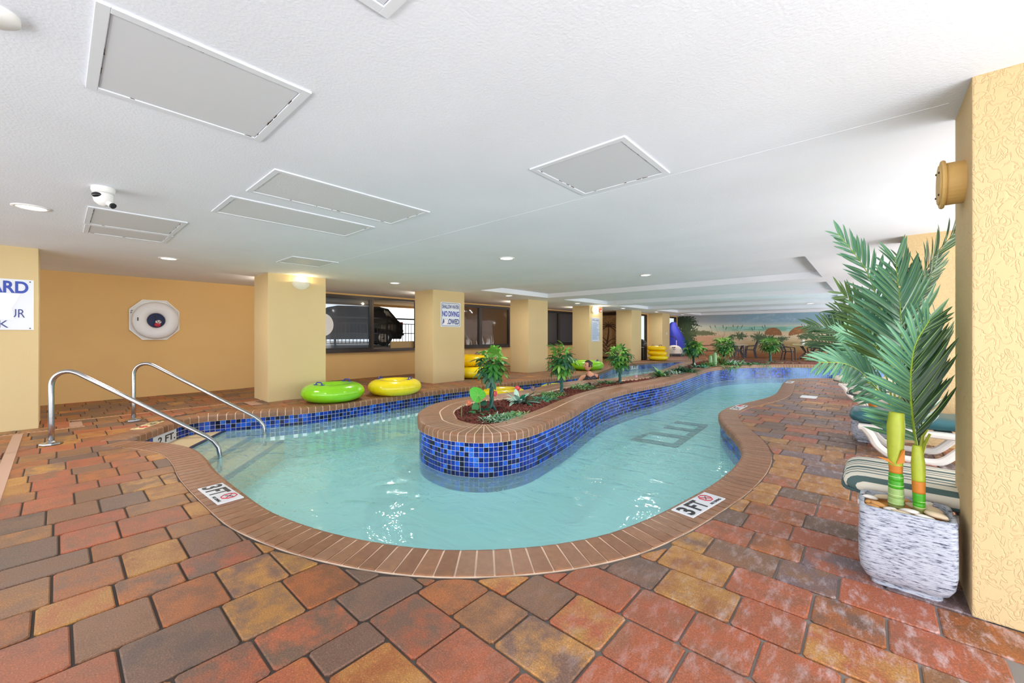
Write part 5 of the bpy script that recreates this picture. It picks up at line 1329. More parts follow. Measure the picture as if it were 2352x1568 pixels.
# ------------------------------------------------------------------ resin patio chairs and tables
M_resin = mat('dark_bronze_resin', srgb(54, 46, 48), 0.45); M_grey_resin = mat('charcoal_resin', srgb(74, 74, 86), 0.5)
def patio_chair(loc, rz, m, label, group=None):
    t = thing('patio_chair', label, 'chair', (loc[0], loc[1], 0), rz, group)
    bm = bmesh.new(); rs = [sqring(bm, 0.24, 0.43, 4), sqring(bm, 0.25, 0.45, 4), sqring(bm, 0.24, 0.465, 4)]; [bridge(bm, a, b) for a, b in zip(rs, rs[1:])]; bm.faces.new(rs[-1]); bm.faces.new(list(reversed(rs[0]))); obj('seat', bm, m, t)
    for sx in (-1, 1):
        bm = bmesh.new(); tube(bm, [(sx*0.22, 0.22, 0.0), (sx*0.225, 0.21, 0.25), (sx*0.23, 0.2, 0.44), (sx*0.27, 0.16, 0.63)], 0.03, 6); obj('leg', bm, m, t)
        bm = bmesh.new(); tube(bm, [(sx*0.22, -0.28, 0.0), (sx*0.21, -0.24, 0.25), (sx*0.2, -0.2, 0.44)], 0.03, 6); obj('leg', bm, m, t)
        bm = bmesh.new(); tube(bm, [(sx*0.27, 0.18, 0.63), (sx*0.29, 0.05, 0.66), (sx*0.27, -0.12, 0.67), (sx*0.22, -0.24, 0.70)], 0.02, 6, flat=(1.5, 0.8)); obj('armrest', bm, m, t)
    B = lambda x, z: (x, -0.2-(z-0.44)*0.32, z)
    bm = bmesh.new(); tube(bm, [B(-0.2, 0.44), B(-0.225, 0.65), B(-0.2, 0.82), B(-0.12, 0.92), B(0, 0.95), B(0.12, 0.92), B(0.2, 0.82), B(0.225, 0.65), B(0.2, 0.44)], 0.032, 6)
    for p in ([(-0.2, 0.5), (0, 0.7), (0.2, 0.5)], [(-0.2, 0.82), (0, 0.64), (0.2, 0.82)], [(-0.1, 0.5), (-0.13, 0.68), (-0.06, 0.9)], [(0.1, 0.5), (0.13, 0.68), (0.06, 0.9)], [(-0.2, 0.62), (0.2, 0.62)], [(-0.21, 0.76), (0.21, 0.76)]): tube(bm, [B(*q) for q in p], 0.019, 5)
    obj('backrest', bm, m, t); return t
def patio_table(loc, r, top, m, label, zt=0.72):
    t = thing('patio_table', label, 'table', (loc[0], loc[1], 0))
    bm = bmesh.new(); lathe(bm, [(r-0.02, zt-0.03), (r, zt-0.02), (r, zt-0.005), (r-0.01, zt)], 28); obj('tabletop', bm, top, t)
    for k in range(4):
        a = PI/4+k*PI/2; bm = bmesh.new(); tube(bm, [(r*0.75*math.cos(a), r*0.75*math.sin(a), 0), (r*0.25*math.cos(a), r*0.25*math.sin(a), 0.38), (r*0.6*math.cos(a), r*0.6*math.sin(a), zt-0.03)], 0.025, 6, flat=(1, 1.6)); obj('leg', bm, m, t)
    return t
M_ttop = mat('pale_table', srgb(226, 214, 170), 0.4); M_ttop2 = mat('white_table', srgb(230, 226, 220), 0.4)
c = gp(1723, 821.5); patio_chair(c, 1.9, M_grey_resin, 'charcoal patio chair facing left between two small trees')
c = gp(1694, 823.5); patio_chair((c[0], c[1]), -0.8, M_grey_resin, 'charcoal patio chair half hidden behind the bushy fern tree')
c = gp(1704, 817.5); patio_table((c[0]+0.15, min(c[1], 25.9)), 0.5, M_ttop2, M_grey_resin, 'white patio table between the two charcoal chairs')
c = gp(1812, 827.5); patio_chair(c, -1.75, M_resin, 'dark brown patio chair facing right beside the cream table')
c = gp(1872, 829); patio_chair(c, 0.35, M_resin, 'dark brown patio chair with its back toward the pool')
c = gp(1858, 825.5); tb = patio_table((c[0], c[1]), 0.78, M_ttop, M_resin, 'large cream patio table with dark crossed legs near palm', zt=0.74)
t = thing('drink_jug', 'white jug with handle standing on the cream patio table', 'jug', (c[0]-0.22, c[1]-0.25, 0.74))
bm = bmesh.new(); lathe(bm, [(0.07, 0), (0.075, 0.02), (0.07, 0.22), (0.055, 0.27), (0.02, 0.30)], 16); obj('body', bm, M_white, t, smooth=True)
bm = bmesh.new(); tube(bm, [(0.07, 0, 0.22), (0.13, 0, 0.2), (0.13, 0, 0.08), (0.07, 0, 0.06)], 0.012, 6); obj('handle', bm, M_white, t)
t = thing('cream_tray', 'small cream box lying on the cream patio table', 'box', (c[0]-0.52, c[1]-0.02, 0.74)); bm = bmesh.new(); box(bm, (0, 0, 0.04), (0.34, 0.2, 0.08), bev=0.01); obj('body', bm, M_ttop, t)

# ------------------------------------------------------------------ sun loungers on the right deck
M_lounge = mat('white_resin', srgb(232, 230, 226), 0.35); M_teal = mat('teal_vinyl', srgb(44, 98, 108), 0.35, bump=(9, 0.6, 2))
def striped():
    m, nt, b = NM('striped_cushion'); tc = N(nt, 'ShaderNodeTexCoord'); sp = N(nt, 'ShaderNodeSeparateXYZ'); nt.links.new(tc.outputs['Object'], sp.inputs[0])
    mu = N(nt, 'ShaderNodeMath', operation='MULTIPLY'); mu.inputs[1].default_value = 5.6; nt.links.new(sp.outputs['Y'], mu.inputs[0])
    fr = N(nt, 'ShaderNodeMath', operation='FRACT'); nt.links.new(mu.outputs[0], fr.inputs[0])
    cr = srgb(232, 226, 212); gr = srgb(84, 108, 108)
    r = ramp(nt, [(0, gr), (0.22, cr), (0.50, gr), (0.58, cr), (0.76, gr), (0.84, cr)], fr.outputs[0], 'CONSTANT'); nt.links.new(r.outputs['Color'], b.inputs['Base Color']); b.inputs['Roughness'].default_value = 0.8
    return m
M_striped = striped(); M_piping = mat('grey_green_piping', srgb(66, 92, 94), 0.7); M_cream_cloth = mat('cream_cloth', srgb(226, 218, 202), 0.85, bump=(14, 0.5))
def lounger(x, y0, label, cushion, tufts=False, L=1.75, W=0.58):
    """foot end at x, body running towards +X, near long side at y0"""
    t = thing('sun_lounger', label, 'sun lounger', (x, y0, 0))
    for s, y in ((0, 0.03), (1, W-0.03)):
        bm = bmesh.new(); tube(bm, [(0.02, y, 0.30), (0.7, y, 0.30), (1.2, y, 0.30), (L, y, 0.32)], 0.032, 8, flat=(0.7, 1.1)); obj('side_rail', bm, M_lounge, t)
        bm = bmesh.new(); tube(bm, spline([(0.06, y, 0.30), (0.12, y, 0.22), (0.17, y, 0.12), (0.27, y, 0.035), (0.36, y, 0.018), (0.56, y, 0.018), (0.66, y, 0.05), (0.76, y, 0.16), (0.86, y, 0.27), (0.98, y, 0.36), (1.15, y, 0.40), (1.4, y, 0.40)], 4), 0.03, 8, flat=(0.75, 1.25)); obj('leg_arch', bm, M_lounge, t)
    for x_ in (0.04, 0.36, 0.9): bm = bmesh.new(); box(bm, (x_, W/2, 0.30), (0.06, W-0.05, 0.03), bev=0.008); obj('cross_bar', bm, M_lounge, t)
    for k in range(9): bm = bmesh.new(); box(bm, (0.12+k*0.18, W/2, 0.325), (0.13, W-0.08, 0.012), bev=0.003); obj('slat', bm, M_lounge, t)
    bm = bmesh.new(); nx, nr = 26, 18; rs = []
    for i in range(nx+1):
        xx = -0.06+ (L+0.02)*(i/nx)**1.5; e = math.sqrt(max(0.0, 1-max(0, 1-(xx+0.06)/0.10)**2))
        puff = 1.0 - (0.12 if (tufts and i % 6 == 3) else 0); row = []
        for j in range(nr):
            a = 2*PI*j/nr; cs, sn = math.cos(a), math.sin(a)
            row.append((xx, W/2+(W/2+0.01)*math.copysign(abs(cs)**0.45, cs)*(0.62+0.38*e), 0.402+0.070*(0.12+0.88*e)*puff*math.copysign(abs(sn)**0.75, sn)))
        rs.append(ring(bm, row))
    for a, b in zip(rs, rs[1:]): bridge(bm, a, b)
    bm.faces.new(list(reversed(rs[0]))); bm.faces.new(rs[-1]); c_ = obj('cushion', bm, cushion, t, smooth=True)
    if tufts:
        bm = bmesh.new(); tube(bm, [(0.20, -0.005, 0.38), (0.22, -0.012, 0.33), (0.25, -0.01, 0.28)], 0.012, 5, flat=(0.4, 1.5)); obj('tie', bm, cushion, t)
    else:
        bm = bmesh.new(); tube(bm, spline([(L-0.1, -0.004, 0.372), (0.4, -0.004, 0.372), (0.05, 0.0, 0.372), (-0.05, 0.05, 0.372), (-0.06, W/2, 0.37), (-0.05, W-0.05, 0.372), (0.05, W, 0.372)], 4), 0.01, 5); obj('piping', bm, M_piping, t)
    return t
lounger(-0.07, 3.16, 'nearest sun lounger with cream and grey green striped cushion', M_striped)
lounger(-0.12, 5.78, 'sun lounger with puffy teal vinyl cushion on white frame', M_teal, tufts=True)
lounger(-0.22, 8.2, 'striped sun lounger beyond the second potted palm', M_striped)
lounger(-0.50, 10.35, 'farthest visible white sun lounger under the drooping palm frond', M_cream_cloth)

# ------------------------------------------------------------------ potted artificial palms
def pot_mat():
    m, nt, b = NM('scratched_white_pot'); tc = N(nt, 'ShaderNodeTexCoord'); mp = N(nt, 'ShaderNodeMapping'); mp.inputs['Scale'].default_value = (9, 9, 60); nt.links.new(tc.outputs['Object'], mp.inputs['Vector'])
    n1 = N(nt, 'ShaderNodeTexNoise'); n1.inputs['Scale'].default_value = 2.2; n1.inputs['Detail'].default_value = 9; n1.inputs['Roughness'].default_value = 0.75; nt.links.new(mp.outputs['Vector'], n1.inputs['Vector'])
    r = ramp(nt, [(0, srgb(40, 45, 62)), (0.41, srgb(60, 66, 84)), (0.455, srgb(160, 166, 184)), (0.55, srgb(192, 196, 208)), (1, srgb(208, 211, 220))], n1.outputs['Fac']); nt.links.new(r.outputs['Color'], b.inputs['Base Color'])
    b.inputs['Roughness'].default_value = 0.7; bp = N(nt, 'ShaderNodeBump'); bp.inputs['Strength'].default_value = 0.7; bp.inputs['Distance'].default_value = 0.004; nt.links.new(n1.outputs['Fac'], bp.inputs['Height']); nt.links.new(bp.outputs['Normal'], b.inputs['Normal'])
    return m
M_pot = pot_mat(); M_sand = mat('orange_sand', srgb(206, 140, 66), 0.9, bump=(40, 0.8), var=(14, 0.3))
def planter(x0, x1, y0, y1, h, label):
    t = thing('square_planter', label, 'planter', ((x0+x1)/2, (y0+y1)/2, 0)); hx, hy = (x1-x0)/2, (y1-y0)/2
    def rr(kx, z, ex=7, off=0.0): return [Vector(((hx*kx-off)*math.copysign(abs(math.cos(a))**(2/ex), math.cos(a)), (hy*kx-off)*math.copysign(abs(math.sin(a))**(2/ex), math.sin(a)), z)) for a in [2*PI*k/48+PI/48 for k in range(48)]]
    bm = bmesh.new(); rs = [ring(bm, rr(k, z, ex, off)) for k, z, ex, off in ((0.72, 0.02, 6, 0), (0.86, 0.035, 6, 0), (0.96, 0.075, 7, 0), (1.0, 0.14, 8, 0), (1.0, h*0.6, 9, 0), (0.985, h-0.012, 9, 0), (0.97, h, 9, 0), (0.95, h, 9, 0.014), (0.94, h-0.05, 9, 0.017))]
    for a, b in zip(rs, rs[1:]): bridge(bm, a, b)
    bm.faces.new(list(reversed(rs[0]))); obj('pot_body', bm, M_pot, t, smooth=True)
    bm = bmesh.new(); a = ring(bm, rr(0.74, 0.0, 6)); b = ring(bm, rr(0.74, 0.03, 6)); bridge(bm, a, b); bm.faces.new(list(reversed(a))); bm.faces.new(b); obj('foot', bm, M_pot, t)
    bm = bmesh.new(); a = ring(bm, rr(0.93, h-0.032, 9, 0.018)); c = bm.verts.new((0, 0, h-0.022)); [bm.faces.new((a[i], a[(i+1) % 48], c)) for i in range(48)]; obj('sand', bm, M_sand, t)
    return t
planter(-0.05, 0.315, 2.80, 3.115, 0.405, 'rough white scratched square planter against the near right column')
planter(-0.18, 0.20, 6.42, 6.74, 0.40, 'second rough white planter half hidden behind the teal lounger')
def shell_bm(seed):
    rg = random.Random(seed); bm = bmesh.new(); bmesh.ops.create_icosphere(bm, subdivisions=2, radius=1.0)
    for v in bm.verts:
        p = v.co; k = 1+0.14*math.sin(p.x*3+seed)+0.1*math.sin(p.y*5+seed*2); v.co = Vector((p.x*1.0*k, p.y*0.62*k, p.z*0.32*(1 if p.z > 0 else 0.7)))
    return bm
M_shells = [mat('shell_white', srgb(236, 230, 224), 0.6), mat('shell_tan', srgb(222, 200, 168), 0.7), mat('shell_orange', srgb(214, 156, 92), 0.7)]
SH = [(-0.005, 2.995, 0.042, 0.9, 0), (0.03, 2.90, 0.040, 2.6, 2), (0.075, 2.865, 0.034, 0.2, 0), (0.145, 2.885, 0.045, 2.5, 0), (0.115, 2.835, 0.038, 2.9, 1), (0.05, 3.05, 0.04, 0.0, 1), (0.20, 2.845, 0.040, 0.1, 0),
      (0.245, 2.90, 0.058, 2.4, 1), (0.235, 2.98, 0.05, 2.9, 1), (0.17, 3.00, 0.038, 0.6, 1), (0.005, 2.855, 0.034, 2.4, 2), (0.22, 3.06, 0.036, 1.0, 0), (-0.01, 2.92, 0.03, 1.4, 2), (0.13, 3.07, 0.035, 0.3, 2)]
SHL = ['white oblong shell at the left inside edge of the planter', 'orange shell between the left edge and the thick stem', 'white pointed shell in front of the thick stem', 'large white stone shell between the two palm stems',
       'tan sliver shell at the front rim left of the slim stem', 'tan shell leaning on the back left rim', 'white flat shell at the front rim right of the slim stem', 'largest tan ribbed shell in the right front corner', 'broad tan shell behind the largest ribbed one',
       'small tan shell behind the slim stem', 'orange shell in the left front corner of the planter', 'white pointed shell at the back right of the planter', 'small orange shell on the left wall of the planter', 'tan shell at the back rim behind both stems']
for k, (x_, y_, s_, rz, mi) in enumerate(SH):
    o = obj('shell', shell_bm(k), M_shells[mi], smooth=True); o.location = (x_, y_, 0.388+s_*0.22); o.scale = (s_, s_, s_); o.rotation_euler = (0.15*math.sin(k*3), 0.2*math.cos(k*2), rz)
    tag(o, SHL[k], 'shell', 'sea shells in the near planter')
for k, (x_, y_, s_, rz, mi) in enumerate([(-0.11, 6.5, 0.05, 0.4, 0), (-0.05, 6.6, 0.05, 1.4, 1), (0.05, 6.48, 0.045, 2, 0), (0.12, 6.56, 0.05, 0.7, 0), (0.0, 6.66, 0.04, 0.1, 1)]):
    o = obj('shell', shell_bm(k+40), M_shells[mi], smooth=True); o.location = (x_, y_, 0.382+s_*0.22); o.scale = (s_, s_, s_); o.rotation_euler = (0, 0, rz)
    tag(o, ['front left', 'middle left', 'front middle', 'right', 'rear'][k]+' pale shell in the second white planter behind the teal lounger', 'shell', 'pale shells in the second planter')

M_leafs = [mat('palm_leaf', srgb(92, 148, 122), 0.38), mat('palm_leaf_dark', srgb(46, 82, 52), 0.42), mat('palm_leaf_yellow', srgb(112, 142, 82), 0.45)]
M_vein = mat('palm_vein', srgb(150, 190, 110), 0.45); M_rachis = mat('palm_rachis', srgb(160, 190, 60), 0.4); M_rachis_d = mat('palm_rachis_dark', srgb(70, 92, 40), 0.5)
def leaflet_mesh(m, curve):
    """unit leaflet along +X, width in Y, slight V fold; curve = droop"""
    vs, fs, mi = [], [], []; n = 7
    for i in range(n+1):
        s = i/n; w_ = 0.047*math.sin(PI*min(1, s*0.86+0.10))**0.7*(1 if s < 1 else 0.02); z = -curve*s*s; f = w_*0.35
        vs += [(s, -w_, z+f), (s, -w_*0.14, z+0.0015), (s, w_*0.14, z+0.0015), (s, w_, z+f)]
    for i in range(n):
        for j in range(3): a = i*4+j; fs.append((a, a+4, a+5, a+1)); mi.append(1 if j == 1 else 0)
    me = bpy.data.meshes.new('leaflet'); me.from_pydata(vs, [], fs); me.materials.append(m); me.materials.append(M_vein)
    me.polygons.foreach_set('material_index', mi); me.polygons.foreach_set('use_smooth', [True]*len(fs)); me.update(); return me
LME = {(k, c): leaflet_mesh(M_leafs[k], c) for k in range(3) for c in (0.03, 0.10, 0.2)}
def frond(parent, pts, normal, lens, n, mk=0, curve=0.10, ang=(55, 24), parts=True, side=(1, 1), start=0.0, seed=0, width=1.0, rad=0.006, droopdir=None, dark_side=None):
    """pts: rachis control points (relative to parent); lens=(base,mid,tip) leaflet lengths"""
    rg = random.Random(seed); P = resample(spline(pts, 8), 0.02); m = len(P); normal = Vector(normal).normalized()
    bm = bmesh.new(); tube(bm, P, [rad*(1-0.75*i/(m-1)) for i in range(m)], 6); fr = obj('frond', bm, M_rachis if mk != 1 else M_rachis_d, parent, smooth=True)
    vs, fs, mis = [], [], []
    for k in range(n):
        s = start+(1-start)*(k+0.5)/n; i = min(m-2, int(s*(m-1))); T = (P[i+1]-P[i]).normalized(); base = P[i]
        L_ = (lens[0]*(1-2*s)+lens[1]*2*s) if s < 0.5 else (lens[1]*(2-2*s)+lens[2]*(2*s-1))
        for sd in (1, -1):
            if not (side[0] if sd == 1 else side[1]): continue
            S = T.cross(normal).normalized()*sd
            a = math.radians(ang[0]*(1-s)+ang[1]*s+rg.uniform(-4, 4)); D = (T*math.cos(a)+S*math.sin(a)+normal*rg.uniform(-0.10, 0.12)).normalized()
            if droopdir: D = (D+Vector(droopdir)*0.5).normalized()
            Z = (normal-D*normal.dot(D)).normalized(); Z = (Matrix.Rotation(rg.uniform(-0.35, 0.35), 3, D) @ Z); Y = Z.cross(D); LL = L_*rg.uniform(0.9, 1.08)
            wd = width*(0.24/max(0.12, LL))**0.35
            M = Matrix(((D.x*LL, Y.x*LL*wd, Z.x*LL, base.x), (D.y*LL, Y.y*LL*wd, Z.y*LL, base.y), (D.z*LL, Y.z*LL*wd, Z.z*LL, base.z), (0, 0, 0, 1)))
            mm = mk
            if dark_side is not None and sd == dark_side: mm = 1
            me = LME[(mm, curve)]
            if parts: inst('leaflet', me, fr, M)
            else:
                o = len(vs); vs += [(M @ v.co)[:] for v in me.vertices]; fs += [tuple(q+o for q in p.vertices) for p in me.polygons]; mis += [p.material_index for p in me.polygons]
    if not parts:
        me = bpy.data.meshes.new('leaflets'); me.from_pydata(vs, [], fs); me.materials.append(M_leafs[mk]); me.materials.append(M_vein); me.polygons.foreach_set('material_index', mis); me.polygons.foreach_set('use_smooth', [True]*len(fs)); me.update()
        inst('leaflets', me, fr)
    return fr
def stalk(parent, pts, rads, bands):
    """palm stem as stacked coloured sections; bands=[(t0,t1,material)]"""
    P = resample(spline(pts, 8), 0.01); m = len(P)
    def rad(s):
        for (a, ra), (b, rb) in zip(rads, rads[1:]):
            if a <= s <= b: return ra+(rb-ra)*(s-a)/(b-a)
        return rads[-1][1]
    for nm, a, b, mt in bands:
        i0, i1 = int(a*(m-1)), max(int(a*(m-1))+1, int(b*(m-1))); bm = bmesh.new(); tube(bm, P[i0:i1+1], [rad(i/(m-1)) for i in range(i0, i1+1)], 16); obj(nm, bm, mt, parent, smooth=True)
M_g1 = mat('stem_green', srgb(66, 158, 30), 0.35); M_g2 = mat('stem_pale_green', srgb(146, 176, 104), 0.45); M_g3 = mat('stem_olive', srgb(128, 134, 70), 0.5); M_lime = mat('stem_lime', srgb(166, 178, 48), 0.42, var=(25, 0.08)); M_husk = mat('stem_husk', srgb(196, 120, 36), 0.6); M_ringl = mat('stem_ring', srgb(216, 232, 170), 0.5)
px = lambda u, v, d: gd(u, v, d)
# right palm pair, rooted in the near planter
D0 = 2.38
base1 = Vector((0.10, 2.955, 0.37)); t1 = thing('potted_palm', 'left palm stem with thick lime stalk in the near white planter', 'palm', tuple(base1))
rel = lambda p, b: Vector(p)-b
top1 = Vector((0.100, 2.965, 0.88))
stalk(t1, [(0, 0, 0), (0.0, 0.0, 0.15), (-0.002, 0.004, 0.32), (0.0, 0.01, 0.45), (0.003, 0.015, 0.515)], [(0, 0.033), (0.35, 0.030), (0.40, 0.027), (0.52, 0.031), (0.86, 0.037), (1, 0.030)],
      [('stem_base', 0, 0.07, M_g3), ('stem_section', 0.07, 0.15, M_g2), ('stem_section', 0.15, 0.235, M_g2), ('stem_section', 0.235, 0.31, M_g1), ('stem_section', 0.31, 0.40, M_g1), ('stem_husk', 0.40, 0.47, M_husk), ('stem_sheath', 0.46, 1.0, M_lime)])
for s in (0.08, 0.17, 0.27, 0.36):
    bm = bmesh.new(); lathe(bm, [(0.0325-s*0.006, -0.0012), (0.0335-s*0.006, 0), (0.0325-s*0.006, 0.0012)], 20, M=Matrix.Translation((0, 0.0, s*0.50)), cap0=False, cap1=False); obj('growth_ring', bm, M_ringl, t1)
bm = bmesh.new(); f = [bm.verts.new(v) for v in ((-0.03, -0.02, 0.27), (-0.075, -0.02, 0.275), (-0.03, -0.028, 0.255), (0.0, -0.034, 0.24))]; bm.faces.new(f); f = [bm.verts.new(v) for v in ((0.0, -0.035, 0.25), (0.032, -0.02, 0.26), (0.034, -0.012, 0.33), (0.02, -0.03, 0.325))]; bm.faces.new(f); obj('peeling_husk', bm, M_husk, t1)
b1 = base1
def FR(par, b, px_pts, normal, lens, n, **k): return frond(par, [rel(px(u, v, d), b) for u, v, d in px_pts], normal, lens, n, **k)
camdir = Vector((math.sin(YAW), -math.cos(YAW), 0))      # towards the viewer
nrm = lambda x=0, z=0: (camdir + Vector((math.cos(YAW), math.sin(YAW), 0))*x + Vector((0, 0, 1))*z)
# fronds of the left stem (upper crown)
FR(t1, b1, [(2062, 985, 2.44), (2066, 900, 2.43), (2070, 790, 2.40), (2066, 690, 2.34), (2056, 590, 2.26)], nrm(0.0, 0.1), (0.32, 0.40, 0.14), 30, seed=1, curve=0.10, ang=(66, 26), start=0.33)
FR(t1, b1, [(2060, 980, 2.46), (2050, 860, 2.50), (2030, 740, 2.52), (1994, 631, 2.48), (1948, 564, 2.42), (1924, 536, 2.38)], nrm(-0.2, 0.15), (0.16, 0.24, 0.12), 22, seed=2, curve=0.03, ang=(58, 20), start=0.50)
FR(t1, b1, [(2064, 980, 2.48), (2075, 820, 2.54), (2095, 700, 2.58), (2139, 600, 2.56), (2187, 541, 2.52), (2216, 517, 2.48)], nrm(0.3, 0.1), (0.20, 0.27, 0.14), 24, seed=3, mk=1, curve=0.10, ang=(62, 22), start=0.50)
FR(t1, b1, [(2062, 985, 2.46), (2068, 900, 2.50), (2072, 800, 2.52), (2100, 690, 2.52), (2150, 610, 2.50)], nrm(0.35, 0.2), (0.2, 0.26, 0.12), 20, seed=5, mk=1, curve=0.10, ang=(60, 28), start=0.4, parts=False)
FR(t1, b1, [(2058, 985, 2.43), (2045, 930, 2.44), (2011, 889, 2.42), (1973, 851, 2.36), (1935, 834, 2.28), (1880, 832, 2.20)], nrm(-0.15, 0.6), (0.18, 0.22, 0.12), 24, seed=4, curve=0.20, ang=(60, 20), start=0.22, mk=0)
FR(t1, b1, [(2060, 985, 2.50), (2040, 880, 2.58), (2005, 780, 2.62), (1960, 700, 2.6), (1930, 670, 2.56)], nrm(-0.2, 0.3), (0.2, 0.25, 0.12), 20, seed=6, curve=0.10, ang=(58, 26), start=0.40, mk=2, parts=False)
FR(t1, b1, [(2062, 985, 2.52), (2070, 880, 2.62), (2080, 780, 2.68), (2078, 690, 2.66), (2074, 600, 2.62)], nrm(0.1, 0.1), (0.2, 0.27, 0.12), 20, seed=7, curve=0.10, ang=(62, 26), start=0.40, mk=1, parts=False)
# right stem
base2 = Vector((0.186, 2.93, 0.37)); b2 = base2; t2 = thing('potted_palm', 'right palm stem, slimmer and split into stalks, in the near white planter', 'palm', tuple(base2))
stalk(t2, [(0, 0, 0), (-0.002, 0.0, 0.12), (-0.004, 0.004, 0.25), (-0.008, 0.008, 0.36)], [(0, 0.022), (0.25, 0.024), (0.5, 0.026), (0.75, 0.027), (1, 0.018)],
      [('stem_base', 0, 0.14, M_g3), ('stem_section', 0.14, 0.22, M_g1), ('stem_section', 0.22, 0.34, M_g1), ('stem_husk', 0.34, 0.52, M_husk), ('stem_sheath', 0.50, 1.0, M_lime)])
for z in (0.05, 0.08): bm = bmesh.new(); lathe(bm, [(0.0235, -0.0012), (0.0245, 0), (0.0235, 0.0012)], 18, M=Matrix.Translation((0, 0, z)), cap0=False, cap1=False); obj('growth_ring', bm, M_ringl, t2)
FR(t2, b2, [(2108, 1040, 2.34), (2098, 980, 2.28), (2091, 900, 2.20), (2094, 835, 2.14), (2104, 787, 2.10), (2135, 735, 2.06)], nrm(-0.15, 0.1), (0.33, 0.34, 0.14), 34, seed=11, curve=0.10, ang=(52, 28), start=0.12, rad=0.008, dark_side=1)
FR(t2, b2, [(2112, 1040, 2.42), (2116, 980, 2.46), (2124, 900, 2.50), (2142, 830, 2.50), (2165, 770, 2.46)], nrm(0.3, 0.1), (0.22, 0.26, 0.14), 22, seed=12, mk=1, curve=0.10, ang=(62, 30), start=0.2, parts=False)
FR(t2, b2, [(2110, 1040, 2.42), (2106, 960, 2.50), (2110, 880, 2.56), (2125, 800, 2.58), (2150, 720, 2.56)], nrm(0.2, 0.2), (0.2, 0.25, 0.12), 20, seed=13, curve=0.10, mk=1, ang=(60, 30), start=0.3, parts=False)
for pts in ([(2112, 1050, 2.36), (2120, 1000, 2.36), (2130, 985, 2.35)], [(2116, 1045, 2.36), (2124, 1020, 2.35), (2136, 996, 2.34)]):
    bm = bmesh.new(); tube(bm, [rel(px(*q), b2) for q in pts], [0.010, 0.008, 0.006], 8); obj('cut_stalk', bm, M_lime, t2)
# third palm: in the second planter farther back
base3 = Vector((0.02, 6.58, 0.37)); b3 = base3; t3 = thing('potted_palm', 'farther dark palm rooted in the second planter behind the near fronds', 'palm', tuple(base3))
stalk(t3, [(0, 0, 0), (0, 0, 0.2), (-0.01, 0.0, 0.42)], [(0, 0.045), (0.4, 0.04), (1, 0.045)], [('stem_husk', 0, 0.3, M_husk), ('stem_section', 0.3, 0.5, M_g1), ('stem_sheath', 0.5, 1.0, M_lime)])
for k, (tip, mk) in enumerate((((-0.62, -0.25, 1.05), 1), ((-0.38, 0.0, 1.25), 1), ((-0.12, -0.2, 1.38), 1), ((0.25, -0.3, 1.25), 1), ((-0.62, 0.3, 0.85), 1), ((0.4, 0.0, 0.95), 1), ((-0.3, -0.5, 0.95), 0))):
    tx, ty, tz = tip; frond(t3, [(0, 0, 0.36), (tx*0.25, ty*0.25, 0.36+(tz-0.36)*0.5), (tx*0.62, ty*0.62, 0.36+(tz-0.36)*0.9), (tx, ty, tz)], (0.2, -1, 0.5), (0.26, 0.34, 0.16), 18, mk=mk, seed=30+k, curve=0.10, ang=(60, 25), start=0.2, parts=False, width=1.3)

# ------------------------------------------------------------------ braided island trees
M_tleaf = [mat('tree_leaf_dark', srgb(38, 92, 48), 0.4), mat('tree_leaf_mid', srgb(66, 132, 58), 0.4), mat('tree_leaf_light', srgb(112, 168, 68), 0.42), mat('tree_leaf_blue', srgb(58, 112, 84), 0.4)]
M_trunk = mat('painted_green_trunk', srgb(34, 92, 84), 0.4); M_trunk_d = mat('dark_trunk', srgb(28, 52, 44), 0.6)
def palmate(m, n=6, wid=0.17):
    vs, fs = [], []
    for k in range(n):
        a = math.radians(-120+240*k/(n-1)); L = 1.0 if abs(a) < 1.2 else 0.78; c, s = math.cos(a), math.sin(a); o = len(vs)
        for t_, w_ in ((0.0, 0.012), (0.3, wid*0.75), (0.6, wid), (0.85, wid*0.55), (1.0, 0.004)):
            z = 0.10*t_-0.42*t_*t_; x = t_*L
            for y, dz in ((-w_, 0.03*t_), (0, -0.02), (w_, 0.03*t_)): vs.append((x*c-y*s, x*s+y*c, z+dz))
        for i in range(4):
            for j in range(2): q = o+i*3+j; fs.append((q, q+3, q+4, q+1))
    me = bpy.data.meshes.new('leaf'); me.from_pydata(vs, [], fs); me.materials.append(m); me.polygons.foreach_set('use_smooth', [True]*len(fs)); me.update(); return me
PAL = [palmate(m) for m in M_tleaf]; PAL2 = [palmate(m, 5, 0.11) for m in M_tleaf]
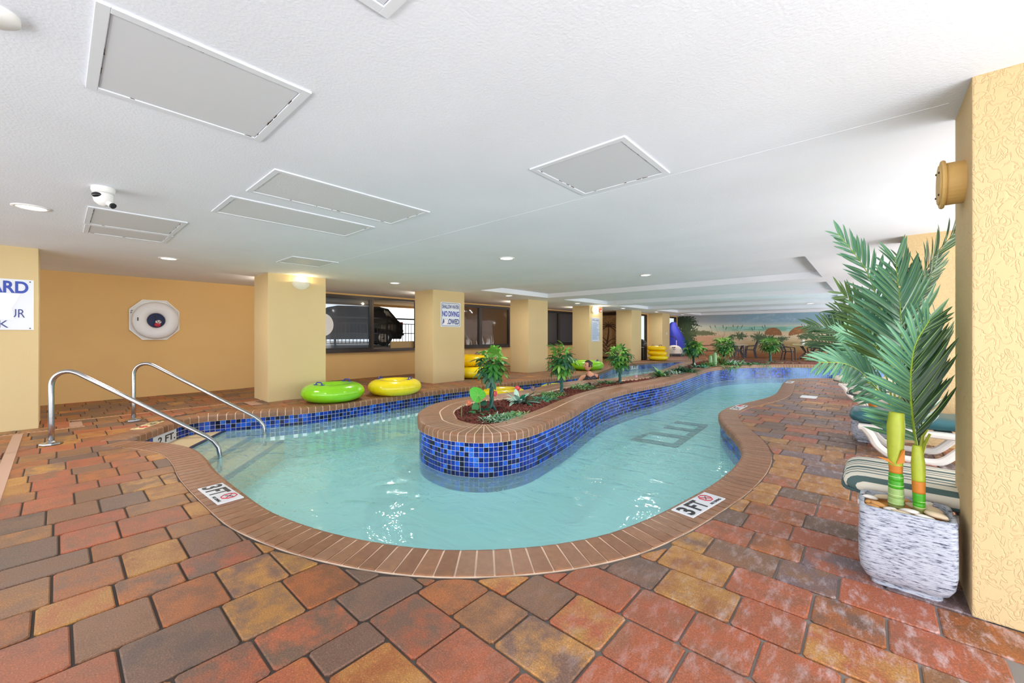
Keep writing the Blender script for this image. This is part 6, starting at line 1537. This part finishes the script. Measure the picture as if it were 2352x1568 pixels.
def tree(base, th, cr, ch, n, ls, label, trunk=M_trunk, meshes=PAL, weights=(3, 4, 3, 2), seed=0, flare=True, r=0.022, lean=(0, 0)):
    rg = random.Random(seed); t = thing('braided_tree', label, 'tree', base)
    for k in range(3):
        pts = []
        for i in range(22):
            s = i/21; a = k*2*PI/3+s*7.5; rr = r*0.75+(0.075*(1-s*5.0)**2 if (s < 0.2 and flare) else 0); pts.append((rr*math.cos(a)+lean[0]*s, rr*math.sin(a)+lean[1]*s, s*th-0.02))
        bm = bmesh.new(); tube(bm, pts, [r*(1.0-0.2*i/21) for i in range(22)], 7); obj('trunk', bm, trunk, t, smooth=True)
    cz = th+ch*0.28
    for k in range(n):
        u = 1-2*(k+0.5)/n; a = k*2.39996+rg.uniform(-.3, .3); rr = math.sqrt(1-u*u); q = rg.uniform(0.55, 0.95)
        p = Vector((lean[0]+cr*0.72*rr*math.cos(a)*q, lean[1]+cr*0.72*rr*math.sin(a)*q, cz+ch*0.42*u*q))
        out = Vector((rr*math.cos(a), rr*math.sin(a), u*0.8+0.1)).normalized()
        X = (out+Vector((rg.uniform(-.5, .5), rg.uniform(-.5, .5), -0.35+rg.uniform(-.3, .3)))).normalized(); Z = (out*0.8+Vector((0, 0, 1))); Z = (Z-X*Z.dot(X)).normalized(); Y = Z.cross(X); L = ls*rg.uniform(0.8, 1.15)
        M = Matrix(((X.x*L, Y.x*L, Z.x*L, p.x), (X.y*L, Y.y*L, Z.y*L, p.y), (X.z*L, Y.z*L, Z.z*L, p.z), (0, 0, 0, 1)))
        mi = rg.choices(range(4), weights)[0]
        if u > 0.5 and rg.random() < 0.5: mi = 2
        inst('leaf', meshes[mi], t, M)
    bm = bmesh.new()
    for k in range(10):
        a = k*2.4; q = Vector((math.cos(a)*cr*0.5, math.sin(a)*cr*0.5, (k % 5-1.2)*ch*0.18)); tube(bm, [(lean[0], lean[1], th-0.03), (lean[0]+q.x*0.4, lean[1]+q.y*0.4, th+ch*0.15+q.z*0.3), (lean[0]+q.x*0.8, lean[1]+q.y*0.8, cz+q.z*0.5)], [0.008, 0.006, 0.004], 5)
    obj('branches', bm, trunk, t); return t
BZ = ISL_TOP-0.04
def B(u, v): c = gp(u, v, BZ); return (c[0], c[1], BZ)
tree(B(1129, 940), 0.50, 0.30, 0.62, 40, 0.165, 'nearest braided tree with large glossy leaves by the green anthurium', seed=1)
tree(B(1290, 902), 0.42, 0.34, 0.72, 46, 0.165, 'second braided tree, its crown before the rules notice column', seed=2)
tree(B(1424, 881), 0.42, 0.36, 0.66, 46, 0.16, 'third braided tree, right of the swimmer', seed=3)
tree(B(1593, 840), 0.46, 0.50, 0.68, 44, 0.22, 'fourth braided tree before the blue lift cover, dark trunk', seed=4, trunk=M_trunk_d, flare=False)
tree(B(1663, 836), 0.45, 0.50, 0.80, 80, 0.20, 'bushy yellow green fern tree beside the charcoal chairs', seed=5, trunk=M_trunk_d, meshes=PAL2, weights=(2, 3, 6, 0), flare=False)
tree(B(1769, 832), 0.52, 0.50, 0.66, 80, 0.20, 'round headed small tree alone before the mural umbrella', seed=6, meshes=PAL2, weights=(3, 5, 4, 0), flare=False, r=0.03)

# ------------------------------------------------------------------ lava rock and bed plants
bl = [(p.x, p.y) for p in bed_line]; rg = random.Random(12)
bx0, bx1 = min(p[0] for p in bl), max(p[0] for p in bl)
ico = bmesh.new(); bmesh.ops.create_icosphere(ico, subdivisions=1, radius=1.0); iv = np.array([v.co[:] for v in ico.verts]); if_ = np.array([[v.index for v in f.verts] for f in ico.faces]); ico.free()
AV, AF = [], []; cnt = 0; gridy = 3.2
def frontier(y):
    xs_ = []
    for i in range(len(bl)):
        (xa, ya), (xb, yb) = bl[i], bl[(i+1) % len(bl)]
        if (ya > y) != (yb > y): xs_.append(xa+(xb-xa)*(y-ya)/(yb-ya))
    return sorted(xs_)
y = 3.25
while y < 18.6:
    xs_ = frontier(y); stp = 0.040 if y < 8 else (0.06 if y < 12 else 0.1)
    if len(xs_) >= 2:
        x_ = xs_[0]+0.02
        while x_ < min(xs_[-1], 0.5)-0.02:
            s = stp*rg.uniform(0.45, 0.8); R_ = Matrix.Rotation(rg.uniform(0, 6.28), 3, Vector((rg.random(), rg.random(), rg.random()+0.1)).normalized())
            sc = np.array([s*rg.uniform(0.8, 1.3), s*rg.uniform(0.7, 1.1), s*rg.uniform(0.6, 1.0)])
            V = (iv*(1+np.random.uniform(-0.2, 0.2, (len(iv), 1)))*sc) @ np.array(R_).T + np.array([x_+rg.uniform(-.4, .4)*stp, y+rg.uniform(-.4, .4)*stp, BZ-0.012+rg.uniform(0, 0.018)])
            AV.append(V); AF.append(if_+cnt*len(iv)); cnt += 1; x_ += stp*rg.uniform(0.9, 1.3)
    y += stp
me = bpy.data.meshes.new('lava_rocks'); me.from_pydata(np.concatenate(AV).tolist(), [], np.concatenate(AF).tolist()); me.materials.append(M_lava); me.update()
lr = inst('lava_rocks', me); tag(lr, 'bed of reddish brown lava rocks filling the planter island', 'rocks', kind='stuff')
M_gr = [mat('fern_green', srgb(74, 140, 84), 0.5), mat('fern_light', srgb(130, 176, 96), 0.5), mat('blade_teal', srgb(52, 150, 120), 0.45), mat('blade_pale', srgb(166, 200, 186), 0.5), mat('leaf_deep', srgb(30, 78, 56), 0.45), mat('leaf_purple', srgb(104, 84, 110), 0.5), mat('leaf_lime', srgb(96, 190, 62), 0.4)]
def blade(bm, base, d, L, w_, bend, mi, fold=0.2):
    d = Vector(d).normalized(); side = d.cross(Vector((0, 0, 1))); side = side.normalized() if side.length > 0.05 else Vector((1, 0, 0)); rows = []
    for k in range(6):
        s = k/5; p = Vector(base)+d*L*s+Vector((0, 0, -bend*L*s*s)); ww = w_*(math.sin(PI*min(1, 0.12+s*0.88))**0.8 if k < 5 else 0.02)
        rows.append([bm.verts.new(p-side*ww+Vector((0, 0, ww*fold))), bm.verts.new(p), bm.verts.new(p+side*ww+Vector((0, 0, ww*fold)))])
    for a, b in zip(rows, rows[1:]):
        for j in range(2): f = bm.faces.new((a[j], a[j+1], b[j+1], b[j])); f.material_index = mi
def tuft(loc, n, L, w_, label, mats, bend=0.5, up=(0.3, 1.0), spread=0.06, seed=0, name='foliage_plant', cat='plant', group=None, parts=False):
    n = int(n*1.35); L *= 1.45 if loc[1] < 14 else 1.12; spread *= 1.0 if loc[1] < 14 else 0.8; w_ *= 1.3; spread *= 1.15
    rg = random.Random(seed); t = thing(name, label, cat, loc, 0, group) if parts else None
    bm = bmesh.new()
    for k in range(n):
        a = rg.uniform(0, 2*PI); u = rg.uniform(*up); b = (rg.uniform(-spread, spread), rg.uniform(-spread, spread), -0.01); tgt = bm
        if parts: tgt = bmesh.new()
        blade(tgt, b, (math.cos(a), math.sin(a), u), L*rg.uniform(0.7, 1.1), w_*rg.uniform(0.8, 1.2), bend*rg.uniform(0.6, 1.3), 0 if parts else rg.randrange(len(mats)))
        if parts: obj('leaf', tgt, mats[rg.randrange(len(mats))], t, smooth=True)
    if parts: bm.free(); return t
    o = obj(name, bm, mats, smooth=True, loc=loc); tag(o, label, cat, group); return o
G = M_gr
tuft(B(1155, 966), 480, 0.13, 0.006, 'spiky grey green ground fern at the front of the island', [G[0], G[3], G[0]], up=(0.1, 1.2), spread=0.19, seed=1, bend=0.5)
tuft(B(1192, 956), 300, 0.11, 0.006, 'light green ground fern right of the front one', [G[1], G[0]], up=(0.1, 1.2), spread=0.14, seed=2)
tuft(B(1172, 955), 12, 0.12, 0.028, 'low plant with oval green leaves behind the spiky ferns', [G[0], G[1]], up=(0.2, 0.8), spread=0.08, seed=3, parts=True)
tuft(B(1192, 926), 22, 0.30, 0.030, 'variegated teal plant with long pointed leaves near red flower', [G[3], G[2], G[4], G[3]], up=(0.25, 1.6), spread=0.04, seed=4, bend=0.35, parts=True)
tuft(B(1252, 918), 160, 0.26, 0.0055, 'arching bright teal grass clump mid island', [G[2], G[2], G[0]], up=(0.3, 1.1), spread=0.12, seed=5, bend=0.9)
tuft(B(1268, 908), 220, 0.20, 0.006, 'curly light green clump behind the arching grass', [G[1], G[0]], up=(0.4, 1.3), spread=0.16, seed=6, bend=0.8)
tuft(B(1094, 950), 14, 0.15, 0.032, 'dark green broad leaf plant below the anthurium leaf', [G[4], G[0]], up=(0.1, 0.9), spread=0.07, seed=7, bend=0.8, parts=True)
tuft(B(1336, 891), 200, 0.19, 0.008, 'feathery green clump in front of the swimmer', [G[0], G[1]], up=(0.2, 1.2), spread=0.22, seed=8, bend=0.6)
tuft(B(1357, 884), 24, 0.16, 0.022, 'mixed purple and green leafy plant beside the feathery clump', [G[5], G[4], G[5]], up=(0.2, 1.1), spread=0.12, seed=9, parts=True)
tuft(B(1392, 881), 90, 0.20, 0.011, 'dense mid green clump left of the third tree', [G[0], G[4], G[1]], up=(0.3, 1.3), spread=0.17, seed=10, bend=0.7)
tuft(B(1345, 880), 20, 0.13, 0.020, 'small blue green leafy plant near the swimmer', [G[4], G[3]], up=(0.2, 1), spread=0.10, seed=11)
tuft(B(1462, 868), 60, 0.17, 0.012, 'low pale striped plant right of the third tree', [G[3], G[0]], up=(0.1, 0.8), spread=0.30, seed=12)
tuft(B(1490, 866), 50, 0.19, 0.013, 'low green plant with purple bloom beyond the third tree', [G[0], G[4], G[5]], up=(0.1, 0.9), spread=0.30, seed=13)
tuft(B(1518, 866), 22, 0.36, 0.034, 'upright broad leaf green plant before the one foot marker', [G[0], G[1], G[2]], up=(0.6, 2.0), spread=0.06, seed=14, parts=True)
tuft(B(1545, 861), 70, 0.26, 0.014, 'dark leafy clump with pale stripes beside the upright plant', [G[4], G[3], G[0]], up=(0.3, 1.3), spread=0.20, seed=15)
tuft(B(1570, 856), 170, 0.42, 0.010, 'tall feathery fern left of the fourth tree', [G[0], G[4]], up=(0.5, 1.8), spread=0.16, seed=16, bend=0.7)
tuft(B(1607, 846), 60, 0.34, 0.02, 'blue green leafy clump right of the fourth tree', [G[2], G[0], G[3]], up=(0.3, 1.5), spread=0.2, seed=17)
tuft(B(1625, 843), 40, 0.40, 0.022, 'green bush left of the two pale cactus posts', [G[0], G[1]], up=(0.6, 1.8), spread=0.15, seed=18)
tuft(B(1655, 843), 90, 0.36, 0.016, 'low yellow green ground plants below the fern tree', [G[1], G[0]], up=(0.1, 0.9), spread=0.45, seed=19)
tuft(B(1680, 840), 70, 0.42, 0.022, 'leafy green clump right of the fern tree', [G[0], G[6], G[3]], up=(0.4, 1.6), spread=0.25, seed=20)
tuft(B(1705, 839), 50, 0.40, 0.03, 'broad lime and purple leaves near the patio chairs', [G[6], G[5], G[0]], up=(0.2, 1.1), spread=0.35, seed=21)
tuft(B(1738, 838), 120, 0.42, 0.012, 'turquoise grass clump between the patio chairs and round tree', [G[2], G[0]], up=(0.2, 1.1), spread=0.35, seed=22, bend=0.7)
tuft(B(1792, 834), 70, 0.26, 0.016, 'low green ground cover right of the round tree', [G[1], G[0]], up=(0.1, 0.8), spread=0.7, seed=23)
tuft(B(1648, 838), 60, 0.55, 0.012, 'brownish spiky grass rising beside the fern tree', [mat('olive_brown', srgb(110, 112, 58), 0.6), G[1]], up=(1.0, 3.0), spread=0.2, seed=24, bend=0.3)
# anthuriums
M_anth = mat('anthurium_red', srgb(206, 40, 56), 0.35); M_anth2 = mat('anthurium_orange', srgb(206, 98, 66), 0.45); M_stem = mat('pale_stem', srgb(126, 140, 84), 0.6); M_gstem = mat('green_stem', srgb(60, 100, 56), 0.6)
def heart(w_, m, vein=None):
    bm = bmesh.new(); c = bm.verts.new((0, 0, -0.03*w_)); o = []
    for k in range(28):
        a = 2*PI*k/28; r = w_*(1-0.30*math.cos(a)**8*(1 if math.cos(a) > 0 else 0))*(1+0.25*(1-math.sin(a*0.5+0)) *0.1); x = r*math.cos(a); y_ = r*math.sin(a)*0.92
        if math.cos(a) < 0: x *= 1.35-0.0
        o.append(bm.verts.new((x, y_, 0.12*w_*math.cos(2*a))))
    mid = [bm.verts.new((v.co.x*0.5, v.co.y*0.5, v.co.z*0.35)) for v in o]
    for i in range(28): bm.faces.new((o[i], o[(i+1) % 28], mid[(i+1) % 28], mid[i])); bm.faces.new((mid[i], mid[(i+1) % 28], c))
    return bm
t = thing('anthurium', 'anthurium with one big bright green heart leaf and pale stem', 'plant', B(1104, 949)); ob = Vector(t.location)
def facing(p, roll, tilt=0.5):
    z = (camdir+Vector((0, 0, tilt))).normalized(); x = Matrix.Rotation(roll, 3, z) @ z.cross(Vector((0, 0, 1))).normalized(); y_ = z.cross(x)
    return Matrix(((x.x, y_.x, z.x, p[0]), (x.y, y_.y, z.y, p[1]), (x.z, y_.z, z.z, p[2]), (0, 0, 0, 1)))
M_bigleaf = mat('bright_leaf', srgb(92, 196, 66), 0.35)
p = gd(1099, 908, 5.95)-ob; o = obj('leaf', heart(0.115, M_bigleaf), M_bigleaf, t, smooth=True); o.matrix_basis = facing(p, 2.4)
bm = bmesh.new(); Mf = facing(p+camdir*0.006, 2.4)
for a in (0, 0.7, -0.7, 1.5, -1.5, 2.6, -2.6, PI): tube(bm, [Mf @ Vector((0, 0, 0.0)), Mf @ Vector((0.05*math.cos(a), 0.05*math.sin(a), 0.004)), Mf @ Vector((0.10*math.cos(a+0.15), 0.095*math.sin(a+0.15), 0.008))], 0.0016, 4)
obj('vein', bm, mat('leaf_vein', srgb(176, 224, 140), 0.5), t)
bm = bmesh.new(); tube(bm, [(0, 0, -0.02), (p.x*0.4, p.y*0.4, p.z*0.6), tuple(p)], 0.005, 6); obj('stem', bm, M_stem, t)
for (u_, v_, r_) in ((1092, 935, 0.06), (1104, 946, 0.055), (1112, 925, 0.05), (1118, 942, 0.05)):
    q = gd(u_, v_, 5.9)-ob; o = obj('leaf', heart(r_, G[4]), G[4] if r_ < 0.056 else G[0], t, smooth=True); o.matrix_basis = facing(q, 1.5+u_ % 3, 0.9)
def flower(u, v, d, r, m, label, roll, root):
    r *= 0.72
    t = thing('anthurium_flower', label, 'flower', root); ob = Vector(root); p = gd(u, v, d)-ob
    o = obj('spathe', heart(r, m), m, t, smooth=True); o.matrix_basis = facing(p, roll, 0.2)
    bm = bmesh.new(); q = p+camdir*0.01; tube(bm, [q, q+Vector((0.01, -0.01, r*0.5)), q+Vector((0.015, -0.01, r*0.9))], [0.006, 0.005, 0.003], 6); obj('spadix', bm, mat('spadix', srgb(236, 190, 110), 0.5), t)
    bm = bmesh.new(); tube(bm, [(0, 0, -0.01), (p.x*0.3, p.y*0.3, p.z*0.6), tuple(p)], 0.0025, 5); obj('stem', bm, M_gstem, t)
flower(1136, 905, 6.1, 0.055, M_anth, 'bright red anthurium flower just right of the first trunk', 1.2, B(1120, 942))
flower(1190, 892, 6.9, 0.06, M_anth, 'deep red anthurium flower before the floating yellow tube', 2.6, B(1188, 925))
flower(1077, 926, 5.6, 0.045, M_anth2, 'orange anthurium flower left of the big green leaf', 2.0, B(1086, 952))
flower(1224, 893, 7.4, 0.06, G[5], 'upright dusky purple bloom behind the teal plant', 1.5, B(1226, 915))
flower(1462, 864, 10.0, 0.045, mat('lilac_bloom', srgb(190, 150, 196), 0.5), 'small lilac bloom right of the third tree', 1.5, B(1462, 869))
flower(1623, 826, 19.5, 0.10, M_anth2, 'orange red bloom left of the cactus posts', 1.5, B(1624, 842))
bm = bmesh.new(); tube(bm, [(0, 0, 0), (0.0, 0.0, 0.10), (0.01, 0.0, 0.16), (0.03, 0.01, 0.18), (0.06, 0.02, 0.185)], 0.0045, 6); o = obj('bent_twig', bm, M_stem, loc=B(1060, 960)); tag(o, 'thin pale bent stem sticking up at the left of the bed', 'twig')
for k, (u, hgt, lb) in enumerate(((1632, 0.30, 'left one of the two pale green cactus posts'), (1642, 0.38, 'right taller one of the two pale green cactus posts'))):
    t = thing('cactus_post', lb, 'cactus', B(u, 842), 0, 'pale green cactus posts'); bm = bmesh.new(); rs = []
    for z, r in ((0, 0.055), (0.3*hgt, 0.06), (0.8*hgt, 0.055), (0.97*hgt, 0.045), (hgt, 0.02)): rs.append(ring(bm, [(r*(1+0.12*(j % 2))*math.cos(2*PI*j/16), r*(1+0.12*(j % 2))*math.sin(2*PI*j/16), z*1.3) for j in range(16)]))
    for a, b in zip(rs, rs[1:]): bridge(bm, a, b)
    bm.faces.new(rs[-1]); obj('stem', bm, mat('cactus_pale', srgb(150, 186, 140), 0.5), t, smooth=False)
    bm = bmesh.new(); [blade(bm, (0, 0, hgt*1.28), (math.cos(j), math.sin(j), 1.0), 0.14, 0.012, 0.5, 0) for j in range(6)]; obj('tuft', bm, G[1], t)

# ------------------------------------------------------------------ swimmer
def swimmer():
    c = ctr(1352, 10.4); cx, cy = c
    t = thing('person', 'woman with hair tied back in dark patterned swimsuit leaning on floating tube', 'person', (cx, cy, 0.085), YAW-0.1); t.scale = (1.08, 1.08, 1.08)
    M_skin = mat('skin', srgb(214, 152, 122), 0.5); M_hair = mat('dark_hair', srgb(52, 36, 32), 0.6)
    # local frame: +X to the viewer's right, -Y towards the viewer
    V = {'pelvis': (0.0, 0.06, -0.45, 0.155), 'waist': (0.01, 0.05, -0.26, 0.125), 'chest': (0.03, 0.02, -0.04, 0.148), 'upchest': (0.04, 0.01, 0.09, 0.125), 'neckb': (0.02, 0.0, 0.19, 0.062), 'neckt': (-0.005, -0.01, 0.26, 0.052),
         'shR': (0.20, 0.02, 0.13, 0.062), 'elR': (0.235, -0.05, -0.13, 0.043), 'wrR': (0.12, -0.16, -0.25, 0.032), 'haR': (0.07, -0.18, -0.26, 0.03),
         'shL': (-0.145, -0.01, 0.12, 0.062), 'elL': (-0.27, -0.10, -0.06, 0.043), 'wrL': (-0.46, -0.16, -0.10, 0.030), 'haL': (-0.52, -0.17, -0.105, 0.028),
         'hipR': (0.10, 0.06, -0.55, 0.095), 'knR': (0.11, 0.02, -0.78, 0.065), 'hipL': (-0.10, 0.06, -0.55, 0.095), 'knL': (-0.11, 0.02, -0.78, 0.065)}
    E = [('pelvis', 'waist'), ('waist', 'chest'), ('chest', 'upchest'), ('upchest', 'neckb'), ('neckb', 'neckt'), ('upchest', 'shR'), ('shR', 'elR'), ('elR', 'wrR'), ('wrR', 'haR'), ('upchest', 'shL'), ('shL', 'elL'), ('elL', 'wrL'), ('wrL', 'haL'),
         ('pelvis', 'hipR'), ('hipR', 'knR'), ('pelvis', 'hipL'), ('hipL', 'knL')]
    def skin(name, V, E, m, root, sub=2, parent=None):
        names = list(V); me = bpy.data.meshes.new(name); me.from_pydata([V[n][:3] for n in names], [(names.index(a), names.index(b)) for a, b in E], []); o = bpy.data.objects.new(name, me); link(o, parent)
        md = o.modifiers.new('skin', 'SKIN'); sv = me.skin_vertices[0].data
        for i, n in enumerate(names): r = V[n][3]; sv[i].radius = (r, r*(V[n][4] if len(V[n]) > 4 else 1)); sv[i].use_root = (n == root)
        md.use_smooth_shade = True; s = o.modifiers.new('sub', 'SUBSURF'); s.levels = sub; s.render_levels = sub
        bpy.context.view_layer.update(); dep = bpy.context.evaluated_depsgraph_get(); me2 = bpy.data.meshes.new_from_object(o.evaluated_get(dep)); bpy.data.objects.remove(o); me2.materials.clear(); me2.materials.append(m)
        o2 = bpy.data.objects.new(name, me2); link(o2, parent); return o2
    V = {k: (v[0], v[1], v[2], v[3], 0.72 if k in ('chest', 'upchest', 'waist', 'pelvis') else 1.0) for k, v in V.items()}
    body = skin('body', V, E, M_skin, 'pelvis', 2, t)
    # head, turned to the left of the picture
    bm = bmesh.new(); bmesh.ops.create_uvsphere(bm, u_segments=24, v_segments=18, radius=1.0)
    for v in bm.verts:
        x, y_, z = v.co; jaw = 1-0.24*max(0, -z)**1.3; v.co = Vector((x*0.098*jaw, y_*0.078*jaw, z*0.122))
        if x < -0.5: v.co.x -= 0.008*max(0, 1-abs(z+0.75))*1.0
    bmesh.ops.transform(bm, matrix=Matrix.Rotation(0.55, 4, 'Z'), verts=bm.verts)
    hd = obj('head', bm, M_skin, t, smooth=True, loc=(-0.02, -0.025, 0.385))
    F = Matrix.Rotation(0.55, 4, 'Z')     # face looks along local -X
    def fa(x, y_, z): return F @ Vector((x, y_, z))
    bm = bmesh.new(); tube(bm, [fa(-0.092, 0, 0.03), fa(-0.108, 0, 0.0), fa(-0.118, 0, -0.018), fa(-0.100, 0, -0.026)], [0.008, 0.011, 0.014, 0.010], 8); obj('nose', bm, M_skin, hd, smooth=True)
    for s in (-1, 1):
        bm = bmesh.new(); bmesh.ops.create_uvsphere(bm, u_segments=10, v_segments=8, radius=0.012, matrix=Matrix.Translation(fa(-0.086, s*0.032, 0.02))); obj('eye', bm, mat('eye_dark', srgb(50, 40, 36), 0.3), hd)
        bm = bmesh.new(); bmesh.ops.create_uvsphere(bm, u_segments=10, v_segments=8, radius=0.026, matrix=Matrix.Translation(fa(0.005, s*0.078, -0.005)) @ Matrix.Diagonal((0.7, 0.35, 1.1, 1))); obj('ear', bm, M_skin, hd, smooth=True)
    bm = bmesh.new(); tube(bm, [fa(-0.090, -0.024, -0.056), fa(-0.101, 0, -0.055), fa(-0.090, 0.024, -0.056)], [0.003, 0.007, 0.003], 6); obj('mouth', bm, mat('lips', srgb(176, 84, 80), 0.5), hd)
    bm = bmesh.new(); bmesh.ops.create_uvsphere(bm, u_segments=24, v_segments=16, radius=1.0)
    for v in list(bm.verts):
        x, y_, z = v.co
        if x < -0.40-0.5*z*0 and z < 0.62: v.co = Vector((x*0.085, y_*0.075, z*0.1)); continue
        if z < -0.35 : v.co = Vector((x*0.08, y_*0.07, z*0.1)); continue
        v.co = Vector((x*0.108+0.006, y_*0.088, z*0.131+0.004))
    bmesh.ops.transform(bm, matrix=F, verts=bm.verts); obj('hair', bm, M_hair, hd, smooth=True)
    bm = bmesh.new(); bmesh.ops.create_uvsphere(bm, u_segments=14, v_segments=10, radius=0.036, matrix=Matrix.Translation(fa(0.10, 0, 0.06))); obj('hair_bun', bm, M_hair, hd, smooth=True)
    # hands with fingers
    for nm, w_, dv, sx in (('L', (-0.52, -0.17, -0.105), Vector((-1, -0.25, 0.0)), 1), ('R', (0.07, -0.18, -0.26), Vector((-1, -0.3, -0.1)), -1)):
        dv.normalize(); W = Vector(w_); sd = dv.cross(Vector((0, 0, 1))).normalized(); HV = {'w': (*W, 0.024, 0.75), 'p': (*(W+dv*0.05), 0.034, 0.45), 'k': (*(W+dv*0.085), 0.034, 0.4)}
        hand = skin('hand', HV, [('w', 'p'), ('p', 'k')], M_skin, 'w', 1, t)
        for k, (off, L) in enumerate(((-0.029, 0.062), (-0.010, 0.074), (0.010, 0.070), (0.029, 0.055))):
            b0 = W+dv*0.075+sd*off; bm = bmesh.new(); tube(bm, [b0, b0+dv*L*0.45+Vector((0, 0, 0.004)), b0+dv*L*0.8-Vector((0, 0, 0.006)), b0+dv*L-Vector((0, 0, 0.02))], [0.0095, 0.009, 0.008, 0.006], 8); obj('finger', bm, M_skin, hand, smooth=True)
        b0 = W+dv*0.035+sd*0.03*sx; bm = bmesh.new(); tube(bm, [b0, b0+dv*0.025+sd*0.02*sx, b0+dv*0.055+sd*0.026*sx-Vector((0, 0, 0.008))], [0.011, 0.010, 0.007], 8); obj('thumb', bm, M_skin, hand, smooth=True)
    # swimsuit: shell around the torso plus two straps
    m, nt, b_ = NM('patterned_swimsuit'); tc = N(nt, 'ShaderNodeTexCoord'); vo = N(nt, 'ShaderNodeTexVoronoi'); vo.inputs['Scale'].default_value = 26; nt.links.new(tc.outputs['Object'], vo.inputs['Vector'])
    r = ramp(nt, [(0, srgb(214, 190, 196)), (0.22, srgb(120, 84, 104)), (0.4, srgb(40, 34, 44)), (1, srgb(28, 26, 36))], vo.outputs['Distance']); nt.links.new(r.outputs['Color'], b_.inputs['Base Color'])
    bm = bmesh.new(); bmesh.ops.create_uvsphere(bm, u_segments=4, v_segments=3, radius=0.001)
    bm.clear(); rs = []
    for z, cx_, cy_, rx, ry in ((0.155, 0.036, 0.000, 0.120, 0.100), (0.11, 0.038, 0.004, 0.150, 0.122), (0.05, 0.036, 0.012, 0.156, 0.122), (0.0, 0.033, 0.018, 0.162, 0.124), (-0.06, 0.03, 0.022, 0.158, 0.120), (-0.15, 0.02, 0.035, 0.142, 0.108), (-0.26, 0.01, 0.05, 0.136, 0.104), (-0.38, 0.004, 0.056, 0.152, 0.116), (-0.50, 0.0, 0.06, 0.168, 0.126)):
        rs.append(ring(bm, [(cx_+1.08*rx*math.cos(2*PI*k/28), cy_+1.12*ry*math.sin(2*PI*k/28), z-(0.03*max(0, 1-abs(math.cos(2*PI*k/28))*2.2) if z > 0.12 else 0)) for k in range(28)]))
    for a, b in zip(rs, rs[1:]): bridge(bm, a, b)
    obj('swimsuit', bm, m, t, smooth=True)
    for sx, x0 in ((-1, -0.045), (1, 0.115)):
        bm = bmesh.new(); tube(bm, [(x0, -0.115, 0.13), (x0+sx*0.015, -0.10, 0.16), (x0+sx*0.02, -0.045, 0.185), (x0+sx*0.015, 0.04, 0.17), (x0, 0.10, 0.06)], 0.008, 5, flat=(0.5, 1.3)); obj('strap', bm, M_black, t)
swimmer()
